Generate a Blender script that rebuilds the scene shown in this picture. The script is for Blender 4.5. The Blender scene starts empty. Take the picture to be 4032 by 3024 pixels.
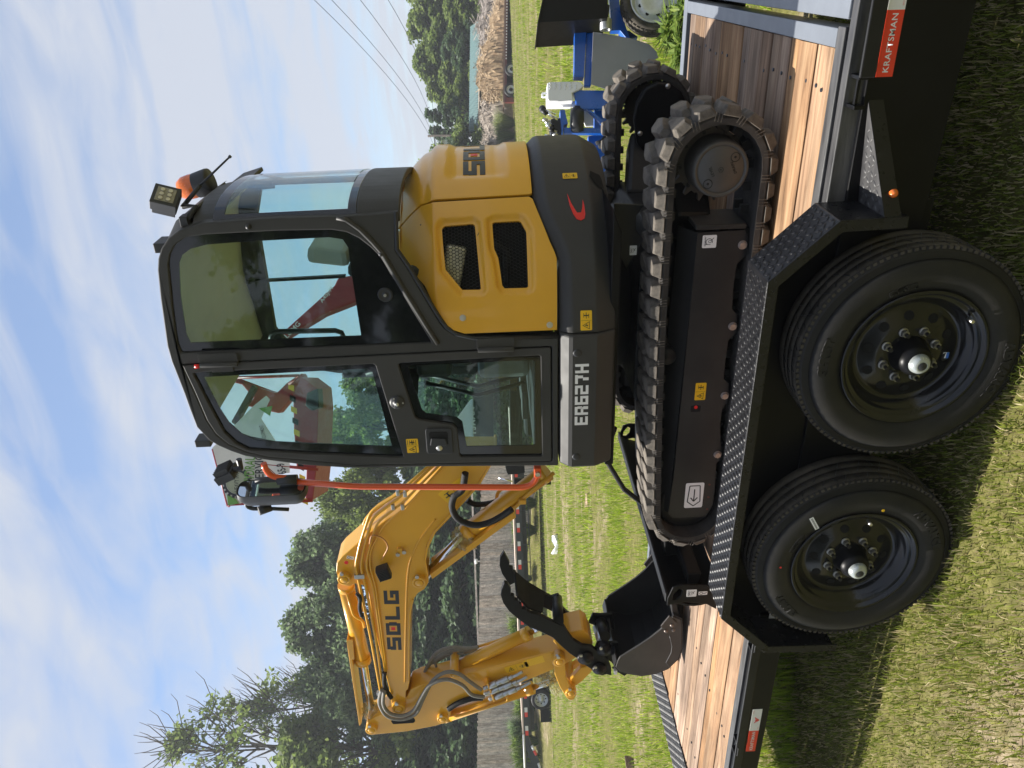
import bpy, bmesh, math, random
import numpy as np
from mathutils import Vector, Matrix
from mathutils.geometry import tessellate_polygon

random.seed(7)
RNG = np.random.default_rng(11)
scene = bpy.context.scene
COL = scene.collection

# ------------------------------------------------------------------ camera
# the photograph was taken with the phone held upright and is stored lying on
# its side, so the camera is rolled by a quarter turn (plus 2.4 degrees of hand tilt)
FPX = 3080.0
CAM_H = 1.75
RIGHT = Vector((0.87984, 0.473425, -0.041826))
UP = Vector((0.028342, 0.035583, 0.998965))
FWD = Vector((-0.474424, 0.880115, -0.01789))
cam_d = bpy.data.cameras.new('camera')
cam = bpy.data.objects.new('camera', cam_d)
COL.objects.link(cam)
m = Matrix.Identity(4)
for i in range(3):
    m[i][0] = -UP[i]; m[i][1] = RIGHT[i]; m[i][2] = -FWD[i]
m[2][3] = CAM_H
cam.matrix_world = m
cam_d.sensor_width = 36.0
cam_d.lens = 36.0 * FPX / 4032.0
cam_d.clip_start = 0.05
cam_d.clip_end = 3000.0
scene.camera = cam

# ------------------------------------------------------------------ sky and sun
SUN_DIR = Vector((-0.385, -0.012, 0.92)).normalized()     # towards the sun
sun_el = math.asin(SUN_DIR.z)
world = bpy.data.worlds.new('World')
scene.world = world
world.use_nodes = True
nt = world.node_tree
nt.nodes.clear()
def wn(t, **kw):
    n = nt.nodes.new(t)
    for k_, v_ in kw.items():
        setattr(n, k_, v_)
    return n
w_out = wn('ShaderNodeOutputWorld')
w_bg = wn('ShaderNodeBackground'); w_bg.inputs['Strength'].default_value = 0.085
w_sky = wn('ShaderNodeTexSky', sky_type='NISHITA', sun_disc=False)
w_sky.sun_elevation = sun_el
w_sky.sun_rotation = math.atan2(SUN_DIR.x, SUN_DIR.y)
w_sky.air_density = 1.0; w_sky.dust_density = 0.35; w_sky.ozone_density = 1.8
w_tc = wn('ShaderNodeTexCoord')
w_sep = wn('ShaderNodeSeparateXYZ')
nt.links.new(w_tc.outputs['Generated'], w_sep.inputs[0])
# thin streaky cloud sheet: the view direction is projected on a flat layer overhead
w_add = wn('ShaderNodeMath', operation='ADD'); w_add.inputs[1].default_value = 0.22
nt.links.new(w_sep.outputs['Z'], w_add.inputs[0])
w_dx = wn('ShaderNodeMath', operation='DIVIDE'); w_dy = wn('ShaderNodeMath', operation='DIVIDE')
nt.links.new(w_sep.outputs['X'], w_dx.inputs[0]); nt.links.new(w_add.outputs[0], w_dx.inputs[1])
nt.links.new(w_sep.outputs['Y'], w_dy.inputs[0]); nt.links.new(w_add.outputs[0], w_dy.inputs[1])
w_cmb = wn('ShaderNodeCombineXYZ')
nt.links.new(w_dx.outputs[0], w_cmb.inputs[0]); nt.links.new(w_dy.outputs[0], w_cmb.inputs[1])
w_map = wn('ShaderNodeMapping')
w_map.inputs['Rotation'].default_value = (0, 0, math.radians(-20))
w_map.inputs['Scale'].default_value = (1.0, 2.2, 1.0)
w_map.inputs['Location'].default_value = (5.3, 2.9, 0)
nt.links.new(w_cmb.outputs[0], w_map.inputs['Vector'])
w_n1 = wn('ShaderNodeTexNoise'); w_n1.inputs['Scale'].default_value = 0.85
w_n1.inputs['Detail'].default_value = 6; w_n1.inputs['Roughness'].default_value = 0.52
w_n1.inputs['Distortion'].default_value = 0.7
nt.links.new(w_map.outputs[0], w_n1.inputs['Vector'])
w_n2 = wn('ShaderNodeTexNoise'); w_n2.inputs['Scale'].default_value = 3.6
w_n2.inputs['Detail'].default_value = 7; w_n2.inputs['Distortion'].default_value = 1.2
nt.links.new(w_map.outputs[0], w_n2.inputs['Vector'])
w_mx = wn('ShaderNodeMath', operation='MULTIPLY_ADD'); w_mx.inputs[1].default_value = 0.42
nt.links.new(w_n2.outputs['Fac'], w_mx.inputs[0]); nt.links.new(w_n1.outputs['Fac'], w_mx.inputs[2])
w_rmp = wn('ShaderNodeValToRGB')
w_rmp.color_ramp.elements[0].position = 0.54; w_rmp.color_ramp.elements[0].color = (0.10, 0.10, 0.10, 1)
w_rmp.color_ramp.elements[1].position = 0.78; w_rmp.color_ramp.elements[1].color = (0.92, 0.92, 0.92, 1)
nt.links.new(w_mx.outputs[0], w_rmp.inputs[0])
w_mix = wn('ShaderNodeMix', data_type='RGBA')
CLOUD_COL = w_mix.inputs['B']
CLOUD_COL.default_value = (3.75, 3.98, 4.5, 1)
nt.links.new(w_rmp.outputs['Color'], w_mix.inputs['Factor'])
nt.links.new(w_sky.outputs[0], w_mix.inputs['A'])
nt.links.new(w_mix.outputs['Result'], w_bg.inputs['Color'])
nt.links.new(w_bg.outputs[0], w_out.inputs['Surface'])

sun_d = bpy.data.lights.new('sun', 'SUN')
sun_d.energy = 5.0
sun_d.angle = math.radians(0.6)
sun_d.color = (1.0, 0.955, 0.88)
sun = bpy.data.objects.new('sun', sun_d)
COL.objects.link(sun)
sun.rotation_euler = (-SUN_DIR).to_track_quat('-Z', 'Y').to_euler()

scene.view_settings.view_transform = 'Standard'
scene.view_settings.look = 'None'
scene.view_settings.exposure = 1.05
scene.view_settings.gamma = 1.0
scene.view_settings.use_curve_mapping = False
scene.render.engine = 'CYCLES'
scene.cycles.max_bounces = 8
scene.cycles.transparent_max_bounces = 16

# ------------------------------------------------------------------ survey helper
# measuring the photograph: a spot of the picture laid on a real plane of the place
REG = dict(A=(550, 550, 1.8433), B=(1450, 500, 1.952), C=(650, 1250, 2.0109), D=(1400, 1250, 2.0109),
           E=(2300, 300, 2.37), F=(2400, 800, 1.84375), G=(2300, 1500, 1.84375), H=(2900, 800, 1.508),
           I=(2700, 1700, 1.659), J=(1250, 1900, 1.58), K=(1700, 1800, 2.7657), L=(1850, 2000, 2.2122),
           M=(2400, 2300, 2.212), N=(1550, 0, 2.7657), O=(2050, 0, 2.7653), Q=(2600, 0, 1.5447),
           R=(1800, 2500, 3.16), S=(3200, 0, 3.16), T=(3200, 400, 3.16), V=(2500, 2524, 3.16),
           W=(2600, 0, 3.16), U=(0, 0, 2212 / 4032.0), n=(0, 0, 1.0))
def sray(reg, p):
    o = REG[reg]
    dx = o[0] + p[0] / o[2]; dy = o[1] + p[1] / o[2]
    a = (3024 - dy - 1512) / FPX; b = (dx - 2016) / FPX
    return RIGHT * a - UP * b + FWD
def sp(reg, p, Y=None, Z=None, X=None, D=None):
    r = sray(reg, p)
    if Y is not None: t = Y / r.y
    elif Z is not None: t = (Z - CAM_H) / r.z
    elif X is not None: t = X / r.x
    else: t = D
    return Vector((r.x * t, r.y * t, CAM_H + r.z * t))
def xz(reg, pts, Y):
    return [(v.x, v.z) for v in (sp(reg, p, Y=Y) for p in pts)]

# ------------------------------------------------------------------ materials
MATS = {}
def mat(name, col, rough=0.5, metal=0.0, var=0.12, vscale=9.0, bump=0.0, bscale=120.0, coat=0.0, spec=0.5,
        col2=None, rvar=0.1, stretch=(1, 1, 1)):
    if name in MATS: return MATS[name]
    M = bpy.data.materials.new(name); M.use_nodes = True
    t = M.node_tree; b = t.nodes['Principled BSDF']
    tc = t.nodes.new('ShaderNodeTexCoord')
    mp = t.nodes.new('ShaderNodeMapping'); mp.inputs['Scale'].default_value = stretch
    t.links.new(tc.outputs['Object'], mp.inputs['Vector'])
    n = t.nodes.new('ShaderNodeTexNoise'); n.inputs['Scale'].default_value = vscale
    n.inputs['Detail'].default_value = 6; n.inputs['Roughness'].default_value = 0.62
    t.links.new(mp.outputs[0], n.inputs['Vector'])
    r = t.nodes.new('ShaderNodeValToRGB')
    c2 = col2 if col2 else tuple(min(1, c * (1 + var)) for c in col)
    c1 = col if col2 else tuple(c * (1 - var) for c in col)
    r.color_ramp.elements[0].position = 0.32; r.color_ramp.elements[0].color = (*c1, 1)
    r.color_ramp.elements[1].position = 0.78; r.color_ramp.elements[1].color = (*c2, 1)
    t.links.new(n.outputs['Fac'], r.inputs[0])
    t.links.new(r.outputs[0], b.inputs['Base Color'])
    mr = t.nodes.new('ShaderNodeMapRange')
    mr.inputs['To Min'].default_value = max(0.02, rough - rvar); mr.inputs['To Max'].default_value = min(1, rough + rvar)
    n3 = t.nodes.new('ShaderNodeTexNoise'); n3.inputs['Scale'].default_value = vscale * 2.7
    n3.inputs['Detail'].default_value = 4
    t.links.new(mp.outputs[0], n3.inputs['Vector'])
    t.links.new(n3.outputs['Fac'], mr.inputs['Value'])
    t.links.new(mr.outputs[0], b.inputs['Roughness'])
    b.inputs['Metallic'].default_value = metal
    b.inputs['Specular IOR Level'].default_value = spec
    if coat:
        b.inputs['Coat Weight'].default_value = coat; b.inputs['Coat Roughness'].default_value = 0.06
    if bump:
        n2 = t.nodes.new('ShaderNodeTexNoise'); n2.inputs['Scale'].default_value = bscale
        n2.inputs['Detail'].default_value = 4
        t.links.new(mp.outputs[0], n2.inputs['Vector'])
        bp = t.nodes.new('ShaderNodeBump'); bp.inputs['Strength'].default_value = bump
        bp.inputs['Distance'].default_value = 0.004
        t.links.new(n2.outputs['Fac'], bp.inputs['Height'])
        t.links.new(bp.outputs[0], b.inputs['Normal'])
    MATS[name] = M
    return M
YEL = mat('yellow_paint', (0.69, 0.358, 0.026), 0.31, var=0.07, vscale=2.5, coat=0.35, rvar=0.05, spec=0.4)
CHAR = mat('charcoal_paint', (0.044, 0.043, 0.041), 0.52, var=0.08, vscale=5, bump=0.05, bscale=420, spec=0.28)
BLK = mat('black_paint', (0.0055, 0.0055, 0.006), 0.38, var=0.25, vscale=6, bump=0.05, bscale=300, spec=0.18)
SATIN = mat('satin_black_steel', (0.011, 0.011, 0.012), 0.45, spec=0.3, var=0.2, vscale=8, bump=0.06, bscale=260)
DUSTBLK = mat('dusty_black_steel', (0.014, 0.014, 0.015), 0.42, var=0.3, vscale=4, bump=0.06, bscale=200, col2=(0.034, 0.033, 0.031), spec=0.35)
RUB = mat('track_rubber', (0.050, 0.044, 0.038), 0.78, col2=(0.20, 0.172, 0.138), vscale=18, bump=0.35, bscale=90, spec=0.3)
TYRE = mat('tyre_rubber', (0.008, 0.008, 0.009), 0.62, col2=(0.026, 0.0235, 0.020), vscale=6, bump=0.12, bscale=160, spec=0.35)
TREAD = mat('tread_rubber', (0.035, 0.032, 0.028), 0.85, col2=(0.11, 0.095, 0.075), vscale=11, bump=0.3, bscale=90, spec=0.25)
GLOSSBLK = mat('gloss_black_paint', (0.011, 0.011, 0.012), 0.16, var=0.2, vscale=5, rvar=0.05, spec=0.42)
DPLATE = mat('black_diamond_plate', (0.011, 0.011, 0.0125), 0.30, var=0.35, vscale=14, bump=0.12, bscale=160, rvar=0.12, spec=0.3)
WORN = mat('worn_grey_steel', (0.022, 0.022, 0.024), 0.45, col2=(0.11, 0.107, 0.105), vscale=22, bump=0.2, bscale=120, stretch=(0.15, 1, 1))
STEEL = mat('primer_grey_steel', (0.15, 0.165, 0.19), 0.38, var=0.12, vscale=6, bump=0.06)
ZINC = mat('zinc_bolt', (0.55, 0.53, 0.49), 0.33, metal=0.9, var=0.2, vscale=30)
CHROME = mat('chrome_rod', (0.75, 0.76, 0.78), 0.08, metal=1.0, var=0.03)
GALV = mat('galvanised_steel', (0.50, 0.52, 0.53), 0.35, metal=0.7, var=0.2, vscale=12)
ORNG = mat('orange_paint', (0.72, 0.10, 0.018), 0.32, var=0.06, vscale=6, coat=0.3)
RED = mat('red_paint', (0.27, 0.012, 0.014), 0.4, var=0.1, vscale=4)
REDTAPE = mat('red_reflector', (0.72, 0.045, 0.020), 0.35, var=0.04, vscale=40)
WHTAPE = mat('white_reflector', (0.70, 0.70, 0.69), 0.35, var=0.04, vscale=40)
WHITE = mat('white_plastic', (0.78, 0.79, 0.80), 0.42, var=0.04, vscale=5)
DECW = mat('white_decal', (0.74, 0.74, 0.74), 0.4, var=0.03, vscale=10)
DECY = mat('yellow_decal', (0.80, 0.48, 0.012), 0.38, var=0.04, vscale=10)
DECB = mat('black_decal', (0.014, 0.015, 0.019), 0.35, var=0.1, vscale=10)
DECR = mat('red_decal', (0.70, 0.020, 0.018), 0.35, var=0.06, vscale=10)
LBLUE = mat('blue_paint', (0.010, 0.105, 0.48), 0.30, var=0.10, vscale=4, coat=0.3)
HOSE = mat('grey_hose_sleeve', (0.20, 0.19, 0.17), 0.75, var=0.2, vscale=40, bump=0.4, bscale=300)
BHOSE = mat('black_hose_sleeve', (0.012, 0.012, 0.013), 0.8, var=0.3, vscale=30, bump=0.5, bscale=150)
AMBER = mat('amber_lens', (0.70, 0.15, 0.02), 0.25, var=0.1, vscale=30, coat=0.4)
LINER = mat('grey_headliner', (0.50, 0.50, 0.47), 0.8, var=0.08, vscale=5)
PLASTIC = mat('black_plastic', (0.02, 0.021, 0.024), 0.5, var=0.15, vscale=12, bump=0.1, bscale=250)
LENS = mat('lamp_lens', (0.24, 0.23, 0.20), 0.2, var=0.3, vscale=60, coat=0.5)
FRIT = mat('black_glass_border', (0.006, 0.007, 0.008), 0.045, var=0.1, vscale=4, rvar=0.01, spec=0.6)
MIRR = mat('mirror_glass', (0.6, 0.62, 0.64), 0.04, metal=1.0, var=0.02, rvar=0.01)
WRAP = None

def glass(name, tint, gloss=0.09, body=None):
    M = bpy.data.materials.new(name); M.use_nodes = True
    t = M.node_tree; t.nodes.clear()
    o = t.nodes.new('ShaderNodeOutputMaterial')
    tr = t.nodes.new('ShaderNodeBsdfTransparent'); tr.inputs[0].default_value = (*tint, 1)
    gl = t.nodes.new('ShaderNodeBsdfGlossy'); gl.inputs['Roughness'].default_value = 0.02
    lw = t.nodes.new('ShaderNodeLayerWeight'); lw.inputs['Blend'].default_value = 0.5
    pw = t.nodes.new('ShaderNodeMath'); pw.operation = 'POWER'; pw.inputs[1].default_value = 5.0
    t.links.new(lw.outputs['Facing'], pw.inputs[0])
    mr = t.nodes.new('ShaderNodeMath'); mr.operation = 'MULTIPLY_ADD'; mr.inputs[1].default_value = 0.95; mr.inputs[2].default_value = gloss
    t.links.new(pw.outputs[0], mr.inputs[0])
    mx = t.nodes.new('ShaderNodeMixShader')
    t.links.new(mr.outputs[0], mx.inputs[0]); t.links.new(tr.outputs[0], mx.inputs[1]); t.links.new(gl.outputs[0], mx.inputs[2])
    if body:
        df = t.nodes.new('ShaderNodeBsdfDiffuse'); df.inputs[0].default_value = (*body[0], 1)
        m2 = t.nodes.new('ShaderNodeMixShader'); m2.inputs[0].default_value = body[1]
        t.links.new(mx.outputs[0], m2.inputs[1]); t.links.new(df.outputs[0], m2.inputs[2])
        mx = m2
    t.links.new(mx.outputs[0], o.inputs[0])
    return M
GLASS = glass('tinted_cab_glass', (0.84, 0.935, 0.92), 0.032)
FILM = glass('clear_plastic_film', (0.86, 0.86, 0.74), 0.12, ((0.62, 0.57, 0.34), 0.22))

# ------------------------------------------------------------------ object helpers
def put(name, me, M, parent=None, smooth=None):
    o = bpy.data.objects.new(name, me)
    COL.objects.link(o)
    if M is not None and not me.materials: me.materials.append(M)
    if parent is not None:
        o.parent = parent
        if parent.type == 'EMPTY':
            o.matrix_parent_inverse = Matrix.Translation(parent.location).inverted()
    return o
def thing(name, label, cat, loc=(0, 0, 0), group=None):
    o = bpy.data.objects.new(name, None); COL.objects.link(o)
    o.empty_display_size = 0.2
    o.location = loc
    tag(o, label, cat, group)
    return o
def tag(o, label=None, cat=None, group=None, kind=None):
    if label: o['label'] = label
    if cat: o['category'] = cat
    if group: o['group'] = group
    if kind: o['kind'] = kind
    return o
def raw(verts, faces, smooth=False):
    me = bpy.data.meshes.new('m')
    me.from_pydata([tuple(v) for v in verts], [], faces)
    me.validate(); me.update()
    if smooth:
        me.polygons.foreach_set('use_smooth', [True] * len(me.polygons))
    return me
def fixn(me):
    bm = bmesh.new(); bm.from_mesh(me)
    bmesh.ops.recalc_face_normals(bm, faces=bm.faces)
    bm.to_mesh(me); bm.free()
    return me
def bev(o, w, seg=2, ang=32):
    if w > 0:
        b = o.modifiers.new('bevel', 'BEVEL'); b.width = w; b.segments = seg
        b.limit_method = 'ANGLE'; b.angle_limit = math.radians(ang); b.use_clamp_overlap = True
    return o
def box_me(x0, x1, y0, y1, z0, z1):
    v = [(x, y, z) for x in (x0, x1) for y in (y0, y1) for z in (z0, z1)]
    f = [(0, 1, 3, 2), (4, 6, 7, 5), (0, 4, 5, 1), (2, 3, 7, 6), (0, 2, 6, 4), (1, 5, 7, 3)]
    return raw(v, f)
def box(name, x0, x1, y0, y1, z0, z1, M, parent=None, b=0.003):
    return bev(put(name, box_me(min(x0, x1), max(x0, x1), min(y0, y1), max(y0, y1), min(z0, z1), max(z0, z1)), M, parent), b)
class MB:
    """collects shapes that belong to one part"""
    def __init__(s): s.v = []; s.f = []; s.sm = []
    def add(s, v, f, smooth=False):
        n = len(s.v); s.v += [tuple(p) for p in v]
        s.f += [tuple(i + n for i in q) for q in f]; s.sm += [smooth] * len(f)
        return s
    def box(s, c, d, ax=None):
        c = Vector(c); A = ax or (Vector((1, 0, 0)), Vector((0, 1, 0)), Vector((0, 0, 1)))
        v = [c + A[0] * (sx * d[0] / 2) + A[1] * (sy * d[1] / 2) + A[2] * (sz * d[2] / 2) for sx in (-1, 1) for sy in (-1, 1) for sz in (-1, 1)]
        return s.add(v, [(0, 1, 3, 2), (4, 6, 7, 5), (0, 4, 5, 1), (2, 3, 7, 6), (0, 2, 6, 4), (1, 5, 7, 3)])
    def cyl(s, p0, p1, r0, r1=None, seg=20, cap=True):
        p0 = Vector(p0); p1 = Vector(p1); r1 = r0 if r1 is None else r1
        d = (p1 - p0).normalized(); a = d.orthogonal().normalized(); b_ = d.cross(a)
        v = []
        for k in range(seg):
            t = 2 * math.pi * k / seg
            e = a * math.cos(t) + b_ * math.sin(t)
            v += [p0 + e * r0, p1 + e * r1]
        f = [(2 * k, 2 * ((k + 1) % seg), 2 * ((k + 1) % seg) + 1, 2 * k + 1) for k in range(seg)]
        s.add(v, f, True)
        if cap:
            n = len(s.v) - 2 * seg
            s.f += [tuple(n + 2 * k for k in range(seg))[::-1], tuple(n + 2 * k + 1 for k in range(seg))]; s.sm += [False, False]
        return s
    def tube(s, pts, r, seg=10, fillet=0.0, cap=True):
        P = [Vector(p) for p in pts]
        if fillet > 0:
            Q_ = [P[0]]
            for i in range(1, len(P) - 1):
                a = (P[i - 1] - P[i]); b_ = (P[i + 1] - P[i])
                d = min(fillet, a.length * 0.45, b_.length * 0.45)
                p0 = P[i] + a.normalized() * d; p1 = P[i] + b_.normalized() * d
                for k in range(5):
                    t = k / 4
                    Q_.append(p0 * (1 - t) ** 2 + P[i] * 2 * t * (1 - t) + p1 * t * t)
            Q_.append(P[-1]); P = Q_
        T = []
        for i in range(len(P)):
            d = (P[min(i + 1, len(P) - 1)] - P[max(i - 1, 0)])
            T.append(d.normalized())
        a = T[0].orthogonal().normalized()
        v = []
        for i in range(len(P)):
            a = (a - T[i] * a.dot(T[i])).normalized(); b_ = T[i].cross(a)
            rr = r[i] if isinstance(r, (list, tuple)) else r
            for k in range(seg):
                t = 2 * math.pi * k / seg
                v.append(P[i] + (a * math.cos(t) + b_ * math.sin(t)) * rr)
        f = [(i * seg + k, i * seg + (k + 1) % seg, (i + 1) * seg + (k + 1) % seg, (i + 1) * seg + k) for i in range(len(P) - 1) for k in range(seg)]
        n = len(s.v)
        s.add(v, f, True)
        if cap:
            s.f += [tuple(n + k for k in range(seg))[::-1], tuple(n + (len(P) - 1) * seg + k for k in range(seg))]; s.sm += [False, False]
        return s
    def lathe(s, prof, c, ax, seg=40):
        """prof: (radius, along axis)"""
        c = Vector(c); d = Vector(ax).normalized(); a = d.orthogonal().normalized(); b_ = d.cross(a)
        v = []; n = len(prof)
        for k in range(seg):
            t = 2 * math.pi * k / seg
            e = a * math.cos(t) + b_ * math.sin(t)
            v += [c + e * r + d * h_ for r, h_ in prof]
        f = [(k * n + j, k * n + j + 1, ((k + 1) % seg) * n + j + 1, ((k + 1) % seg) * n + j) for k in range(seg) for j in range(n - 1)]
        return s.add(v, f, True)
    def prism(s, poly, y0, y1, holes=(), ax='Y'):
        loops = [list(poly)] + [list(h_) for h_ in holes]
        tri = tessellate_polygon([[Vector((p[0], p[1], 0)) for p in l] for l in loops])
        flat = [p for l in loops for p in l]; n = len(flat)
        mk = {'Y': lambda p, y: (p[0], y, p[1]), 'X': lambda p, y: (y, p[0], p[1]), 'Z': lambda p, y: (p[0], p[1], y)}[ax]
        v = [mk(p, y0) for p in flat] + [mk(p, y1) for p in flat]
        f = [tuple(t) for t in tri] + [tuple(i + n for i in t)[::-1] for t in tri]
        k0 = 0
        for l in loops:
            for i in range(len(l)):
                a = k0 + i; b_ = k0 + (i + 1) % len(l)
                f.append((a, b_, b_ + n, a + n))
            k0 += len(l)
        return s.add(v, f)
    def hexnut(s, c, ax, r, h_):
        c = Vector(c)
        return s.cyl(c, c + Vector(ax) * h_, r, r * 0.96, seg=6) if False else s._hex(c, Vector(ax), r, h_)
    def _hex(s, c, d, r, h_):
        a = d.orthogonal().normalized(); b_ = d.cross(a); v = []
        for k in range(6):
            t = math.pi / 3 * k + 0.2; e = a * math.cos(t) + b_ * math.sin(t)
            v += [c + e * r, c + e * r + d * h_]
        f = [(2 * k, 2 * ((k + 1) % 6), 2 * ((k + 1) % 6) + 1, 2 * k + 1) for k in range(6)]
        f += [tuple(2 * k for k in range(6))[::-1], tuple(2 * k + 1 for k in range(6))]
        return s.add(v, f)
    def mesh(s, fix=True):
        me = bpy.data.meshes.new('m'); me.from_pydata(s.v, [], s.f)
        me.polygons.foreach_set('use_smooth', s.sm)
        me.update()
        if fix: fixn(me)
        return me
    def build(s, name, M, parent=None, b=0.0, seg=2):
        return bev(put(name, s.mesh(), M, parent), b, seg)
def ext(name, poly, y0, y1, M, parent=None, b=0.004, holes=(), ax='Y', seg=2):
    return MB().prism(poly, y0, y1, holes, ax).build(name, M, parent, b, seg)
def text_me(txt, size=1.0, ext_=0.0, off=0.0, align='LEFT', space=1.0):
    cu = bpy.data.curves.new('t', 'FONT'); cu.body = txt; cu.size = size; cu.extrude = ext_; cu.offset = off
    cu.align_x = align; cu.space_character = space; cu.resolution_u = 3
    o = bpy.data.objects.new('t', cu); COL.objects.link(o)
    dg = bpy.context.evaluated_depsgraph_get(); dg.update()
    me = bpy.data.meshes.new_from_object(o.evaluated_get(dg))
    bpy.data.objects.remove(o); bpy.data.curves.remove(cu)
    return me
def map_me(me, fn):
    for v in me.vertices: v.co = fn(v.co)
    me.update()
    return me
def smooth_pts(pts, n=6, closed=False):
    """Catmull-Rom through 2D / 3D points"""
    P = [Vector(p) for p in pts]; out = []
    N = len(P); rng = range(N if closed else N - 1)
    for i in rng:
        p0 = P[(i - 1) % N] if (closed or i > 0) else P[0]; p1 = P[i]; p2 = P[(i + 1) % N]
        p3 = P[(i + 2) % N] if (closed or i + 2 < N) else P[-1]
        for k in range(n):
            t = k / n
            out.append(0.5 * ((2 * p1) + (p2 - p0) * t + (2 * p0 - 5 * p1 + 4 * p2 - p3) * t * t + (3 * p1 - p0 - 3 * p2 + p3) * t ** 3))
    if not closed: out.append(P[-1])
    return out
def round_poly(pts, r, n=4):
    """2D polygon with rounded corners"""
    P = [Vector((p[0], p[1])) for p in pts]; out = []; N = len(P)
    for i in range(N):
        a = P[i - 1] - P[i]; b_ = P[(i + 1) % N] - P[i]
        d = min(r, a.length * 0.45, b_.length * 0.45)
        p0 = P[i] + a.normalized() * d; p1 = P[i] + b_.normalized() * d
        for k in range(n + 1):
            t = k / n
            q = p0 * (1 - t) ** 2 + P[i] * 2 * t * (1 - t) + p1 * t * t
            out.append((q.x, q.y))
    return out
GLY = {  # blocky lettering on a unit box
 'S': [(0.04, .76, 1, 1), (0, .38, .27, .76), (.27, .38, 1, .62), (.73, .0, 1, .38), (0, 0, .73, .24)],
 'D': [(0, 0, .27, 1), (.27, .76, .92, 1), (.27, 0, .92, .24), (.73, .24, 1, .76)],
 'L': [(0, 0, .27, 1), (.27, 0, 1, .24)],
 'G': [(0, 0, .27, 1), (.27, .76, 1, 1), (.27, 0, 1, .24), (.73, .24, 1, .58), (.48, .36, .73, .58)],
 'E': [(0, 0, .28, 1), (.28, .8, 1, 1), (.28, .4, .9, .6), (.28, 0, 1, .2)],
 'R': [(0, 0, .28, 1), (.28, .8, .95, 1), (.72, .45, 1, .8), (.28, .36, .9, .55), (.66, 0, 1, .36)],
 '6': [(0, 0, .28, 1), (.28, .8, .95, 1), (.28, 0, 1, .2), (.72, .2, 1, .6), (.28, .42, .72, .6)],
 '2': [(.0, .8, 1, 1), (.72, .42, 1, .8), (0, .42, .72, .6), (0, .2, .28, .42), (0, 0, 1, .2)],
 '7': [(0, .8, 1, 1), (.62, .42, .92, .8), (.38, 0, .7, .42)],
 'H': [(0, 0, .28, 1), (.72, 0, 1, 1), (.28, .4, .72, .6)],
}
def sub_rect(r, n=1):
    return [(r[0] + (r[2] - r[0]) * i / n, r[1], r[0] + (r[2] - r[0]) * (i + 1) / n, r[3]) for i in range(n)]
def glyph_mesh(mb, ch, fn, n=1):
    """fn maps unit coordinates (x, y) to a point and its lifted twin"""
    for r in GLY[ch]:
        for q in sub_rect(r, n):
            c = [(q[0], q[1]), (q[2], q[1]), (q[2], q[3]), (q[0], q[3])]
            v = [fn(x, y, 0) for x, y in c] + [fn(x, y, 1) for x, y in c]
            mb.add(v, [(4, 5, 6, 7), (0, 1, 5, 4), (1, 2, 6, 5), (2, 3, 7, 6), (3, 0, 4, 7)])
def diamonds(mb, o, u, v, lu, lv, pitch=0.03, ln=0.026, wd=0.006, hgt=0.0022, inside=None):
    """raised tread bumps of a checker plate on the patch o + a*u + b*v"""
    o = Vector(o); u = Vector(u).normalized(); v = Vector(v).normalized(); n = u.cross(v).normalized()
    i = 0; a = pitch * 0.5
    while a < lu - pitch * 0.3:
        b_ = pitch * 0.5; j = 0
        while b_ < lv - pitch * 0.3:
            if inside is None or inside(a, b_):
                sgn = 1 if (i + j) % 2 == 0 else -1
                d = (u + v * sgn).normalized(); e = n.cross(d)
                c = o + u * a + v * b_
                mb.add([c - d * ln / 2, c - e * wd / 2, c + d * ln / 2, c + e * wd / 2, c - d * ln * .28 + n * hgt, c + d * ln * .28 + n * hgt],
                       [(0, 1, 4), (1, 2, 5, 4), (2, 3, 5), (3, 0, 4, 5)], True)
            b_ += pitch; j += 1
        a += pitch; i += 1
    return mb

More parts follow.
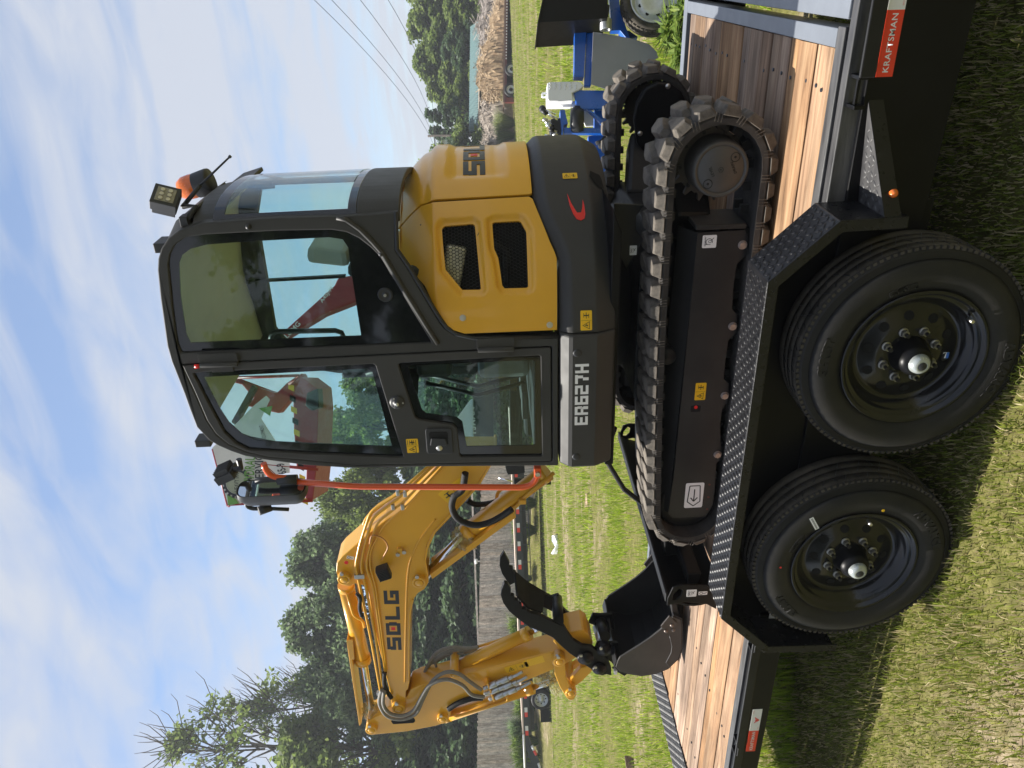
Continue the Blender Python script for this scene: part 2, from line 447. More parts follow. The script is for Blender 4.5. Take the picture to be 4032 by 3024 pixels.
# ================================================================== ground
HR = Vector((RIGHT.x, RIGHT.y)).normalized(); HF = Vector((FWD.x, FWD.y)).normalized()
def sstep(a, b, x):
    t = min(1, max(0, (x - a) / (b - a))); return t * t * (3 - 2 * t)
def terr(x, y):
    d = HF.x * x + HF.y * y; l = HR.x * x + HR.y * y
    z = -0.02 + 0.04 * sstep(-1.2, -2.1, x) if d < 12 else 0.02
    if d > 8: z += 0.05 * math.sin(d * 0.9 + 0.4 * math.sin(l * 0.5)) * sstep(8, 14, d) * (1 - sstep(40, 60, d))
    z += -0.5 * sstep(18, 55, d) * sstep(-4, 4, l)
    z += 1.0 * sstep(36.5, 40, d) * sstep(-6, -9, l)
    return z
GROUND_N = None
def ground_mat():
    M = bpy.data.materials.new('field_soil'); M.use_nodes = True
    t = M.node_tree; b = t.nodes['Principled BSDF']
    tc = t.nodes.new('ShaderNodeTexCoord')
    def noise(scale, detail, rot=0.0, sc=(1, 1, 1), rough=0.6):
        mp = t.nodes.new('ShaderNodeMapping'); mp.inputs['Rotation'].default_value = (0, 0, rot); mp.inputs['Scale'].default_value = sc
        t.links.new(tc.outputs['Object'], mp.inputs['Vector'])
        n = t.nodes.new('ShaderNodeTexNoise'); n.inputs['Scale'].default_value = scale; n.inputs['Detail'].default_value = detail
        n.inputs['Roughness'].default_value = rough
        t.links.new(mp.outputs[0], n.inputs['Vector']); return n
    def ramp(src, stops):
        r = t.nodes.new('ShaderNodeValToRGB')
        r.color_ramp.elements[0].position = stops[0][0]; r.color_ramp.elements[0].color = (*stops[0][1], 1)
        r.color_ramp.elements[1].position = stops[-1][0]; r.color_ramp.elements[1].color = (*stops[-1][1], 1)
        for s in stops[1:-1]:
            e = r.color_ramp.elements.new(s[0]); e.color = (*s[1], 1)
        t.links.new(src, r.inputs[0]); return r
    a = math.atan2(HR.y, HR.x)
    rows = noise(0.75, 5, -a, (0.30, 1.0, 1.0), 0.6)      # mown rows and wheel ruts, across the view
    fine = noise(9, 8, 0, (1, 1, 1), 0.7)
    grn = ramp(fine.outputs['Fac'], [(0.3, (0.065, 0.066, 0.020)), (0.55, (0.13, 0.125, 0.038)), (0.75, (0.23, 0.205, 0.085))])
    soil = ramp(fine.outputs['Fac'], [(0.3, (0.12, 0.092, 0.058)), (0.7, (0.36, 0.29, 0.20))])
    msk = ramp(rows.outputs['Fac'], [(0.50, (0, 0, 0)), (0.60, (1, 1, 1))])
    brk = noise(2.6, 6, 0, (1, 1, 1), 0.7)
    mm = t.nodes.new('ShaderNodeMath'); mm.operation = 'MULTIPLY'
    bk = ramp(brk.outputs['Fac'], [(0.40, (0, 0, 0)), (0.58, (1, 1, 1))])
    t.links.new(msk.outputs[0], mm.inputs[0]); t.links.new(bk.outputs[0], mm.inputs[1])
    mx = t.nodes.new('ShaderNodeMix'); mx.data_type = 'RGBA'
    t.links.new(mm.outputs[0], mx.inputs['Factor']); t.links.new(grn.outputs[0], mx.inputs['A']); t.links.new(soil.outputs[0], mx.inputs['B'])
    t.links.new(mx.outputs['Result'], b.inputs['Base Color'])
    b.inputs['Roughness'].default_value = 0.95; b.inputs['Specular IOR Level'].default_value = 0.1
    bp = t.nodes.new('ShaderNodeBump'); bp.inputs['Strength'].default_value = 0.8; bp.inputs['Distance'].default_value = 0.06
    n5 = noise(14, 6); t.links.new(n5.outputs['Fac'], bp.inputs['Height']); t.links.new(bp.outputs[0], b.inputs['Normal'])
    return M
def make_ground():
    radii = [0.0] + [0.8 * 1.11 ** k for k in range(70)]
    radii = [r for r in radii if r < 900] + [1200]
    seg = 120
    v = [(0, 0, terr(0, 0))]; f = []
    for r in radii[1:]:
        for k in range(seg):
            a = 2 * math.pi * k / seg
            x = r * math.cos(a); y = r * math.sin(a)
            v.append((x, y, terr(x, y)))
    for k in range(seg): f.append((0, 1 + k, 1 + (k + 1) % seg))
    for i in range(len(radii) - 2):
        for k in range(seg):
            a = 1 + i * seg + k; b_ = 1 + i * seg + (k + 1) % seg
            f.append((a, a + seg, b_ + seg, b_))
    o = put('ground', raw(v, f, True), ground_mat())
    o['kind'] = 'structure'
make_ground()

def leaf_mat(name, stops, trans=0.35, rough=0.55):
    M = bpy.data.materials.new(name); M.use_nodes = True
    t = M.node_tree; t.nodes.clear()
    o = t.nodes.new('ShaderNodeOutputMaterial')
    g = t.nodes.new('ShaderNodeNewGeometry')
    r = t.nodes.new('ShaderNodeValToRGB')
    r.color_ramp.elements[0].position = stops[0][0]; r.color_ramp.elements[0].color = (*stops[0][1], 1)
    r.color_ramp.elements[1].position = stops[-1][0]; r.color_ramp.elements[1].color = (*stops[-1][1], 1)
    for s in stops[1:-1]:
        e = r.color_ramp.elements.new(s[0]); e.color = (*s[1], 1)
    t.links.new(g.outputs['Random Per Island'], r.inputs[0])
    b = t.nodes.new('ShaderNodeBsdfPrincipled'); b.inputs['Roughness'].default_value = rough
    b.inputs['Specular IOR Level'].default_value = 0.25
    tr = t.nodes.new('ShaderNodeBsdfTranslucent')
    mx = t.nodes.new('ShaderNodeMixShader'); mx.inputs[0].default_value = trans
    t.links.new(r.outputs[0], b.inputs['Base Color']); t.links.new(r.outputs[0], tr.inputs[0])
    t.links.new(b.outputs[0], mx.inputs[1]); t.links.new(tr.outputs[0], mx.inputs[2])
    t.links.new(mx.outputs[0], o.inputs[0])
    return M
GRASS = leaf_mat('grass_blades', [(0.0, (0.10, 0.135, 0.022)), (0.35, (0.23, 0.285, 0.042)), (0.60, (0.36, 0.41, 0.075)), (0.66, (0.43, 0.37, 0.18)), (1.0, (0.62, 0.52, 0.31))], 0.4)
FGRASS = leaf_mat('field_grass_blades', [(0.0, (0.15, 0.23, 0.022)), (0.5, (0.29, 0.42, 0.035)), (0.82, (0.43, 0.53, 0.06)), (1.0, (0.56, 0.50, 0.23))], 0.45)
def blades(name, x, y, z, h, w, M, label, lean=0.5, two=True):
    n = len(x); a = RNG.uniform(0, 2 * np.pi, n); la = RNG.uniform(0, 2 * np.pi, n)
    ln = np.abs(RNG.normal(0, lean, n)) * h
    bx = np.cos(a) * w / 2; by = np.sin(a) * w / 2
    if two:
        V = np.zeros((n, 5, 3))
        V[:, 0] = np.stack([x - bx, y - by, z], 1); V[:, 1] = np.stack([x + bx, y + by, z], 1)
        mx = x + np.cos(la) * ln * 0.35; my = y + np.sin(la) * ln * 0.35; mz = z + h * 0.6
        V[:, 2] = np.stack([mx + bx * .75, my + by * .75, mz], 1); V[:, 3] = np.stack([mx - bx * .75, my - by * .75, mz], 1)
        V[:, 4] = np.stack([x + np.cos(la) * ln, y + np.sin(la) * ln, z + h * np.clip(1 - 0.25 * (ln / h) ** 2, .4, 1)], 1)
        base = np.arange(n)[:, None] * 5
        loops = np.concatenate([base + np.array([[0, 1, 2, 3]]), base + np.array([[3, 2, 4]])], 1).ravel()
        starts = np.stack([np.arange(n) * 7, np.arange(n) * 7 + 4], 1).ravel(); npoly = 2 * n; nv = 5 * n
    else:
        V = np.zeros((n, 3, 3))
        V[:, 0] = np.stack([x - bx, y - by, z], 1); V[:, 1] = np.stack([x + bx, y + by, z], 1)
        V[:, 2] = np.stack([x + np.cos(la) * ln, y + np.sin(la) * ln, z + h], 1)
        loops = np.arange(3 * n); starts = np.arange(n) * 3; npoly = n; nv = 3 * n
    me = bpy.data.meshes.new(name)
    me.vertices.add(nv); me.vertices.foreach_set('co', V.ravel())
    me.loops.add(len(loops)); me.loops.foreach_set('vertex_index', loops.astype(np.int32))
    me.polygons.add(npoly); me.polygons.foreach_set('loop_start', starts.astype(np.int32))
    me.update(calc_edges=True)
    o = put(name, me, M)
    tag(o, label, 'grass', kind='stuff')
    return o
def clumpy(x, y, s):
    return 0.5 + 0.5 * np.sin(x * 5.1 / s + 1.7 * np.sin(y * 3.3 / s)) * np.sin(y * 4.3 / s + 1.3 * np.sin(x * 2.9 / s + 1))
tz = np.vectorize(terr)
# near turf round the trailer wheels
n = 240000
x = RNG.uniform(-4.9, 0.7, n); y = RNG.uniform(1.0, 4.5, n)
keep = RNG.uniform(0, 1, n) < 0.35 + 0.65 * clumpy(x, y, 0.8)
x = x[keep]; y = y[keep]; c = clumpy(x, y, 1.3)
h = (0.018 + 0.045 * RNG.uniform(0, 1, len(x)) ** 1.7) * (0.6 + 0.8 * c)
h *= np.where(RNG.uniform(0, 1, len(x)) < 0.02, 1.5, 1.0)
w = RNG.uniform(0.003, 0.0075, len(x))
blades('short_grass', x, y, tz(x, y) - 0.004, h, w, GRASS, 'patchy short grass with dry straw around the near trailer wheels', 0.45)
# field grass: middle and far
def wedge(n, d0, d1, l0, l1, pw=1.0):
    d = d0 + (d1 - d0) * RNG.uniform(0, 1, n) ** pw
    t = RNG.uniform(l0, l1, n)
    l = t * d
    return HF.x * d + HR.x * l, HF.y * d + HR.y * l, d, l
def rowmask(d, l):
    return 0.5 + 0.5 * np.sin(d * 1.75 + 0.9 * np.sin(l * 0.45) + 0.9 * np.sin(d * 0.37 + 0.8 * np.sin(l * 0.9)) + 0.7 * np.sin(l * 1.7 + d))
X_, Y_, D_, L_ = wedge(150000, 4.7, 15, -0.60, 0.60, 1.2)
k_ = RNG.uniform(0, 1, len(X_)) < 0.12 + 0.88 * rowmask(D_, L_) * (0.4 + 0.6 * clumpy(X_, Y_, 1.6))
X_, Y_, D_ = X_[k_], Y_[k_], D_[k_]
blades('field_grass', X_, Y_, tz(X_, Y_) - 0.01, RNG.uniform(0.05, 0.15, len(X_)) * (0.7 + 0.5 * clumpy(X_, Y_, 2.0)), RNG.uniform(0.006, 0.014, len(X_)), FGRASS, 'bright green field grass in rows beyond the trailer deck', 0.4)
X_, Y_, D_, L_ = wedge(200000, 15, 72, -0.60, 0.60, 1.15)
k_ = RNG.uniform(0, 1, len(X_)) < 0.15 + 0.85 * rowmask(D_ * 0.8, L_) * (0.45 + 0.55 * clumpy(X_, Y_, 4.0))
X_, Y_, D_ = X_[k_], Y_[k_], D_[k_]
blades('meadow_grass', X_, Y_, tz(X_, Y_) - 0.02, RNG.uniform(0.07, 0.19, len(X_)), RNG.uniform(0.012, 0.035, len(X_)), FGRASS, 'bright green grass of the far field up to the trees', 0.45, two=False)

# ================================================================== the trailer under the excavator
DZ = 0.66            # deck height
TR = thing('equipment_trailer', 'black tandem axle trailer with plank deck carrying the yellow excavator', 'trailer', (-1.6, 3.6, 0))
def wood_mat(name, a, b_, dark):
    M = bpy.data.materials.new(name); M.use_nodes = True
    t = M.node_tree; bs = t.nodes['Principled BSDF']
    tc = t.nodes.new('ShaderNodeTexCoord'); oi = t.nodes.new('ShaderNodeObjectInfo')
    vm = t.nodes.new('ShaderNodeVectorMath'); vm.operation = 'ADD'
    sc = t.nodes.new('ShaderNodeVectorMath'); sc.operation = 'SCALE'; sc.inputs['Scale'].default_value = 37.0
    cb = t.nodes.new('ShaderNodeCombineXYZ')
    for i in range(3): t.links.new(oi.outputs['Random'], cb.inputs[i])
    t.links.new(cb.outputs[0], sc.inputs[0]); t.links.new(tc.outputs['Object'], vm.inputs[0]); t.links.new(sc.outputs[0], vm.inputs[1])
    mp = t.nodes.new('ShaderNodeMapping'); mp.inputs['Scale'].default_value = (0.9, 15, 15)
    t.links.new(vm.outputs[0], mp.inputs['Vector'])
    n = t.nodes.new('ShaderNodeTexNoise'); n.inputs['Scale'].default_value = 1.6; n.inputs['Detail'].default_value = 8; n.inputs['Roughness'].default_value = 0.68; n.inputs['Distortion'].default_value = 0.9
    t.links.new(mp.outputs[0], n.inputs['Vector'])
    r = t.nodes.new('ShaderNodeValToRGB')
    r.color_ramp.elements[0].position = 0.30; r.color_ramp.elements[0].color = (*dark, 1)
    r.color_ramp.elements[1].position = 0.72; r.color_ramp.elements[1].color = (*b_, 1)
    e = r.color_ramp.elements.new(0.46); e.color = (*a, 1)
    t.links.new(n.outputs['Fac'], r.inputs[0])
    mp2 = t.nodes.new('ShaderNodeMapping'); mp2.inputs['Scale'].default_value = (1.1, 3.5, 3.5)
    t.links.new(vm.outputs[0], mp2.inputs['Vector'])
    n2 = t.nodes.new('ShaderNodeTexNoise'); n2.inputs['Scale'].default_value = 1.7; n2.inputs['Detail'].default_value = 5; n2.inputs['Distortion'].default_value = 0.6
    t.links.new(mp2.outputs[0], n2.inputs['Vector'])
    hs = t.nodes.new('ShaderNodeHueSaturation')
    mr = t.nodes.new('ShaderNodeMapRange'); mr.inputs['From Min'].default_value = 0.3; mr.inputs['From Max'].default_value = 0.7; mr.inputs['To Min'].default_value = 0.50; mr.inputs['To Max'].default_value = 1.20
    t.links.new(n2.outputs['Fac'], mr.inputs['Value'])
    ml = t.nodes.new('ShaderNodeMath'); ml.operation = 'MULTIPLY'
    mr3 = t.nodes.new('ShaderNodeMapRange'); mr3.inputs['To Min'].default_value = 0.82; mr3.inputs['To Max'].default_value = 1.12
    t.links.new(oi.outputs['Random'], mr3.inputs['Value'])
    t.links.new(mr.outputs[0], ml.inputs[0]); t.links.new(mr3.outputs[0], ml.inputs[1])
    t.links.new(ml.outputs[0], hs.inputs['Value'])
    wn_ = t.nodes.new('ShaderNodeTexWhiteNoise'); wn_.noise_dimensions = '1D'; t.links.new(oi.outputs['Random'], wn_.inputs['W'])
    ms = t.nodes.new('ShaderNodeMapRange'); ms.inputs['To Min'].default_value = 0.62; ms.inputs['To Max'].default_value = 1.08
    t.links.new(wn_.outputs['Value'], ms.inputs['Value']); t.links.new(ms.outputs[0], hs.inputs['Saturation'])
    t.links.new(r.outputs[0], hs.inputs['Color']); t.links.new(hs.outputs[0], bs.inputs['Base Color'])
    bs.inputs['Roughness'].default_value = 0.8; bs.inputs['Specular IOR Level'].default_value = 0.25
    bp = t.nodes.new('ShaderNodeBump'); bp.inputs['Strength'].default_value = 0.35; bp.inputs['Distance'].default_value = 0.003
    t.links.new(n.outputs['Fac'], bp.inputs['Height']); t.links.new(bp.outputs[0], bs.inputs['Normal'])
    return M
PLANK = wood_mat('worn_deck_planks', (0.27, 0.152, 0.078), (0.46, 0.30, 0.168), (0.095, 0.052, 0.028))

# deck planks, one by one, near edge 2.625, far edge 4.56
py0 = 2.628; widths = []
while py0 < 4.50:
    w_ = random.choice([0.085, 0.10, 0.115, 0.145, 0.185])
    if py0 + w_ > 4.52: w_ = 4.535 - py0
    widths.append((py0, w_)); py0 += w_ + random.uniform(0.005, 0.013)
def plank_me(x0, x1, y0, y1, z1):
    nx = 14; v = []; f = []
    jit = [random.uniform(-.0022, .0022) for _ in range(2 * nx + 2)]
    dz = random.uniform(-0.006, 0.001); tl = random.uniform(-0.003, 0.003)
    for i in range(nx + 1):
        x = x0 + (x1 - x0) * i / nx
        a = y0 + jit[i]; b_ = y1 + jit[nx + 1 + i]; z = z1 + dz
        # lip added below the visible joint to keep daylight out
        v += [(x, a - .012, z - 0.034), (x, a - .012, z - .022), (x, a, z - .021), (x, a, z - 0.003 + tl), (x, a + 0.004, z + tl), (x, b_ - 0.004, z - tl), (x, b_, z - 0.003 - tl), (x, b_, z - 0.034)]
    for i in range(nx):
        for j in range(7):
            a = i * 8 + j
            f.append((a, a + 1, a + 9, a + 8))
    f += [tuple(range(8)), tuple(nx * 8 + k for k in range(8))[::-1]]
    return fixn(raw(v, f))
for (a, w_) in widths:
    put('plank', plank_me(-4.50, -0.265, a, a + w_, DZ), PLANK, TR)
for (a, w_) in widths:
    a2 = a + random.uniform(-.01, .01)
    put('plank', plank_me(-0.115, 0.9, a2, a2 + w_, DZ), PLANK, TR)
# plank bolts / burnt screw holes across the deck
SCREW = MB().cyl((0, 0, -.012), (0, 0, .0015), .0065, seg=10).mesh(); SCREW.materials.append(DECB)
for (a, w_) in widths:
    for xx in (-0.395, -4.25, -3.55):
        for q in ((0.3, 0.72) if w_ > .11 else (0.5,)):
            o = bpy.data.objects.new('deck_screw', SCREW); COL.objects.link(o); o.parent = TR
            o.matrix_parent_inverse = Matrix.Translation(TR.location).inverted()
            o.location = (xx + random.uniform(-.012, .012), a + w_ * q, DZ - 0.002)
# tilt-deck frame: side angles, outer rails, cross angles, rub rails
box('deck_side_rail', -4.50, -0.20, 2.540, 2.594, 0.56, DZ + 0.002, WORN, TR)
box('deck_side_rail', -4.50, -0.20, 4.560, 4.614, 0.56, DZ + 0.004, STEEL, TR)
box('plank_stop_strip', -4.50, -0.265, 2.597, 2.624, 0.60, DZ - 0.006, PLANK, TR, 0.001)
box('outer_rail', -2.62, 0.95, 2.486, 2.528, 0.40, DZ - 0.004, WORN, TR)
box('outer_rail', -2.62, 0.95, 4.63, 4.67, 0.40, DZ - 0.004, STEEL, TR)
box('cross_angle', -0.262, -0.206, 2.594, 4.56, 0.57, DZ + 0.003, STEEL, TR)
box('cross_angle', -0.178, -0.118, 2.53, 4.63, 0.57, DZ + 0.003, STEEL, TR)
for xx in (-4.2, -3.6, -3.0, -2.4, -1.8, -1.2, -0.6, 0.2, 0.7):
    box('cross_member', xx - 0.03, xx + 0.03, 2.56, 4.60, 0.53, 0.615, BLK, TR, 0.002)
# tail of the tilt deck: sloping checker plate
tail = [(-4.505, DZ + 0.006), (-4.505, DZ - 0.10), (-4.88, DZ - 0.10), (-4.90, DZ - 0.004)]
ext('tail_plate', tail, 2.50, 4.66, DPLATE, TR, 0.003)
mb = MB()
diamonds(mb, (-4.507, 2.52, DZ + 0.0065), (0, 1, 0), (-0.395, 0, -0.010), 2.12, 0.39, 0.033, 0.030, 0.009, 0.0035)
o_ = mb.build('tread_bumps', WORN, TR); o_['kind'] = 'stuff'
box('light_stop_plate', -2.6, 0.95, 2.50, 2.66, 0.500, 0.506, BLK, TR, 0)  # added unseen plate: stops sun leaking between the rails onto the grass
# side channels
mb = MB()
mb.prism([(-0.20, 0.60), (-2.56, 0.60), (-2.56, 0.36), (0.95, 0.30), (0.95, 0.60)], 2.47, 2.484)
mb.build('frame_channel', BLK, TR, 0.003)
ext('frame_channel', [(0.95, 0.495), (-0.70, 0.495), (-0.70, 0.335), (0.95, 0.335)], 2.492, 2.56, BLK, TR, 0.006)
ext('frame_channel', [(-2.52, 0.655), (-4.50, 0.655), (-4.50, 0.55), (-2.52, 0.535)], 2.468, 2.53, BLK, TR, 0.006)
ext('frame_channel', [(0.95, 0.60), (-4.50, 0.60), (-4.50, 0.54), (-2.6, 0.33), (0.95, 0.33)], 4.63, 4.70, BLK, TR, 0.006)
# rub rail with stake pockets
box('rub_rail', -0.33, 0.95, 2.418, 2.430, 0.60, 0.648, SATIN, TR, 0.004)
box('rub_rail', -4.48, -2.60, 2.452, 2.464, 0.635, 0.676, SATIN, TR, 0.004)
for xx in (-0.415, -0.02, 0.45):
    mb = MB(); mb.box((xx, 2.455, 0.630), (0.012, 0.062, 0.034)); mb.box((xx + 0.085, 2.455, 0.630), (0.012, 0.062, 0.034)); mb.box((xx + .042, 2.448, .636), (.085, .012, .010))
    mb.build('stake_pocket', BLK, TR, 0.002)
for xx in (-2.74, -3.44, -4.1):
    mb = MB(); mb.box((xx, 2.488, 0.652), (0.010, 0.06, 0.04)); mb.box((xx + 0.085, 2.488, 0.652), (0.010, 0.06, 0.04))
    mb.tube([(xx, 2.47, .672), (xx + .02, 2.45, .664), (xx + .07, 2.45, .664), (xx + .09, 2.47, .672)], 0.004, 6)
    mb.build('stake_pocket', SATIN, TR, 0.002)
# reflector tape with lettering
def tape(x0, x1, z0, z1, yy, label, drop=0.0):
    """white half with the winged emblem on the right, red half with the word on the left"""
    t_ = MB(); q = yy - 0.0015
    xm = x0 + (x1 - x0) * 0.5
    r_ = box('reflector', x0, xm, q, yy, z0, z1, REDTAPE, TR, 0.0)
    w_ = box('reflector', xm, x1, q, yy, z0, z1, WHTAPE, TR, 0.0)
    me = text_me('KRAFTSMAN', 1.0, 0.0, 0.012, 'LEFT', 1.08)
    xs = [v.co.x for v in me.vertices]; ys = [v.co.y for v in me.vertices]
    sx = (xm - x0) * 0.88 / (max(xs) - min(xs)); sz = (z1 - z0) * 0.34 / max(ys)
    map_me(me, lambda c: Vector((x0 + (xm - x0) * 0.06 + c.x * sx, q - 0.0008, z0 + (z1 - z0) * 0.33 + c.y * sz)))
    put('lettering', me, DECW, r_)
    e = MB(); cx = (xm + x1) / 2; cz = (z0 + z1) / 2; s = (z1 - z0) * 0.42
    for sg in (-1, 1):
        for k in range(3):
            L_ = s * (1.15 - 0.3 * k); zt = cz + s * (0.35 - 0.33 * k)
            e.add([(cx + sg * s * .1, q - .0008, zt - s * .30), (cx + sg * L_, q - .0008, zt + s * .1), (cx + sg * L_ * .95, q - .0008, zt - s * .12), (cx + sg * s * .1, q - .0008, zt - s * .5)], [(0, 1, 2, 3)])
    e.add([(cx - s * .2, q - .001, cz - s * .2), (cx, q - .001, cz - s), (cx + s * .2, q - .001, cz - s * .2), (cx, q - .001, cz + s * .5)], [(0, 1, 2, 3)])
    e.build('emblem', DECR, w_)
    for (fx, fz) in ((0.06, 0.1), (0.80, 0.82)):
        m2 = text_me('DOT-C2', 1.0); s2 = (z1 - z0) * 0.12
        map_me(m2, lambda c: Vector((xm + (x1 - xm) * fx + c.x * s2, q - 0.0008, z0 + (z1 - z0) * fz + c.y * s2)))
        put('lettering', m2, DECR, w_)
tape(-0.335, 0.03, 0.527, 0.578, 2.4685, 'r')
tape(-3.415, -3.115, 0.574, 0.619, 2.4665, 'r')
tape(-2.70, -2.40, 0.574, 0.619, 2.4665, 'r')

# fender over the tandem wheels
FEN = [(-2.547, 0.40), (-2.540, 0.70), (-2.335, 0.898), (-0.905, 0.892), (-0.716, 0.695), (-0.711, 0.485)]
def offset_line(pts, d):
    out = []
    for i, p in enumerate(pts):
        a = Vector(pts[max(i - 1, 0)]); b_ = Vector(pts[min(i + 1, len(pts) - 1)]); q = Vector(p)
        t1 = (q - a).normalized() if i > 0 else (b_ - q).normalized(); t2 = (b_ - q).normalized() if i < len(pts) - 1 else t1
        n1 = Vector((t1.y, -t1.x)); n2 = Vector((t2.y, -t2.x)); nn = (n1 + n2).normalized()
        out.append(tuple(q + nn * (d / max(0.3, nn.dot(n1)))))
    return out
fen = thing
inner = offset_line(FEN, 0.006); lip = offset_line(FEN, 0.036)
FE = MB()
FE.prism(FEN + inner[::-1], 2.285, 2.484)
FEo = FE.build('fender', DPLATE, TR, 0.006, 3)
ext('lip', FEN + lip[::-1], 2.279, 2.2849, DPLATE, FEo, 0.002)
mb = MB()
for i in range(len(FEN) - 1):
    a = Vector((FEN[i][0], 2.283, FEN[i][1])); b_ = Vector((FEN[i + 1][0], 2.283, FEN[i + 1][1]))
    L_ = (b_ - a).length; u = (b_ - a).normalized(); nrm = u.cross(Vector((0, 1, 0)))
    o0 = a
    if i in (1, 2, 3):
        diamonds(mb, o0 + (Vector((0, 0, 1)) if False else Vector((-u.z, 0, u.x)) * 0.0008), u, (0, 1, 0), L_, 0.20, 0.0245, 0.028, 0.0075, 0.0036)
    # lip bumps
    lp = []
mb_ = mb.build('tread_bumps', DPLATE, FEo); mb_['kind'] = 'stuff'
mb = MB()
for i in range(len(FEN) - 1):
    a = Vector((FEN[i][0], 2.2785, FEN[i][1])); b_ = Vector((FEN[i + 1][0], 2.2785, FEN[i + 1][1]))
    L_ = (b_ - a).length; u = (b_ - a).normalized(); dn = Vector((u.z, 0, -u.x))
    k = 0.02
    while k < L_ - 0.02:
        for j, off in enumerate((0.010, 0.026)):
            c = a + u * (k + j * 0.02) + dn * off
            d = (u + dn * (1 if j else -1)).normalized(); e = d.cross(Vector((0, -1, 0)))
            mb.add([c - d * .013, c - e * .0028, c + d * .013, c + e * .0028, c + Vector((0, -0.0018, 0))], [(0, 1, 4), (1, 2, 4), (2, 3, 4), (3, 0, 4)], True)
        k += 0.04
mb_ = mb.build('tread_bumps', DPLATE, FEo); mb_['kind'] = 'stuff'
# inner wheel-well wall and torsion braces
ext('wheel_well', [(-2.543, 0.40), (-2.537, 0.699), (-2.334, 0.894), (-0.906, 0.888), (-0.719, 0.694), (-0.719, 0.30), (-2.4, 0.34)], 2.485, 2.4855, BLK, TR, 0)
box('axle', -1.23, -1.17, 2.42, 4.85, 0.32, 0.39, BLK, TR, 0.004)
box('axle', -2.115, -2.055, 2.42, 4.85, 0.36, 0.43, BLK, TR, 0.004)
MB().tube([(-1.9, 2.50, 0.62), (-1.45, 2.50, 0.40)], 0.018, 8).build('brace', SATIN, TR)
# triangular step beside the fender
st = [(-0.715, 2.29, 0.556), (-0.405, 2.47, 0.585), (-0.715, 2.47, 0.560)]
mb = MB(); up_ = Vector((0, 0, 0.004))
mb.add(st + [Vector(p) - up_ for p in st], [(0, 1, 2), (5, 4, 3), (0, 3, 4, 1), (1, 4, 5, 2), (2, 5, 3, 0)])
STEP = mb.build('step', WORN, TR)  # lighter steel stands in for the sun on the step top
MB().add([(-0.715, 2.288, 0.556), (-0.40, 2.468, 0.585), (-0.40, 2.468, 0.54), (-0.715, 2.288, 0.505)], [(0, 1, 2, 3)]).build('lip', DPLATE, STEP)
mb = MB(); o3 = Vector(st[0]); u3 = (Vector(st[2]) - o3); v3 = Vector((1, 0, 0.05))
def in_tri(a, b_): return b_ < 0.30 * (a / 0.18) * 0.93 and a < 0.178 and a > 0.012
diamonds(mb, o3 + Vector((0, 0, 0.001)), Vector((1, 0, 0.09)), Vector((0, 1, 0.01)), 0.30, 0.18, 0.024, 0.026, 0.007, 0.0035, lambda a, b_: in_tri(b_, a))
for p in mb.v: pass
bm_ = mb.build('tread_bumps', WORN, STEP); bm_['kind'] = 'stuff'
r_ = sray('T', (1005, 1140)); t_ = (0.18 * -0.715 - 0.315 * 2.283) / (0.18 * r_.x - 0.315 * r_.y); lp = Vector((r_.x * t_, r_.y * t_, CAM_H + r_.z * t_))
mb = MB(); mb.lathe([(0.0, -0.014), (0.006, -0.013), (0.011, -0.009), (0.0135, -0.002), (0.0135, 0.004)], lp, (0.5, 1, 0), 20)
mb.build('marker_lamp', AMBER, TR)

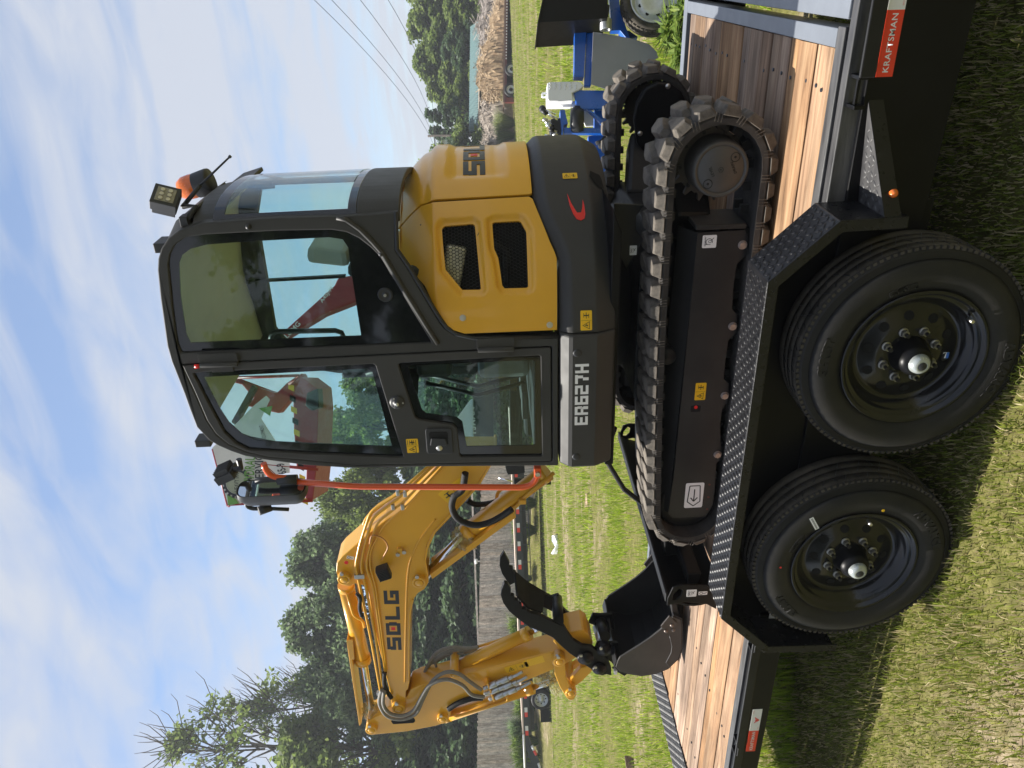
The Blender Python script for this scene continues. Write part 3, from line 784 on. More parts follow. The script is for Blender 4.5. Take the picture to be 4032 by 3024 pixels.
# wheels -----------------------------------------------------------
def polar_text(txt, cx, cy, cz, r, size, ang0, facing=-1, out=True, sp_=1.05):
    me = text_me(txt, size, 0.0028, 0.004, 'CENTER', sp_)
    def fn(c):
        a = ang0 - c.x / r if out else ang0 + c.x / r
        rr = r + c.y if out else r - c.y
        return Vector((cx + rr * math.cos(a), cy - c.z, cz + rr * math.sin(a)))
    return map_me(me, fn)
def wheel(cx, cz, yy, rot, side=-1, group=None):
    """tyre's outer face towards -Y at yy"""
    R_ = 0.388; W_ = 0.215
    ax = (0, 1, 0)
    prof = [(0.236, 0.012), (0.242, 0.004), (0.262, -0.004), (0.285, -0.012), (0.315, -0.012), (0.338, -0.006), (0.352, 0.003)]
    # fine shoulder ribs
    for k in range(4):
        r0 = 0.350 + k * 0.0055
        prof += [(r0, 0.003 + k * .003), (r0 + .0028, 0.0005 + k * .003)]
    prof += [(0.3725, 0.016), (0.378, 0.0185), (0.386, 0.026)]
    tr = [(R_, 0.030), (R_, 0.060), (R_ - .010, 0.061), (R_ - .010, 0.066), (R_, 0.067), (R_ + .001, 0.098), (R_ - .010, 0.099), (R_ - .010, 0.104), (R_ + .001, .105), (R_, 0.137), (R_ - .010, .138), (R_ - .010, .143), (R_, .144), (R_, 0.178), (0.375, 0.195), (0.33, W_), (0.25, W_), (0.236, 0.195)]
    c = Vector((cx, yy, cz))
    wo = MB(); wo.lathe(prof, c, ax, 72)
    W0 = wo.build('wheel', TYRE, TR)
    W0.name = 'wheel'
    ty = MB(); ty.lathe([prof[-1]] + tr, c, ax, 72)
    T0 = ty.build('tread', TREAD, W0)
    # notched shoulder and zig-zag sipes
    nt_ = MB(); N_ = 110
    for k in range(N_):
        a = 2 * math.pi * k / N_
        e = Vector((math.cos(a), 0, math.sin(a))); tn = Vector((-math.sin(a), 0, math.cos(a)))
        nt_.box(c + e * 0.3815 + Vector((0, 0.0205, 0)), (0.010, 0.010, 0.012), (e, Vector((0, 1, 0)), tn))
    nt_.build('shoulder_blocks', TREAD, W0)['kind'] = 'stuff'
    zz = MB(); N_ = 60
    for row, yo in enumerate((0.044, 0.082, 0.121)):
        for k in range(N_):
            a = 2 * math.pi * (k + .5 * (row % 2)) / N_
            e = Vector((math.cos(a), 0, math.sin(a))); tn = Vector((-math.sin(a), 0, math.cos(a)))
            d = (Vector((0, 1, 0)) + tn * (0.5 if k % 2 else -0.5)).normalized()
            zz.box(c + e * (R_ + 0.0005) + Vector((0, yo, 0)), (0.003, 0.030, 0.0022), (e, d, e.cross(d)))
    zz.build('sipes', DECB, W0)['kind'] = 'stuff'
    rim = MB()
    rim.lathe([(0.243, 0.004), (0.246, -0.004), (0.240, -0.008), (0.232, -0.004), (0.228, 0.006), (0.222, 0.010), (0.212, 0.012), (0.208, 0.022), (0.200, 0.032), (0.192, 0.040), (0.186, 0.052), (0.180, 0.062), (0.172, 0.064), (0.160, 0.058), (0.116, 0.044), (0.106, 0.040), (0.070, 0.038), (0.0, 0.038)], c, ax, 64)
    RI = rim.build('rim', GLOSSBLK, W0)
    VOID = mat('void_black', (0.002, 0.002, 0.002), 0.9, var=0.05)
    for k in range(10):
        a = rot + 2 * math.pi * k / 10
        e = Vector((math.cos(a), 0, math.sin(a))); n_ = (Vector((0, -1, 0)) + e * 0.40).normalized()
        p = c + e * 0.138 + Vector((0, 0.0510, 0))
        MB().cyl(p + n_ * 0.0022, p - n_ * .006, 0.0165, seg=18).build('hand_hole', VOID, W0)
    hub = MB(); hub.lathe([(0.0, -0.036), (0.030, -0.036), (0.046, -0.030), (0.054, -0.012), (0.058, 0.02), (0.066, 0.034), (0.068, 0.040)], c, ax, 40)
    hub.build('hub', BLK, W0)
    cp = MB(); cp.lathe([(0.0, -0.057), (0.010, -0.057), (0.0125, -0.054), (0.014, -0.058), (0.018, -0.059), (0.026, -0.055), (0.032, -0.047), (0.035, -0.036), (0.035, -0.030)], c, ax, 32)
    cp.build('hub_cap', mat('pale_grease_cap', (0.42, 0.45, 0.44), 0.25, metal=0.4, var=0.08, vscale=20), W0)
    MB().lathe([(0.0, -0.0605), (0.012, -0.0605), (0.015, -0.058)], c, ax, 20).build('cap_plug', PLASTIC, W0)
    for k in range(8):
        a = rot + 0.25 + 2 * math.pi * k / 8
        p = c + Vector((math.cos(a) * 0.089, 0.037, math.sin(a) * 0.089))
        nm = MB(); nm.lathe([(0.017, 0), (0.016, -.004), (0.0125, -.006)], p, ax, 14); nm._hex(p, Vector((0, -1, 0)), 0.0125, 0.020)
        no = nm.build('lug_nut', mat('dull_zinc', (0.34, 0.33, 0.30), 0.38, metal=0.85, var=0.2, vscale=40), W0, 0.001)
        MB().cyl(p + Vector((0, -.022, 0)), p + Vector((0, -.036, 0)), 0.0068, seg=10).build('stud', SATIN, W0)
    vp = c + Vector((math.cos(rot - 1.0) * 0.205, 0.01, math.sin(rot - 1.0) * 0.205))
    MB().cyl(vp, vp + Vector((0, -0.03, 0)), 0.006, seg=10).build('valve_stem', ZINC, W0)
    put('lettering', polar_text('ADVANCE', cx, yy - 0.0118, cz, 0.298, 0.036, rot - 1.9 if True else 0, sp_=1.3), TYRE, W0)
    put('lettering', polar_text('GL285T', cx, yy - 0.0118, cz, 0.298, 0.034, rot + 1.35, sp_=1.15), TYRE, W0)
    put('lettering', polar_text('215/75R17.5', cx, yy - 0.0105, cz, 0.268, 0.014, rot + 0.2, sp_=1.15), TYRE, W0)
    return W0
w1 = wheel(-1.201, 0.362, 2.286, 0.15)
w2 = wheel(-2.085, 0.405, 2.286, 0.9)
# little stickers on the wheels
p = sp('H', (1225, 902), Y=2.334)
stk = box('sticker', p.x - .012, p.x + .010, p.y - .0008, p.y, p.z - .020, p.z + .018, DECW, w1, 0)
box('sticker_band', p.x - .012, p.x + .010, p.y - .0016, p.y - .0009, p.z - .020, p.z - .011, mat('blue_print', (.02, .12, .5), .4), w1, 0)
p = sp('I', (840, 600), Y=2.273)
mb = MB(); mb.box(p, (0.062, 0.001, 0.016), (Vector((.86, 0, .5)), Vector((0, 1, 0)), Vector((-.5, 0, .86)))); mb.build('sticker', DECW, w2)
mb = MB()
for k in range(11):
    mb.box(p + Vector((.86, 0, .5)) * (-.026 + k * .0052) + Vector((0, -.0008, 0)), (0.002 + .001 * (k % 2), 0.0004, 0.007), (Vector((.86, 0, .5)), Vector((0, 1, 0)), Vector((-.5, 0, .86))))
mb.build('barcode', DECB, w2)
p = sp('I', (1290, 515), Y=2.272); MB().cyl(p, p + Vector((0, -.001, 0)), .006, seg=12).build('paint_dot', DECY, w2)
p = sp('I', (620, 887), Y=2.272); MB().cyl(p, p + Vector((0, -.001, 0)), .004, seg=12).build('paint_dot', DECR, w2)

# ================================================================== the excavator
EX = thing('mini_excavator', 'yellow and charcoal mini excavator with enclosed cab on the trailer deck', 'excavator', (-1.49, 3.68, DZ))
CX, CY = -1.49, 3.68
# ---------------- tracks
SPR = (-0.700, 0.897); RS = 0.196
IDL = (-2.298, 0.876); RI_ = 0.174
def track_path():
    P = []
    for k in range(25):                       # round the sprocket, bottom to top
        a = -math.pi / 2 + math.pi * k / 24
        P.append((SPR[0] + RS * math.cos(a), SPR[1] + RS * math.sin(a)))
    for k in range(1, 14):                    # top run with a slight rise over the carrier roller
        t = k / 14
        x = SPR[0] + (IDL[0] - SPR[0]) * t
        z = (SPR[1] + RS) * (1 - t) + (IDL[1] + RI_) * t + 0.012 * math.sin(math.pi * t)
        P.append((x, z))
    for k in range(21):
        a = math.pi / 2 + math.pi * k / 20
        P.append((IDL[0] + RI_ * math.cos(a), IDL[1] + RI_ * math.sin(a)))
    for k in range(1, 10):
        t = k / 10
        P.append((IDL[0] + (SPR[0] - IDL[0]) * t, 0.701))
    return [Vector(p) for p in P]
TP = track_path()
def resample(P, n):
    Q_ = P + [P[0]]; L_ = [0]
    for i in range(len(P)): L_.append(L_[-1] + (Q_[i + 1] - Q_[i]).length)
    out = []
    for k in range(n):
        s = L_[-1] * k / n
        i = max(j for j in range(len(P)) if L_[j] <= s)
        t = (s - L_[i]) / (L_[i + 1] - L_[i])
        p = Q_[i].lerp(Q_[i + 1], t); d = (Q_[i + 1] - Q_[i]).normalized()
        out.append((p, d))
    return out
NL = 48
def lug_me():
    b0 = [(-.030, -.004), (.040, -.004), (.052, .050), (.040, .120), (.036, .172), (-.012, .178), (-.026, .120), (-.048, .060)]
    t0 = [(-.020, .012), (.028, .012), (.040, .052), (.027, .118), (.024, .160), (-.004, .164), (-.014, .118), (-.034, .062)]
    n = len(b0)
    v = [(a * .93, b_, -0.004) for a, b_ in b0] + [(a * .93, b_, 0.032) for a, b_ in t0]
    f = [tuple(range(n))[::-1], tuple(range(n, 2 * n))] + [(i, (i + 1) % n, (i + 1) % n + n, i + n) for i in range(n)]
    me = fixn(raw(v, f)); me.materials.append(RUB)
    bm = bmesh.new(); bm.from_mesh(me)
    bmesh.ops.bevel(bm, geom=[e for e in bm.edges], offset=0.0022, segments=1, affect='EDGES')
    bm.to_mesh(me); bm.free()
    return me
LUG = lug_me()
def track(y0, sgn):
    """y0: outer face, sgn +1 when the machine centre lies at larger y"""
    n = 96; R_ = resample(TP, n)
    prof = [(0.0, -0.034), (-0.001, -0.012), (0.012, 0.001), (0.05, 0.004), (0.15, 0.002), (0.25, 0.004), (0.288, 0.001), (0.301, -0.012), (0.300, -0.034)]
    v = []; f = []
    for p, d in R_:
        nx, nz = d.y, -d.x          # outward for this winding
        for (w_, h_) in prof:
            v.append((p.x + nx * h_, y0 + sgn * w_, p.y + nz * h_))
    k = len(prof)
    for i in range(n):
        for j in range(k):
            a = i * k + j; b_ = i * k + (j + 1) % k; c = ((i + 1) % n) * k
            f.append((a, b_, c + (j + 1) % k, c + j))
    T_ = put('track', fixn(raw(v, f, False)), mat('track_belt', (0.020, 0.019, 0.018), 0.8, col2=(0.06, 0.052, 0.045), vscale=12, bump=0.3, bscale=90, spec=0.3), EX)
    Rl = resample(TP, NL * 2)
    for i in range(NL * 2):
        p, d = Rl[i]
        outw = Vector((d.y, 0, -d.x)); al = Vector((d.x, 0, d.y)); ac = Vector((0, sgn, 0))
        near = (i % 2 == 0)
        o = bpy.data.objects.new('tread_lug', LUG); COL.objects.link(o); o.parent = T_
        base = Vector((p.x, y0 if near else y0 + sgn * 0.30, p.y))
        a2 = ac if near else -ac
        M4 = Matrix.Identity(4)
        for r_ in range(3):
            M4[r_][0] = al[r_]; M4[r_][1] = a2[r_]; M4[r_][2] = outw[r_]; M4[r_][3] = base[r_]
        o.matrix_local = M4 @ Matrix.Diagonal((random.uniform(.94, 1.05), random.uniform(.95, 1.02), random.uniform(.82, 1.04), 1)) @ Matrix.Rotation(random.uniform(-.05, .05), 4, 'Z')
    gl = MB()
    for i in range(NL):                        # guide lugs inside the belt
        p, d = Rl[2 * i]
        outw = Vector((d.y, 0, -d.x)); al = Vector((d.x, 0, d.y))
        gl.box(Vector((p.x, y0 + sgn * 0.11, p.y)) - outw * 0.048, (0.034, 0.022, 0.035), (al, Vector((0, 1, 0)), outw))
        gl.box(Vector((p.x, y0 + sgn * 0.19, p.y)) - outw * 0.048, (0.034, 0.022, 0.035), (al, Vector((0, 1, 0)), outw))
    gl.build('guide_lugs', TYRE, T_)['kind'] = 'stuff'
    rb = MB()
    for i in range(NL * 3):                    # moulded ribs on the belt edge
        if i % 3 == 2: pass
    rr = resample(TP, NL)
    for p, d in rr:
        outw = Vector((d.y, 0, -d.x)); al = Vector((d.x, 0, d.y))
        for q in (0.040, 0.052, 0.064):
            rb.box(Vector((p.x, y0 - sgn * 0.0005, p.y)) + al * q - outw * 0.014, (0.0025, 0.004, 0.034), (al, Vector((0, 1, 0)), outw))
    rb.build('edge_ribs', RUB, T_)['kind'] = 'stuff'
    return T_
YT = 2.905
T1 = track(YT, 1)
T2 = track(4.455, -1)
# ---------------- track frames, rollers, sprockets
def undercarriage(y0, sgn, near):
    yf = y0 + sgn * 0.045
    def Yr(a, b_): return (min(yf + sgn * a, yf + sgn * b_), max(yf + sgn * a, yf + sgn * b_))
    face = xz('F', [(640, 215), (985, 195), (1005, 250), (1005, 370), (925, 440), (900, 600), (890, 770), (925, 812), (925, 930), (862, 1000), (840, 1150), (830, 1280), (866, 1312), (862, 1440), (815, 1500), (805, 1600)], 2.95)
    face += xz('G', [(990, 440), (1000, 560), (960, 600), (950, 760), (935, 900), (880, 985), (640, 995), (610, 960), (650, 700), (720, 0)], 2.95)
    F_ = ext('track_frame', face, *Yr(0, 0.012), DUSTBLK, EX, 0.003)
    top = [(p[0], p[1]) for p in (face[0], face[-3])]
    # sloping roof of the frame beam
    mb = MB(); a = face[0]; b_ = face[-3]
    mb.add([(a[0], yf, a[1]), (b_[0], yf, b_[1]), (b_[0], yf + sgn * .10, b_[1] + 0.055), (a[0], yf + sgn * .10, a[1] + 0.055), (a[0], yf + sgn * .19, a[1]), (b_[0], yf + sgn * .19, b_[1]), (a[0], yf + sgn * .19, a[1] - .15), (b_[0], yf + sgn * .19, b_[1] - .15)], [(0, 1, 2, 3), (3, 2, 5, 4), (4, 5, 7, 6)])
    mb.build('top', DUSTBLK, F_)
    # rear mounting plate with slot
    ex0 = xz('F', [(640, 180), (975, 130)], 2.95)
    box('mount_plate', ex0[0][0] - .006, ex0[0][0] + 0.014, min(yf - sgn * .012, yf + sgn * .2), max(yf - sgn * .012, yf + sgn * .2), ex0[1][1] - .01, ex0[0][1] + .01, DUSTBLK, EX, 0.004)
    # rollers
    for q, (rg, p) in enumerate([('F', (965, 302)), ('F', (893, 892)), ('F', (836, 1395)), ('G', (968, 532))]):
        c = sp(rg, p, Y=2.95); c.y = yf
        rc = Vector((c.x, 0, 0.745 if q else 0.752))
        MB().lathe([(0.0, 0.012), (0.052, 0.012), (0.058, 0.02), (0.058, 0.075), (0.046, 0.08), (0.046, 0.12), (0.058, .125), (0.058, .18), (0.0, .185)], (c.x + (0.01 if q == 0 else 0), yf + sgn * 0.002, 0.752), (0, sgn, 0), 28).build('track_roller', SATIN, EX)
        MB()._hex(c, Vector((0, -sgn, 0)), 0.0155, 0.012).cyl(c, c + Vector((0, -sgn * .004, 0)), 0.0185, seg=16).build('roller_bolt', mat('pinkish_zinc_bolt', (0.42, 0.36, 0.33), 0.38, metal=0.7, var=0.25, vscale=60), EX, 0.001)
    c = sp('F', (432, 1137), Y=2.96)
    MB().lathe([(0.0, -0.02), (0.012, -0.02), (0.015, -.016), (0.034, -0.016), (0.038, -0.012), (0.038, 0.10), (0.0, .105)], (c.x, yf + sgn * .05, c.z), (0, sgn, 0), 28).build('carrier_roller', SATIN, EX)
    # idler
    MB().lathe([(0.0, 0.06), (0.06, 0.06), (0.07, 0.05), (0.10, 0.055), (0.125, 0.05), (0.135, 0.06), (0.135, 0.085), (0.118, 0.09), (0.118, .15), (0.135, .155), (0.135, .18), (0, .18)], (IDL[0], y0 + sgn * .02, IDL[1]), (0, sgn, 0), 40).build('idler', SATIN, EX)
    # sprocket with teeth
    N_ = 15; poly = []
    for k in range(N_):
        a = 2 * math.pi * k / N_
        for da, rr in ((-.42, .128), (-.30, .122), (-.16, .132), (-.06, .152), (.06, .152), (.16, .132), (.30, .122), (.42, .128)):
            t = a + da * 2 * math.pi / N_
            poly.append((SPR[0] + rr * math.cos(t), SPR[1] + rr * math.sin(t)))
    ysp = y0 + sgn * 0.13
    SPo = ext('sprocket', poly, min(ysp, ysp + sgn * .025), max(ysp, ysp + sgn * .025), mat('sprocket_steel', (0.022, 0.020, 0.018), 0.6, col2=(0.06, 0.045, 0.032), vscale=14), EX, 0.003)
    mb = MB()
    mb.lathe([(0.0, 0.004), (0.084, 0.004), (0.086, 0.007), (0.089, 0.007), (0.091, 0.003), (0.098, 0.0), (0.104, 0.006), (0.108, 0.03), (0.112, 0.125), (0.122, 0.14)], (SPR[0] - .004, y0 + sgn * 0.012, SPR[1] - .012), (0, sgn, 0), 56)
    dm = mb.build('drive_motor', mat('motor_grey', (0.055, 0.052, 0.047), 0.5, var=0.15, vscale=10, bump=0.12, bscale=200), EX)
    cc = Vector((SPR[0] - .004, y0 + sgn * 0.016, SPR[1] - .012))
    for (dx, dz, r_) in ((0.0, 0.0, .009), (0.045, -.05, .017), (-0.052, .045, .017)):
        q = cc + Vector((dx, 0, dz)); MB().lathe([(0, -.0015), (r_ * .25, -.0015), (r_ * .3, .001), (r_ * .85, .001), (r_, -.002), (r_ * 1.08, .001)], q, (0, sgn, 0), 20).build('plug', SATIN, dm)
    for k in range(9):
        a = 2 * math.pi * k / 9 + .3
        MB()._hex(Vector((SPR[0] + .118 * math.cos(a), ysp, SPR[1] + .118 * math.sin(a))), Vector((0, -sgn, 0)), .008, .008).build('sprocket_bolt', SATIN, SPo)
    return F_
FN = undercarriage(YT, 1, True)
FF = undercarriage(4.455, -1, False)
for txt, a_, z_ in (('LEVEL', 0.014, 0.030), ('DRAIN', -0.04, -0.052)):
    me = text_me(txt, 0.016, 0.0006, 0.0, 'CENTER')
    put('embossing', map_me(me, lambda c: Vector((SPR[0] - .004 + (0.9 * c.x - 0.4 * c.y) + (-.004 if txt == 'LEVEL' else 0.008), YT + 0.0158 - c.z, SPR[1] - .012 + (0.9 * c.y + 0.4 * c.x) + z_))), SATIN, EX)
# black cover on the inner side of the far track
cv = xz('O', [(1330, 1640), (1260, 1560), (1225, 1300), (1260, 1100), (1340, 960), (1480, 890), (1620, 900), (1740, 990), (1800, 1110), (1760, 1250), (1640, 1420), (1520, 1660)], 4.13)
CVo = ext('drive_cover', cv, 4.10, 4.15, BLK, EX, 0.012, seg=3)
for p in ((1605, 940), (1302, 1455)):
    c = sp('O', p, Y=4.098); MB().lathe([(0, -.004), (.011, -.003), (.013, .002)], c, (0, 1, 0), 16).build('cover_bolt', ZINC, CVo)
# car body, X legs and slew ring between the tracks
mb = MB()
mb.prism([(-1.95, 0.86), (-1.05, 0.86), (-1.05, 1.06), (-1.2, 1.12), (-1.8, 1.12), (-1.95, 1.06)], 3.18, 4.18)
mb.build('undercarriage_body', SATIN, EX, 0.01)
for (xx, yy) in ((-0.86, 3.12), (-2.12, 3.12), (-0.86, 4.24), (-2.12, 4.24)):
    t_ = Vector((-1.49 + (0.38 if xx > -1.49 else -.38), 3.68 + (0.3 if yy > 3.68 else -.3), 0.98)); e_ = Vector((xx, yy, 0.93))
    d = (e_ - t_); L_ = d.length; d.normalize(); s_ = Vector((0, 0, 1)).cross(d).normalized()
    MB().box((t_ + e_) / 2, (L_, 0.17, 0.15), (d, s_, d.cross(s_))).build('leg', SATIN, EX, 0.02)
MB().cyl((CX, CY, 1.10), (CX, CY, 1.26), 0.36, seg=48).build('slew_ring', SATIN, EX)
mb = MB(); mb.prism([(-2.05, 1.235), (-0.95, 1.235), (-0.85, 1.275), (-2.05, 1.275)], 2.98, 4.38); mb.build('swing_frame', BLK, EX, 0.006)
# tow-eye gusset seen below the counterweight
ext('gusset', xz('F', [(30, 0), (250, 10), (190, 90), (190, 190), (245, 260), (120, 470), (50, 330)], 3.16), 3.15, 3.165, SATIN, EX, 0.003)

# ---------------- decals helper
def decal(parent, c, ux, uz, w_, h_, M, shapes=(), nrm=(0, -1, 0), th=0.0012):
    ux = Vector(ux).normalized(); uz = Vector(uz).normalized(); nn = Vector(nrm).normalized(); c = Vector(c)
    poly = round_poly([(-w_ / 2, -h_ / 2), (w_ / 2, -h_ / 2), (w_ / 2, h_ / 2), (-w_ / 2, h_ / 2)], min(w_, h_) * .1, 3)
    n = len(poly)
    v = [c + ux * a + uz * b_ for a, b_ in poly] + [c + ux * a + uz * b_ + nn * th for a, b_ in poly]
    D_ = put('decal', fixn(raw(v, [tuple(range(n)), tuple(range(n, 2 * n))] + [(i, (i + 1) % n, (i + 1) % n + n, i + n) for i in range(n)])), M, parent)
    if shapes:
        mb = MB()
        for poly in shapes:
            pts = [c + ux * a + uz * b_ + nn * (th + 0.0007) for a, b_ in poly]
            tri = tessellate_polygon([[Vector((a, b_, 0)) for a, b_ in poly]])
            mb.add(pts, [tuple(t) for t in tri])
        me = mb.mesh(False)
        put('print', me, DECB, D_)
    return D_
def ring(poly, t):
    """outline stroke of a closed polygon as quads"""
    out = []; n = len(poly); cx = sum(p[0] for p in poly) / n; cy = sum(p[1] for p in poly) / n
    inn = [(cx + (p[0] - cx) * (1 - t), cy + (p[1] - cy) * (1 - t)) for p in poly]
    for i in range(n):
        j = (i + 1) % n; out.append([poly[i], poly[j], inn[j], inn[i]])
    return out
def stroke(p, q, t):
    d = Vector((q[0] - p[0], q[1] - p[1])); nn = Vector((-d.y, d.x)).normalized() * t / 2
    return [(p[0] + nn.x, p[1] + nn.y), (q[0] + nn.x, q[1] + nn.y), (q[0] - nn.x, q[1] - nn.y), (p[0] - nn.x, p[1] - nn.y)]
def warn_shapes(w_, h_, tri_right=False):
    s = []
    sg = 1 if tri_right else -1
    tc = sg * w_ * .25
    s += ring([(tc - h_ * .36, -h_ * .30), (tc + h_ * .36, -h_ * .30), (tc, h_ * .34)], .22)
    s += [stroke((tc, -h_ * .16), (tc, h_ * .10), h_ * .07), stroke((tc - h_ * .1, -h_ * .1), (tc + h_ * .12, 0), h_ * .05)]
    s += [stroke((0, -h_ * .46), (0, h_ * .46), h_ * .02)]
    oc = -tc
    s += [stroke((oc - w_ * .15, 0), (oc + w_ * .15, 0), h_ * .06), stroke((oc, -h_ * .2), (oc, h_ * .2), h_ * .1), stroke((oc - w_ * .12, -h_ * .22), (oc + w_ * .08, -h_ * .22), h_ * .05), stroke((oc - w_ * .1, h_ * .22), (oc + w_ * .12, h_ * .22), h_ * .04)]
    return s
def hook_shapes(s_):
    out = []
    for k in range(7):
        a = -s_ * .36 + k * s_ * .12
        out.append(stroke((a, s_ * .33), (a + s_ * .06, s_ * .42), s_ * .025))
    out.append(stroke((-s_ * .38, s_ * .32), (s_ * .38, s_ * .32), s_ * .035))
    pts = [(s_ * .26 * math.cos(t) - s_ * .02, s_ * .02 + s_ * .26 * math.sin(t)) for t in [2.6 - k * .45 for k in range(11)]]
    for i in range(len(pts) - 1): out.append(stroke(pts[i], pts[i + 1], s_ * .05))
    pts = [(s_ * .10 * math.cos(t), -s_ * .04 + s_ * .12 * math.sin(t)) for t in [k * .63 for k in range(11)]]
    for i in range(len(pts) - 1): out.append(stroke(pts[i], pts[i + 1], s_ * .04))
    out.append(stroke((s_ * .1, -s_ * .12), (s_ * .3, -s_ * .34), s_ * .05)); out.append(stroke((-s_ * .24, -s_ * .1), (-s_ * .24, s_ * .3), s_ * .04))
    return out
YFN = YT + 0.045
def on_frame(rg, p): 
    c = sp(rg, p, Y=YFN - 0.0002); return c
c = on_frame('G', (798, 830))
shp = ring([(-.066, -.03), (-.066, .03), (-.066, .03), (-.066, -.03)], .0) if False else []
arrow = [(-.060, 0), (-.035, .030), (.055, .024), (.055, -.024), (-.035, -.030)]
arrow = [(a, b_) for a, b_ in arrow]
shp += [stroke(arrow[i], arrow[(i + 1) % 5], .005) for i in range(5)]
shp += [stroke((.036, 0), (-.033, 0), .0055), stroke((-.034, 0), (-.012, .016), .0055), stroke((-.034, 0), (-.012, -.016), .0055)]
decal(FN, c, (1, 0, 0.0), (0, 0, 1), 0.142, 0.086, DECW, shp)
c = on_frame('F', (725, 278)); decal(FN, c, (1, 0, 0), (0, 0, 1), 0.052, 0.056, DECW, hook_shapes(.05))
c = on_frame('F', (660, 1367)); decal(FN, c, (1, 0, 0), (0, 0, 1), 0.085, 0.047, DECY, warn_shapes(.085, .047))
c = on_frame('F', (625, 1492))
HO = ext('grease_port', round_poly([(c.x - .016, c.z - .022), (c.x + .016, c.z - .022), (c.x + .016, c.z + .022), (c.x - .016, c.z + .022)], .007), YFN - .0008, YFN - .0002, MATS['void_black'], FN, 0)
MB().cyl((c.x + .008, YFN - .0005, c.z), (c.x + .008, YFN - .003, c.z), .008, seg=14).build('red_cap', DECR, HO)
for p in ((910, 752), (902, 843), (893, 930)):
    c = on_frame('G', p); MB().cyl(c, c + Vector((0, -.0008, 0)), .0055, seg=12).build('plug', mat('dull_red_plug', (.10, .02, .015), .6), FN)
c = sp('F', (172, 342), Y=3.147); decal(EX, c, (1, 0, 0), (0, 0, 1), .042, .03, DECW, hook_shapes(.03))

# ---------------- dozer blade
XB = -2.82
bl = []
for k in range(9):
    t = k / 8; bl.append((XB - 0.02 - 0.05 * math.sin(math.pi * t), 0.665 + t * 0.285))
blade = bl + [(a + 0.014, b_) for a, b_ in bl[::-1]]
BL = ext('dozer_blade', blade, 2.915, 4.45, BLK, EX, 0.002)
box('top_edge', XB - .03, XB + .025, 2.915, 4.45, .945, .957, SATIN, BL, .003)
box('stiffener', XB - .005, XB + .07, 3.0, 4.4, .76, .83, BLK, BL, .008)
epn = xz('G', [(600, 1632), (607, 1580), (645, 1500), (705, 1482), (895, 1490), (960, 1560), (960, 1660), (890, 1622), (735, 1606)], 2.905)
hol = xz('G', [(640, 1590), (650, 1550), (690, 1510), (715, 1520), (705, 1560), (670, 1590)], 2.905)
EPo = ext('end_plate', epn, 2.905, 2.916, BLK, BL, 0.003, holes=[hol])
e2 = ext('end_plate', epn, 4.445, 4.456, BLK, BL, 0.003, holes=[hol])
c = sp('G', (780, 1540), Y=2.9048); decal(EPo, c, (1, 0, 0), (0, 0, 1), .046, .050, DECW, hook_shapes(.044))
c = sp('G', (862, 1540), Y=2.9048)
decal(EPo, c, (1, 0, 0), (0, 0, 1), .022, .044, DECW, ring([(.009 * math.cos(k * .7), .009 + .009 * math.sin(k * .7)) for k in range(9)], .3) + [stroke((0, 0), (0, -.012), .004), stroke((0, -.012), (.006, -.018), .004)])
for yy in (3.28, 4.08):
    MB().box(((XB - 2.0) / 2, yy, 0.86), (0.84, 0.10, 0.12), (Vector((1, 0, .06)).normalized(), Vector((0, 1, 0)), Vector((-.06, 0, 1)).normalized())).build('blade_arm', BLK, EX, 0.01)
MB().cyl((-2.0, 3.68, 0.98), (-2.72, 3.68, 0.80), .035, seg=18).build('blade_cylinder', BLK, EX)
MB().tube([(-2.05, 3.3, 1.18), (-2.25, 3.34, 1.22), (-2.5, 3.4, 1.1), (-2.72, 3.5, .93)], .014, 8).build('hose', BHOSE, EX)

# ---------------- upper structure: counterweight and skirt
RB = 0.775
def cyl_hit(reg, p, R_):
    r = sray(reg, p)
    # circle round the swing centre for x > CX, flat side for x < CX
    ox, oy = -CX, -CY
    a = r.x ** 2 + r.y ** 2; b_ = 2 * (r.x * (0 - CX) + r.y * (0 - CY)); c = CX ** 2 + CY ** 2 - R_ ** 2
    ds = b_ * b_ - 4 * a * c
    if ds > 0:
        t = (-b_ - math.sqrt(ds)) / (2 * a); x = r.x * t; y = r.y * t
        if x >= CX:
            phi = math.atan2(x - CX, CY - y)
            return (R_ * phi, CAM_H + r.z * t)
    elif True:
        # ray just misses: tangent point
        t = -b_ / (2 * a); x = r.x * t; y = r.y * t
        phi = math.atan2(x - CX, CY - y); return (R_ * phi, CAM_H + r.z * t)
    t = (CY - R_) / r.y
    return (r.x * t - CX, CAM_H + r.z * t)
def arc_pt(s, z, ins, R_=RB):
    """point on the body wall: s along the wall (0 beside the swing centre), ins inwards"""
    if s < 0: return Vector((CX + s, CY - R_ + ins, z))
    ph = s / R_
    return Vector((CX + (R_ - ins) * math.sin(ph), CY - (R_ - ins) * math.cos(ph), z))
ztop = [cyl_hit('B', p, RB) for p in [(1474, 1590), (1468, 1250), (1455, 1000), (1415, 880), (1345, 740), (1295, 620), (1266, 510), (1248, 350)]]
ztop = [(ztop[0][0], ztop[0][1])] + ztop[1:] + [(1.5, ztop[-1][1]), (2.6, ztop[-1][1])]
zbot = [cyl_hit('B', p, RB) for p in [(1915, 1590), (1895, 1000), (1880, 600), (1862, 450)]] + [(1.4, 1.245), (2.6, 1.245)]
def lerp_tab(tab, s):
    if s <= tab[0][0]: return tab[0][1]
    for (a, za), (b_, zb) in zip(tab, tab[1:]):
        if s <= b_: return za + (zb - za) * (s - a) / max(1e-6, b_ - a)
    return tab[-1][1]
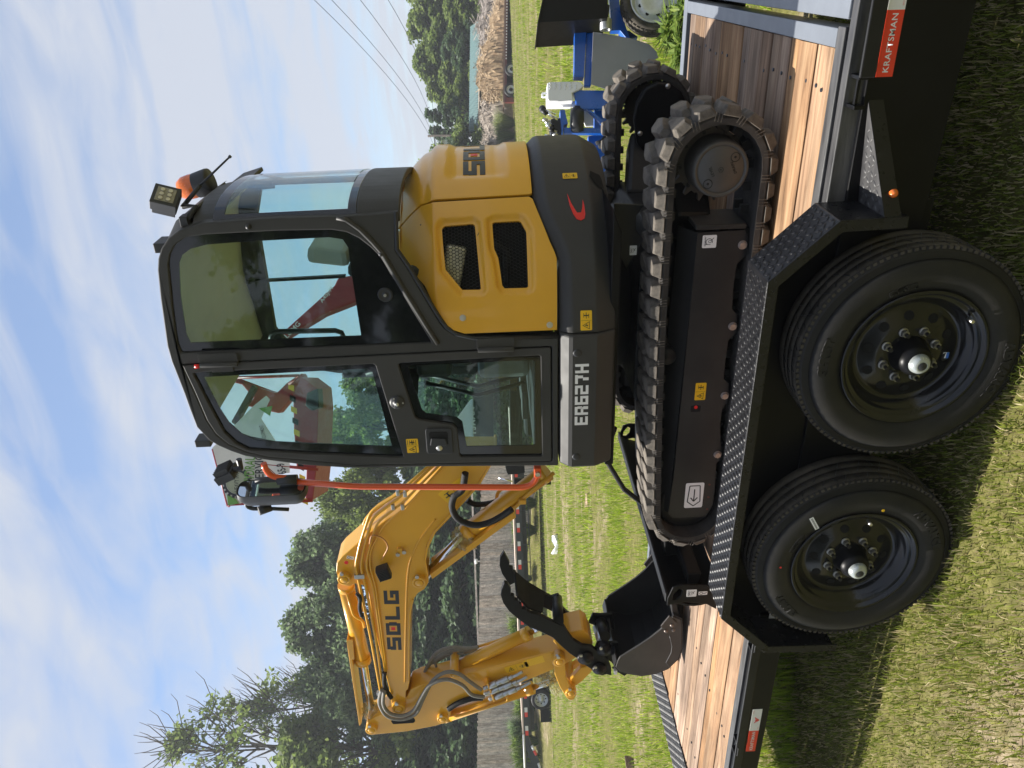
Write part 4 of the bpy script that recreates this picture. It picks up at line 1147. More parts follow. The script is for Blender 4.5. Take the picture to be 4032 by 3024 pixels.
def sweep_wall(name, s0, s1, prof_fn, M, parent, n=70, R_=RB, smooth=True, ends=True):
    v = []; f = []
    for i in range(n + 1):
        s = s0 + (s1 - s0) * i / n
        pr = prof_fn(s); k = len(pr)
        v += [arc_pt(s, z, ins, R_) for ins, z in pr]
    for i in range(n):
        for j in range(k):
            a = i * k + j; b_ = i * k + (j + 1) % k
            f.append((a, b_, b_ + k, a + k))
    if ends: f += [tuple(range(k)), tuple(n * k + j for j in range(k))[::-1]]
    me = fixn(raw(v, f))
    o = put(name, me, M, parent)
    return bev(o, 0.006, 2, 20)
S0 = ztop[0][0]
def cw_prof(s):
    zt = lerp_tab(ztop, s); zb = 1.252 + 0.0 * s
    return [(0.32, zt), (0.040, zt), (0.006, zt - 0.036), (0.0, zt - 0.052), (0.0, 1.335), (0.006, 1.322), (0.045, zb), (0.32, zb)]
CW = sweep_wall('counterweight', S0, 2.7, cw_prof, CHAR, EX, 90)
for p_ in CW.data.polygons: p_.use_smooth = False
xf = sp('D', (1640, 1195), Y=CY - RB).x; xr = CX + S0 - 0.006
zt = ztop[0][1]
SK = MB()
SK.prism([(CY - RB + .32, zt), (CY - RB + .040, zt), (CY - RB + .006, zt - .036), (CY - RB, zt - .052), (CY - RB, 1.335), (CY - RB + .006, 1.322), (CY - RB + .045, 1.252), (CY - RB + .32, 1.252)], xf, xr, ax='X')
SKo = SK.build('side_skirt', CHAR, EX, 0.012, 3)
for p in ((1757, 283), (1748, 1103)):
    c = sp('D', p, Y=CY - RB); MB().lathe([(0, -.0035), (.012, -.0035), (.017, -.002), (.019, .001)], c, (0, 1, 0), 22).build('plug', PLASTIC, SKo)
# model lettering ER627H on the skirt
g0 = sp('D', (1838, 848), Y=CY - RB); g1 = sp('D', (1745, 370), Y=CY - RB); gl_ = sp('D', (1735, 848), Y=CY - RB)
hh_ = gl_.z - g0.z; wtot = g1.x - g0.x
mb = MB(); nlet = 6; cwid = wtot / (nlet + (nlet - 1) * .2)
for i, ch in enumerate('ER627H'):
    x0 = g0.x + i * cwid * 1.2
    glyph_mesh(mb, ch, lambda a, b_, u: Vector((x0 + a * cwid, CY - RB - 0.0002 - u * 0.001, g0.z + b_ * hh_)))
mb.build('model_lettering', DECW, SKo)
# decals on the counterweight
def wall_frame(s):
    p0 = arc_pt(s, 0, 0); p1 = arc_pt(s + .01, 0, 0); d = (p1 - p0).normalized(); nn = Vector((d.y, -d.x, 0)); return d, nn
def wall_decal(reg, p, w_, h_, M, shp, par, R_=RB):
    s, z = cyl_hit(reg, p, R_); d, nn = wall_frame(s)
    return decal(par, arc_pt(s, z, -0.0015 - (w_ * w_ / 8 / R_) * 0, R_), d, (0, 0, 1), w_, h_, M, shp, nn, 0.0015)
wall_decal('B', (1675, 1486), .082, .047, DECY, warn_shapes(.082, .047), CW)
wall_decal('B', (1550, 378), .034, .062, DECY, [[(b_ * .72, a * .72) for a, b_ in s_] for s_ in warn_shapes(.082, .047, True)], CW)
# red swoosh emblem
sw = [cyl_hit('B', p, RB) for p in [(1528, 515), (1560, 590), (1590, 640), (1605, 662), (1635, 660), (1643, 630), (1648, 560), (1658, 600), (1668, 670), (1662, 705), (1635, 720), (1600, 708), (1575, 670), (1550, 610)]]
mb = MB(); tri = tessellate_polygon([[Vector((a, b_, 0)) for a, b_ in sw]])
mb.add([arc_pt(a, b_, -.004) for a, b_ in sw] + [arc_pt(a, b_, .002) for a, b_ in sw], [tuple(t) for t in tri] + [(i, (i + 1) % len(sw), (i + 1) % len(sw) + len(sw), i + len(sw)) for i in range(len(sw))])
mb.build('red_swoosh', DECR, CW)
rec = [cyl_hit('B', p, RB) for p in [(1560, 640), (1580, 700), (1640, 760), (1680, 765), (1700, 690), (1665, 600)]]
# tie-down recess at the rear corner
rc_ = [cyl_hit('B', p, RB) for p in [(1705, 335), (1700, 380), (1760, 430), (1840, 450), (1838, 380), (1780, 330)]]
mb = MB(); tri = tessellate_polygon([[Vector((a, b_, 0)) for a, b_ in rc_]])
mb.add([arc_pt(a, max(b_, 1.262), -.0012 + max(0, (1.322 - b_)) * .62) for a, b_ in rc_], [tuple(t) for t in tri]); mb.build('tie_down_recess', MATS['void_black'], CW)

# ---------------- hood panels
RH = 0.752
def hood_ins(z):
    return 0.0 if z < 1.99 else (0.55 * (z - 1.99) + 2.2 * (z - 1.99) ** 2)
def panel(name, outer, holes, M, parent, R_=RH, th=0.02, step=0.03, insf=hood_ins, bw=0.005, lift=None):
    loops = [outer] + list(holes)
    tri = tessellate_polygon([[Vector((a, b_, 0)) for a, b_ in l] for l in loops])
    flat = [p for l in loops for p in l]
    bm = bmesh.new()
    vs = [bm.verts.new((a, b_, 0)) for a, b_ in flat]
    for t in tri:
        try: bm.faces.new([vs[i] for i in t])
        except ValueError: pass
    xs = [p[0] for p in flat]; zs = [p[1] for p in flat]
    k = math.floor(min(xs) / step) * step
    while k < max(xs):
        bmesh.ops.bisect_plane(bm, geom=bm.verts[:] + bm.edges[:] + bm.faces[:], plane_co=(k, 0, 0), plane_no=(1, 0, 0)); k += step
    k = math.floor(min(zs) / step) * step
    while k < max(zs):
        bmesh.ops.bisect_plane(bm, geom=bm.verts[:] + bm.edges[:] + bm.faces[:], plane_co=(0, k, 0), plane_no=(0, 1, 0)); k += step
    bmesh.ops.recalc_face_normals(bm, faces=bm.faces)
    for v in bm.verts:
        a, b_ = v.co.x, v.co.y
        ins = insf(b_) - (lift(a, b_) if lift else 0)
        v.co = arc_pt(a, b_, ins, R_)
    bm.normal_update()
    # make normals point outwards
    f0 = max(bm.faces, key=lambda q: q.calc_area()); cc = f0.calc_center_median()
    if f0.normal.dot(Vector((cc.x - CX, cc.y - CY, 0))) < 0: bmesh.ops.reverse_faces(bm, faces=bm.faces)
    me = bpy.data.meshes.new('m'); bm.to_mesh(me); bm.free()
    me.polygons.foreach_set('use_smooth', [True] * len(me.polygons))
    o = put(name, me, M, parent)
    sd = o.modifiers.new('s', 'SOLIDIFY'); sd.thickness = th; sd.offset = -1
    bev(o, bw, 2, 50)
    return o
H_ = lambda pts: [cyl_hit('B', p, RH) for p in pts]
side_out = H_([(197, 650), (215, 622), (400, 566), (480, 580), (1235, 535), (1262, 552), (1300, 645), (1395, 880), (1432, 960), (1448, 1010), (1450, 1560), (740, 1588), (650, 1560), (560, 1490), (430, 1215), (212, 955), (197, 900)])
g1o = H_([(563, 770), (585, 744), (800, 727), (818, 742), (865, 1240), (855, 1248), (722, 1250), (592, 1090), (573, 900)])
g2o = H_([(952, 725), (970, 714), (1155, 704), (1172, 712), (1215, 790), (1230, 1222), (1218, 1234), (1048, 1238), (1030, 1215), (1000, 1000), (967, 925)])
def grow(poly, k):
    cx = sum(p[0] for p in poly) / len(poly); cy = sum(p[1] for p in poly) / len(poly)
    return [(p[0] + (p[0] - cx) / max(1e-4, math.hypot(p[0] - cx, p[1] - cy)) * k, p[1] + (p[1] - cy) / max(1e-4, math.hypot(p[0] - cx, p[1] - cy)) * k) for p in poly]
def dist_poly(a, b_, poly):
    d = 9.0; inside = False; n = len(poly); j = n - 1
    for i in range(n):
        x1, y1 = poly[i]; x2, y2 = poly[j]
        if (y1 > b_) != (y2 > b_) and a < (x2 - x1) * (b_ - y1) / (y2 - y1) + x1: inside = not inside
        ex_, ey_ = x2 - x1, y2 - y1; t = max(0, min(1, ((a - x1) * ex_ + (b_ - y1) * ey_) / max(1e-9, ex_ * ex_ + ey_ * ey_)))
        d = min(d, math.hypot(a - x1 - t * ex_, b_ - y1 - t * ey_)); j = i
    return 0.0 if inside else d
def side_lift(a, b_):
    d = min(dist_poly(a, b_, g1o), dist_poly(a, b_, g2o))
    return -0.017 * (1 - sstep(0.011, 0.027, d))
HS = panel('engine_side_panel', side_out, [g1o, g2o], YEL, EX, step=0.008, lift=side_lift, th=0.012)
# back panel wraps round the tail
seam = H_([(190, 612), (400, 545), (480, 558), (1240, 515), (1258, 505)])
back_out = [seam[0], seam[1], seam[2], seam[3], seam[4], (2.55, seam[4][1] + 0.006), (2.55, 2.15), (1.3, 2.15), (seam[0][0] + .25, 2.152)]
zlo = seam[4][1]
def back_lift(a, b_):
    # raised lettering field and a moulded crease
    l = 0.0
    s1 = cyl_hit('B', (800, 365), RH)[0]; 
    in_s = sstep(s1 - 0.03, s1 + 0.015, a)
    za = cyl_hit('B', (1040, 300), RH)[1]; zb = cyl_hit('B', (620, 300), RH)[1]
    l -= 0.012 * in_s * sstep(za - .012, za + .02, b_) * (1 - sstep(zb - .02, zb + .012, b_))
    zc = cyl_hit('B', (445, 300), RH)[1]
    l -= 0.010 * math.exp(-((b_ - zc) / 0.016) ** 2)
    return l
HBk = panel('engine_hood', back_out, [], YEL, EX, step=0.016, lift=back_lift, th=0.014)
# hood top: closes the space up to the cab
mb = MB(); ring_ = [arc_pt(s, 2.142, 0.125, RH) for s in [x_ / 12 * 2.5 for x_ in range(-2, 13)]]
mb.add(ring_ + [Vector((-1.40, 3.05, 2.142)), Vector((-1.40, 4.38, 2.142))], [tuple(list(range(len(ring_))) + [len(ring_) + 1, len(ring_)])])
mb.build('hood_top', YEL, EX)
# honeycomb guards
def honeycomb(poly, name):
    r = 0.0088; w_ = 0.0011; mb = MB()
    xs = [p[0] for p in poly]; zs = [p[1] for p in poly]
    j = 0; zz_ = min(zs)
    dx = r * math.sqrt(3); dz = r * 1.5
    while zz_ < max(zs) + r:
        a = min(xs) + (dx / 2 if j % 2 else 0)
        while a < max(xs) + dx:
            if dist_poly(a, zz_, poly) < 0.012:
                hx = [(a + r * math.sin(k * math.pi / 3), zz_ + r * math.cos(k * math.pi / 3)) for k in range(6)]
                ix = [(a + (r - w_) * math.sin(k * math.pi / 3), zz_ + (r - w_) * math.cos(k * math.pi / 3)) for k in range(6)]
                v = [arc_pt(p[0], p[1], 0.024, RH) for p in hx] + [arc_pt(p[0], p[1], 0.024, RH) for p in ix] + [arc_pt(p[0], p[1], 0.028, RH) for p in ix]
                mb.add(v, [(k, (k + 1) % 6, 6 + (k + 1) % 6, 6 + k) for k in range(6)] + [(6 + k, 6 + (k + 1) % 6, 12 + (k + 1) % 6, 12 + k) for k in range(6)])
            a += dx
        zz_ += dz; j += 1
    o = mb.build(name, SATIN, HS); o['kind'] = 'stuff'
honeycomb(g1o, 'honeycomb_guard'); honeycomb(g2o, 'honeycomb_guard')
# what shows behind the guards: muffler shield and pipes
b0 = cyl_hit('B', (660, 1020), RH)
mb = MB(); c0 = arc_pt(b0[0], b0[1], .085, RH)
mb.box(c0 + Vector((-.02, .01, .012)), (.20, .05, .085), (Vector((.95, .2, -.22)).normalized(), Vector((-.2, .95, .1)).normalized(), Vector((.22, 0, .97)).normalized()))
mb.build('heat_shield', mat('crinkled_aluminium', (.62, .60, .52), .35, metal=.5, var=.25, vscale=14, bump=.8, bscale=40), EX, .012)
MB().tube([c0 + Vector((-.12, .02, -.20)), c0 + Vector((.05, .01, -.22)), c0 + Vector((.12, .03, -.1))], .02, 10).build('hose', SATIN, EX)
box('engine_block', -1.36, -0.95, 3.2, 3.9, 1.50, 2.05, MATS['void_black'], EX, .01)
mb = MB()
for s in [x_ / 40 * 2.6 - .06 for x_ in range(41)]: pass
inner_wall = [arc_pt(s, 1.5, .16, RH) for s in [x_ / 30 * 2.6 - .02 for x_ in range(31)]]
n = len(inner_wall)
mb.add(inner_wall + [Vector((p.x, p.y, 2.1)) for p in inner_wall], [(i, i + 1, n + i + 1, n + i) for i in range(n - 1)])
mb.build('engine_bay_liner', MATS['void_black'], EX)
for p in ((727, 1467), (1395, 1521)):
    s, z = cyl_hit('B', p, RH); d, nn = wall_frame(s); c = arc_pt(s, z, 0, RH)
    MB()._hex(c, nn, .0105, .007).cyl(c, c + nn * .0025, .0135, seg=16).build('panel_bolt', ZINC, HS, .001)
# SDLG on the hood
s_a, z_a = cyl_hit('B', (900, 352), RH); s_b, z_b = cyl_hit('B', (728, 250), RH)
wl = (s_b - s_a); hl = z_b - z_a
mb = MB(); mr_ = MB()
for i, ch in enumerate('SDLG'):
    s0 = s_a + i * wl * 1.10
    def fn(a, b_, u, s0=s0): return arc_pt(s0 + a * wl, z_a + b_ * hl, -0.0012 * u + 0.0102 if s0 + a * wl > s_a - .01 else 0.0, RH)
    glyph_mesh(mb, ch, fn, 4)
    if ch == 'D':
        c_ = [(.40, .34), (.62, .34), (.62, .66), (.40, .66)]
        mr_.add([fn(a, b_, 1) for a, b_ in c_], [(0, 1, 2, 3)])
mb.build('maker_lettering', DECB, HBk); mr_.build('red_square', DECR, HBk)

# ---------------- cab
YC = 2.945; YF = 3.93
nn_ = lambda pts: xz('n', pts, YC)
roof_line = nn_([(2198, 1834), (1700, 1838), (1386, 1844), (1200, 1832), (1048, 1812), (960, 1795), (908, 1777), (862, 1757), (824, 1735), (774, 1682), (748, 1615), (724, 1548), (675, 1424), (658, 1364), (631, 1174), (620, 1065), (622, 1020), (634, 980), (660, 940), (702, 908)])
rear_line = nn_([(794, 878), (1092, 858), (1336, 852), (1450, 845), (1552, 836)])
low_line = nn_([(1554, 984), (1600, 1050), (1689, 1201), (1725, 1262), (1745, 1290), (1790, 1318), (1860, 1332), (2198, 1326)])
cab_out = roof_line + rear_line + low_line
win = xz('A', [(215, 1000), (205, 900), (215, 840), (255, 765), (330, 712), (470, 690), (1000, 662), (1390, 655), (1500, 672), (1590, 715), (1680, 785), (1745, 850), (1900, 1110), (2060, 1380), (2118, 1475), (302, 1550), (272, 1490), (240, 1250)], YC)
door = xz('C', [(128, 372), (570, 348), (2212, 268)], YC) + xz('D', [(1540, 228), (1555, 240), (1560, 1130), (1545, 1140)], YC) + xz('C', [(1500, 1172), (1080, 1128), (820, 1108), (640, 1065), (500, 1005), (400, 925), (330, 820), (240, 610)], YC)
CABM = CHAR
NP = ext('cab_frame', cab_out, YC, YC + 0.055, CABM, EX, 0.012, holes=[win, door], seg=3)
def grow2(poly, k):
    """offset a closed polygon outwards by k"""
    n = len(poly); A_ = sum(poly[i][0] * poly[(i + 1) % n][1] - poly[(i + 1) % n][0] * poly[i][1] for i in range(n)); sg = 1 if A_ > 0 else -1
    out = []
    for i in range(n):
        a = Vector(poly[i - 1]); b_ = Vector(poly[i]); c = Vector(poly[(i + 1) % n])
        t1 = (b_ - a).normalized(); t2 = (c - b_).normalized()
        n1 = Vector((t1.y, -t1.x)) * sg; n2 = Vector((t2.y, -t2.x)) * sg; q = (n1 + n2)
        q = q.normalized() if q.length > 1e-6 else n1
        out.append(tuple(b_ + q * (k / max(.4, q.dot(n1)))))
    return out
# far side of the cab: same outline, big openings
far_hole = [(-0.885, 2.16), (-0.875, 2.80), (-0.93, 2.87), (-1.10, 2.925), (-1.70, 2.935), (-1.80, 2.88), (-1.90, 2.66), (-1.945, 2.16)]
far_low = [(-1.955, 1.63), (-1.945, 2.10), (-1.35, 2.10), (-1.47, 1.63)]
far_out = [(min(a, -.905 - .10 * max(0, (b_ - 2.85))), b_) for a, b_ in cab_out]
far_hole = [(min(a, -.93), b_) for a, b_ in far_hole]
ext('cab_frame', far_out, YF - 0.05, YF, CABM, EX, 0.006, holes=[far_hole, far_low], seg=2)
# glass panes
clear = xz('A', [(278, 905), (300, 845), (360, 800), (480, 768), (750, 747), (1370, 715), (1470, 730), (1510, 790), (1530, 950), (1605, 1432), (1360, 1442), (362, 1484), (330, 1420), (290, 1150)], YC)
RW = ext('side_window', grow2(win, 0.003), YC + 0.012, YC + 0.018, FRIT, EX, 0, holes=[clear])
ext('pane', clear, YC + 0.0125, YC + 0.0165, GLASS, RW, 0)
ext('pane', far_hole, YF - 0.03, YF - 0.026, GLASS, RW, 0)
c = sp('A', (1782, 1125), Y=YC + .012)
MB().lathe([(0, -.006), (.007, -.006), (.008, -.003), (.020, -.002), (.024, -.006), (.028, -.006), (.031, .0)], c, (0, 1, 0), 26).build('window_latch', PLASTIC, RW)
MB().cyl(c + Vector((0, -.006, 0)), c + Vector((0, -.011, 0)), .006, seg=12).build('latch_bolt', ZINC, RW)
# door
dsh = grow2(door, -0.005)
dw1 = xz('C', [(222, 440), (300, 430), (1650, 366), (1668, 380), (1888, 1100), (1860, 1106), (1100, 1075), (660, 1046), (560, 995), (470, 910), (350, 690)], YC)
dw2 = xz('D', [(338, 372), (352, 358), (1450, 298), (1466, 308), (1478, 1090), (1466, 1098), (838, 1104), (826, 1090), (802, 880), (770, 848), (500, 808), (470, 785)], YC)
DR = ext('cab_door', dsh, YC - 0.004, YC + 0.040, CABM, EX, 0.006, holes=[dw1, dw2], seg=2)
dc1 = xz('C', [(300, 480), (1600, 412), (1640, 440), (1795, 1030), (1100, 1005), (720, 985), (600, 930), (500, 840), (420, 720)], YC)
dc2 = xz('D', [(415, 405), (440, 390), (1405, 345), (1425, 360), (1422, 1015), (1400, 1022), (880, 1032), (845, 835), (800, 800), (560, 770), (525, 745)], YC)
W1_ = ext('window', grow2(dw1, .004), YC + 0.010, YC + 0.016, FRIT, DR, 0, holes=[dc1])
W2_ = ext('window', grow2(dw2, .004), YC + 0.010, YC + 0.016, FRIT, DR, 0, holes=[dc2])
ext('pane', dc1, YC + 0.0105, YC + 0.0145, GLASS, DR, 0)
ext('pane', dc2, YC + 0.0105, YC + 0.0145, GLASS, DR, 0)
# door handle
hc = xz('D', [(552, 885), (565, 872), (750, 868), (764, 885), (775, 1060), (762, 1070), (580, 1072), (566, 1055)], YC)
DH = ext('handle', hc, YC - .010, YC - .0045, PLASTIC, DR, 0.003)
ext('recess', xz('D', [(582, 905), (595, 897), (720, 897), (732, 910), (735, 990), (590, 1003)], YC), YC - .0115, YC - .0101, MATS['void_black'], DH, 0)
ext('lever', xz('D', [(600, 942), (712, 946), (730, 1000), (592, 1000)], YC), YC - .018, YC - .0117, PLASTIC, DH, .003)
c = sp('D', (664, 1036), Y=YC - .011); MB().lathe([(0, -.004), (.008, -.004), (.010, -.001), (.0135, -.001), (.014, .001)], c, (0, 1, 0), 20).build('lock', ZINC, DH)
c = sp('D', (330, 672), Y=YC - .004)
MB().lathe([(0, -.020), (.011, -.020), (.013, -.012), (.022, -.008), (.031, -.006), (.033, .0)], c, (0, 1, 0), 26).build('door_stop', PLASTIC, DR)
MB().lathe([(0, -.0215), (.004, -.0215), (.005, -.0205), (.008, -.0215), (.009, -.019)], c, (0, 1, 0), 16).build('door_stop_pin', ZINC, DR)
mb = MB()
for a in (0.5, 2.6, 4.7): q = c + Vector((.025 * math.cos(a), -.008, .025 * math.sin(a))); mb.cyl(q, q + Vector((0, -.002, 0)), .004, seg=10)
mb.build('screw', ZINC, DR)
c = sp('D', (451, 1016), Y=YC - .0042)
decal(DR, c, (0, 0, 1), (-1, 0, 0), .052, .075, DECY, [], (0, -1, 0)) if False else decal(DR, c, (1, 0, 0), (0, 0, 1), .073, .052, DECY, warn_shapes(.073, .052)[:8] + [stroke((-.0 + .004, k * .009 - .016), (.030, k * .009 - .016), .0022) for k in range(5)])
# hinges
for rg, p, hgt in (('C', (430, 345), .16), ('D', (1110, 225), .155)):
    c = sp(rg, p, Y=YC - .004)
    hz = MB(); hz.prism(round_poly([(c.x - .014, c.z - hgt / 2), (c.x + .040, c.z - hgt / 2), (c.x + .040, c.z + hgt / 2), (c.x - .014, c.z + hgt / 2)], .01), YC - .016, YC - .0125)
    hz.box((c.x - .026, YC - .009, c.z - .008), (.042, .010, hgt * .55))
    hz.cyl((c.x - .010, YC - .018, c.z - hgt * .48), (c.x - .010, YC - .018, c.z + hgt * .48), .011, seg=16)
    hz.build('hinge', CABM, EX, .002)
    if rg == 'C': MB().cyl((c.x - .012, YC - .02, c.z + hgt * .5), (c.x - .012, YC - .02, c.z + hgt * .5 + .018), .009, seg=12).build('red_cap', DECR, EX)
# roof shell, front frame and windscreen
def skin(name, line, y0, y1, th, M, parent, b=.004):
    out = offset_line(line, th)
    return ext(name, list(line) + out[::-1], y0, y1, M, parent, b)
rl = roof_line[9:] + rear_line[:1]
skin('roof', rl, YC + .055, YF - .05, .02, CABM, EX)
inn = offset_line(roof_line[9:], .05)
skin('headliner', inn, YC + .058, YF - .055, .012, LINER, EX)
fr = roof_line[0:10]
fr_o = offset_line(fr, .012)
skin('windscreen', fr_o, YC + .08, YF - .08, .005, GLASS, EX, 0)
for a in (YC + .05, YF - .09):
    skin('front_pillar', fr, a, a + .04, .05, CABM, EX)
# roof window bar, rear wall with wrap-round window
plan = [(-0.842, YC + .02), (-0.815, YC + .045), (-0.790, YC + .10), (-0.768, 3.18), (-0.775, 3.42), (-0.825, 3.68), (-0.90, YF)]
plan = [tuple(p) for p in smooth_pts(plan, 4)]
def wall_band(name, z0, z1, off, th, M, parent, lean=0.0, i0=0, i1=None):
    pl_ = plan[i0:i1]; n = len(pl_); v = []
    for (z, q) in ((z0, off), (z1, off), (z1, off - th), (z0, off - th)):
        for (x, y) in pl_: v.append((x + q + lean * (z - 2.3), y, z))
    f = []
    for i in range(n - 1):
        for a in range(4):
            b_ = (a + 1) % 4; f.append((a * n + i, a * n + i + 1, b_ * n + i + 1, b_ * n + i))
    f += [(0, n, 2 * n, 3 * n), (n - 1, 2 * n - 1, 3 * n - 1, 4 * n - 1)]
    o = put(name, fixn(raw(v, f, False)), M, parent)
    return bev(o, .004)
wall_band('cab_rear_wall', 2.10, 2.265, 0.004, .03, CABM, EX)
wall_band('cab_rear_wall', 2.815, 2.90, 0.004, .03, CABM, EX, -.06)
RWn = wall_band('rear_window', 2.2652, 2.8148, 0.0, .006, FRIT, EX, -.01, 0, 5)
wall_band('pane', 2.30, 2.77, 0.003, .0025, GLASS, RWn, -.01, 4, None)
wall_band('glass_border', 2.2652, 2.30, 0.0, .006, FRIT, RWn, -.01, 4, None)
wall_band('glass_border', 2.77, 2.8148, 0.0, .006, FRIT, RWn, -.01, 4, None)
# roof rear shoulder: closes the gap between rear wall and roof
sh = [(-0.800, 2.895), (-0.82, 2.93), (-0.855, 2.985), (-0.95, 3.03), (-1.10, 3.058)]
skin('roof_shoulder', [(a, b_) for a, b_ in sh[::-1]], YC + .10, 3.44, .012, CABM, EX)
mb = MB(); # rounded corner piece between side plate and shoulder
for i in range(len(sh) - 1):
    pass
k0 = [(roof_line[-1][0], roof_line[-1][1]), (roof_line[-2][0], roof_line[-2][1]), (roof_line[-3][0], roof_line[-3][1]), (roof_line[-4][0], roof_line[-4][1]), (-1.10, roof_line[-5][1])]
A1 = [Vector((a, YC + .03, b_ - .002)) for a, b_ in k0]; B1 = [Vector((a, YC + .105, b_)) for a, b_ in sh]
mb.add(A1 + B1, [(i, i + 1, 5 + i + 1, 5 + i) for i in range(4)], True)
mb.build('roof_corner', CABM, EX)
# interior
box('seat_cushion', -1.65, -1.25, 3.22, 3.68, 1.86, 1.98, PLASTIC, EX, .04)
sb_ = MB(); sb_.prism([(-1.29, 1.95), (-1.17, 2.0), (-1.11, 2.36), (-1.18, 2.40), (-1.28, 2.2)], 3.22, 3.68); sb_.build('seat_back', PLASTIC, EX, .04)
ext('headrest', [(-1.18, 2.39), (-1.10, 2.39), (-1.07, 2.56), (-1.15, 2.58)], 3.34, 3.56, LINER, EX, .025)
for yy in (3.14, 3.74):
    box('console', -1.62, -1.10, yy - .06, yy + .06, 1.95, 2.11, PLASTIC, EX, .025)
    mb = MB(); mb.tube([(-1.56, yy, 2.10), (-1.57, yy, 2.20)], [.03, .018], 12); mb.tube([(-1.57, yy, 2.19), (-1.59, yy, 2.26), (-1.60, yy, 2.34)], [.020, .026, .022], 12)
    mb.build('joystick', PLASTIC, EX)
p0 = sp('A', (960, 1470), Y=3.9); p1 = sp('A', (1480, 1440), Y=3.9)
gr_ = [sp('A', p, Y=3.84) for p in [(950, 1470), (955, 1420), (990, 1392), (1420, 1385), (1465, 1400), (1485, 1445)]]
MB().tube(gr_, .014, 10).build('grab_rail', PLASTIC, EX)
for dy in (0, .09):
    MB().tube([(-1.80, 3.35 + dy, 1.62), (-1.86, 3.35 + dy, 1.85), (-1.78, 3.35 + dy, 2.1)], .011, 8).build('travel_lever', PLASTIC, EX)
box('cab_floor', -2.02, -1.47, YC + .06, YF - .05, 1.50, 1.595, PLASTIC, EX, .005)
box('pedal', -1.95, -1.80, 3.25, 3.36, 1.61, 1.64, WORN, EX, .004); box('pedal', -1.95, -1.80, 3.45, 3.56, 1.61, 1.64, WORN, EX, .004)
ext('window_bar', xz('A', [(800, 1005), (1500, 965), (1500, 985), (800, 1022)], 3.9), 3.86, 3.885, PLASTIC, EX, .002)
box('seat_base', -1.70, -1.30, 3.20, 3.70, 1.60, 1.84, mat('wrapped_seat_grey', (.16, .165, .16), .35, var=.3, vscale=9), EX, .03)
# monitor and wiper seen in the door glass
box('monitor', -1.93, -1.90, 3.72, 3.88, 2.40, 2.58, PLASTIC, EX, .01)
# rear work lamp, beacon and antenna on the roof
lc = sp('A', (190, 430), Y=3.02)
ax_x = Vector((0.80, -0.50, -0.33)).normalized(); ax_z = Vector((0.30, -0.1, 0.95)); ax_z = (ax_z - ax_x * ax_z.dot(ax_x)).normalized(); ax_y = ax_z.cross(ax_x)
mb = MB(); mb.box(lc, (.045, .095, .095), (ax_x, ax_y, ax_z))
for k in range(7): mb.box(lc - ax_x * .03 + ax_y * (-.042 + k * .014), (.03, .004, .085), (ax_x, ax_y, ax_z))
WL = mb.build('work_lamp', PLASTIC, EX, .008)
MB().box(lc + ax_x * .0235, (.003, .068, .068), (ax_x, ax_y, ax_z)).build('lamp_lens', LENS, WL, .004)
mb = MB()
for a in (-.021, 0, .021):
    for b_ in (-.014, .014): q = lc + ax_x * .0255 + ax_y * a + ax_z * b_; mb.cyl(q, q + ax_x * .003, .008, seg=12)
mb.build('led', ZINC, WL)
ft = sp('A', (330, 600), Y=3.0)
mb = MB(); mb.tube([lc - ax_z * .06 - ax_x * .02, lc - ax_z * .09 + Vector((-.005, 0, -.02)), ft], .012, 8); mb.box(ft + Vector((0, 0.01, 0)), (.05, .05, .03)); mb.build('lamp_bracket', PLASTIC, WL, .003)
bc = sp('A', (430, 330), Y=3.42)
mb = MB(); bdir = Vector((0.10, 0.0, 1)).normalized()
b0_ = sp('A', (520, 300), Y=3.42); b1_ = sp('A', (410, 330), Y=3.42); b2_ = sp('A', (285, 372), Y=3.42)
bd = (b2_ - b0_).normalized()
mb.lathe([(0, 0), (.055, 0), (.057, .01), (.053, (b1_ - b0_).length)], b0_, bd, 28); BE = mb.build('beacon', PLASTIC, EX)
L_ = (b2_ - b1_).length
MB().lathe([(.050, 0), (.052, L_ * .2), (.050, L_ * .6), (.038, L_ * .88), (.02, L_ * .97), (0, L_)], b1_, bd, 28).build('amber_dome', AMBER, BE)
a0 = sp('A', (310, 490), Y=3.05); a1 = sp('A', (440, 330), Y=3.05); a2 = sp('A', (650, 128), Y=3.05)
mb = MB(); mb.tube([a0, a1], [.009, .008], 8); mb.tube([a1, a2], [.0045, .0035], 8); mb.cyl(a2, a2 + (a2 - a1).normalized() * .008, .006, seg=8); mb.build('antenna', PLASTIC, EX)
c = sp('A', (790, 632), Y=YC - .002); MB().lathe([(0, -.014), (.007, -.013), (.010, -.006), (.012, .003)], c, (0, 1, 0), 14).build('bump_stop', PLASTIC, EX)
c = sp('A', (1750, 830), Y=YC - .002); MB().lathe([(0, -.012), (.006, -.011), (.009, -.005), (.011, .003)], c, (0, 1, 0), 14).build('bump_stop', PLASTIC, EX)
c = sp('A', (155, 762), Y=3.1); box('roof_lug', c.x - .02, c.x + .02, 3.05, 3.15, c.z - .05, c.z + .012, CABM, EX, .004)
c = sp('C', (280, 955), Y=3.1); box('roof_lug', c.x - .02, c.x + .015, 3.05, 3.12, c.z - .06, c.z + .01, CABM, EX, .004)
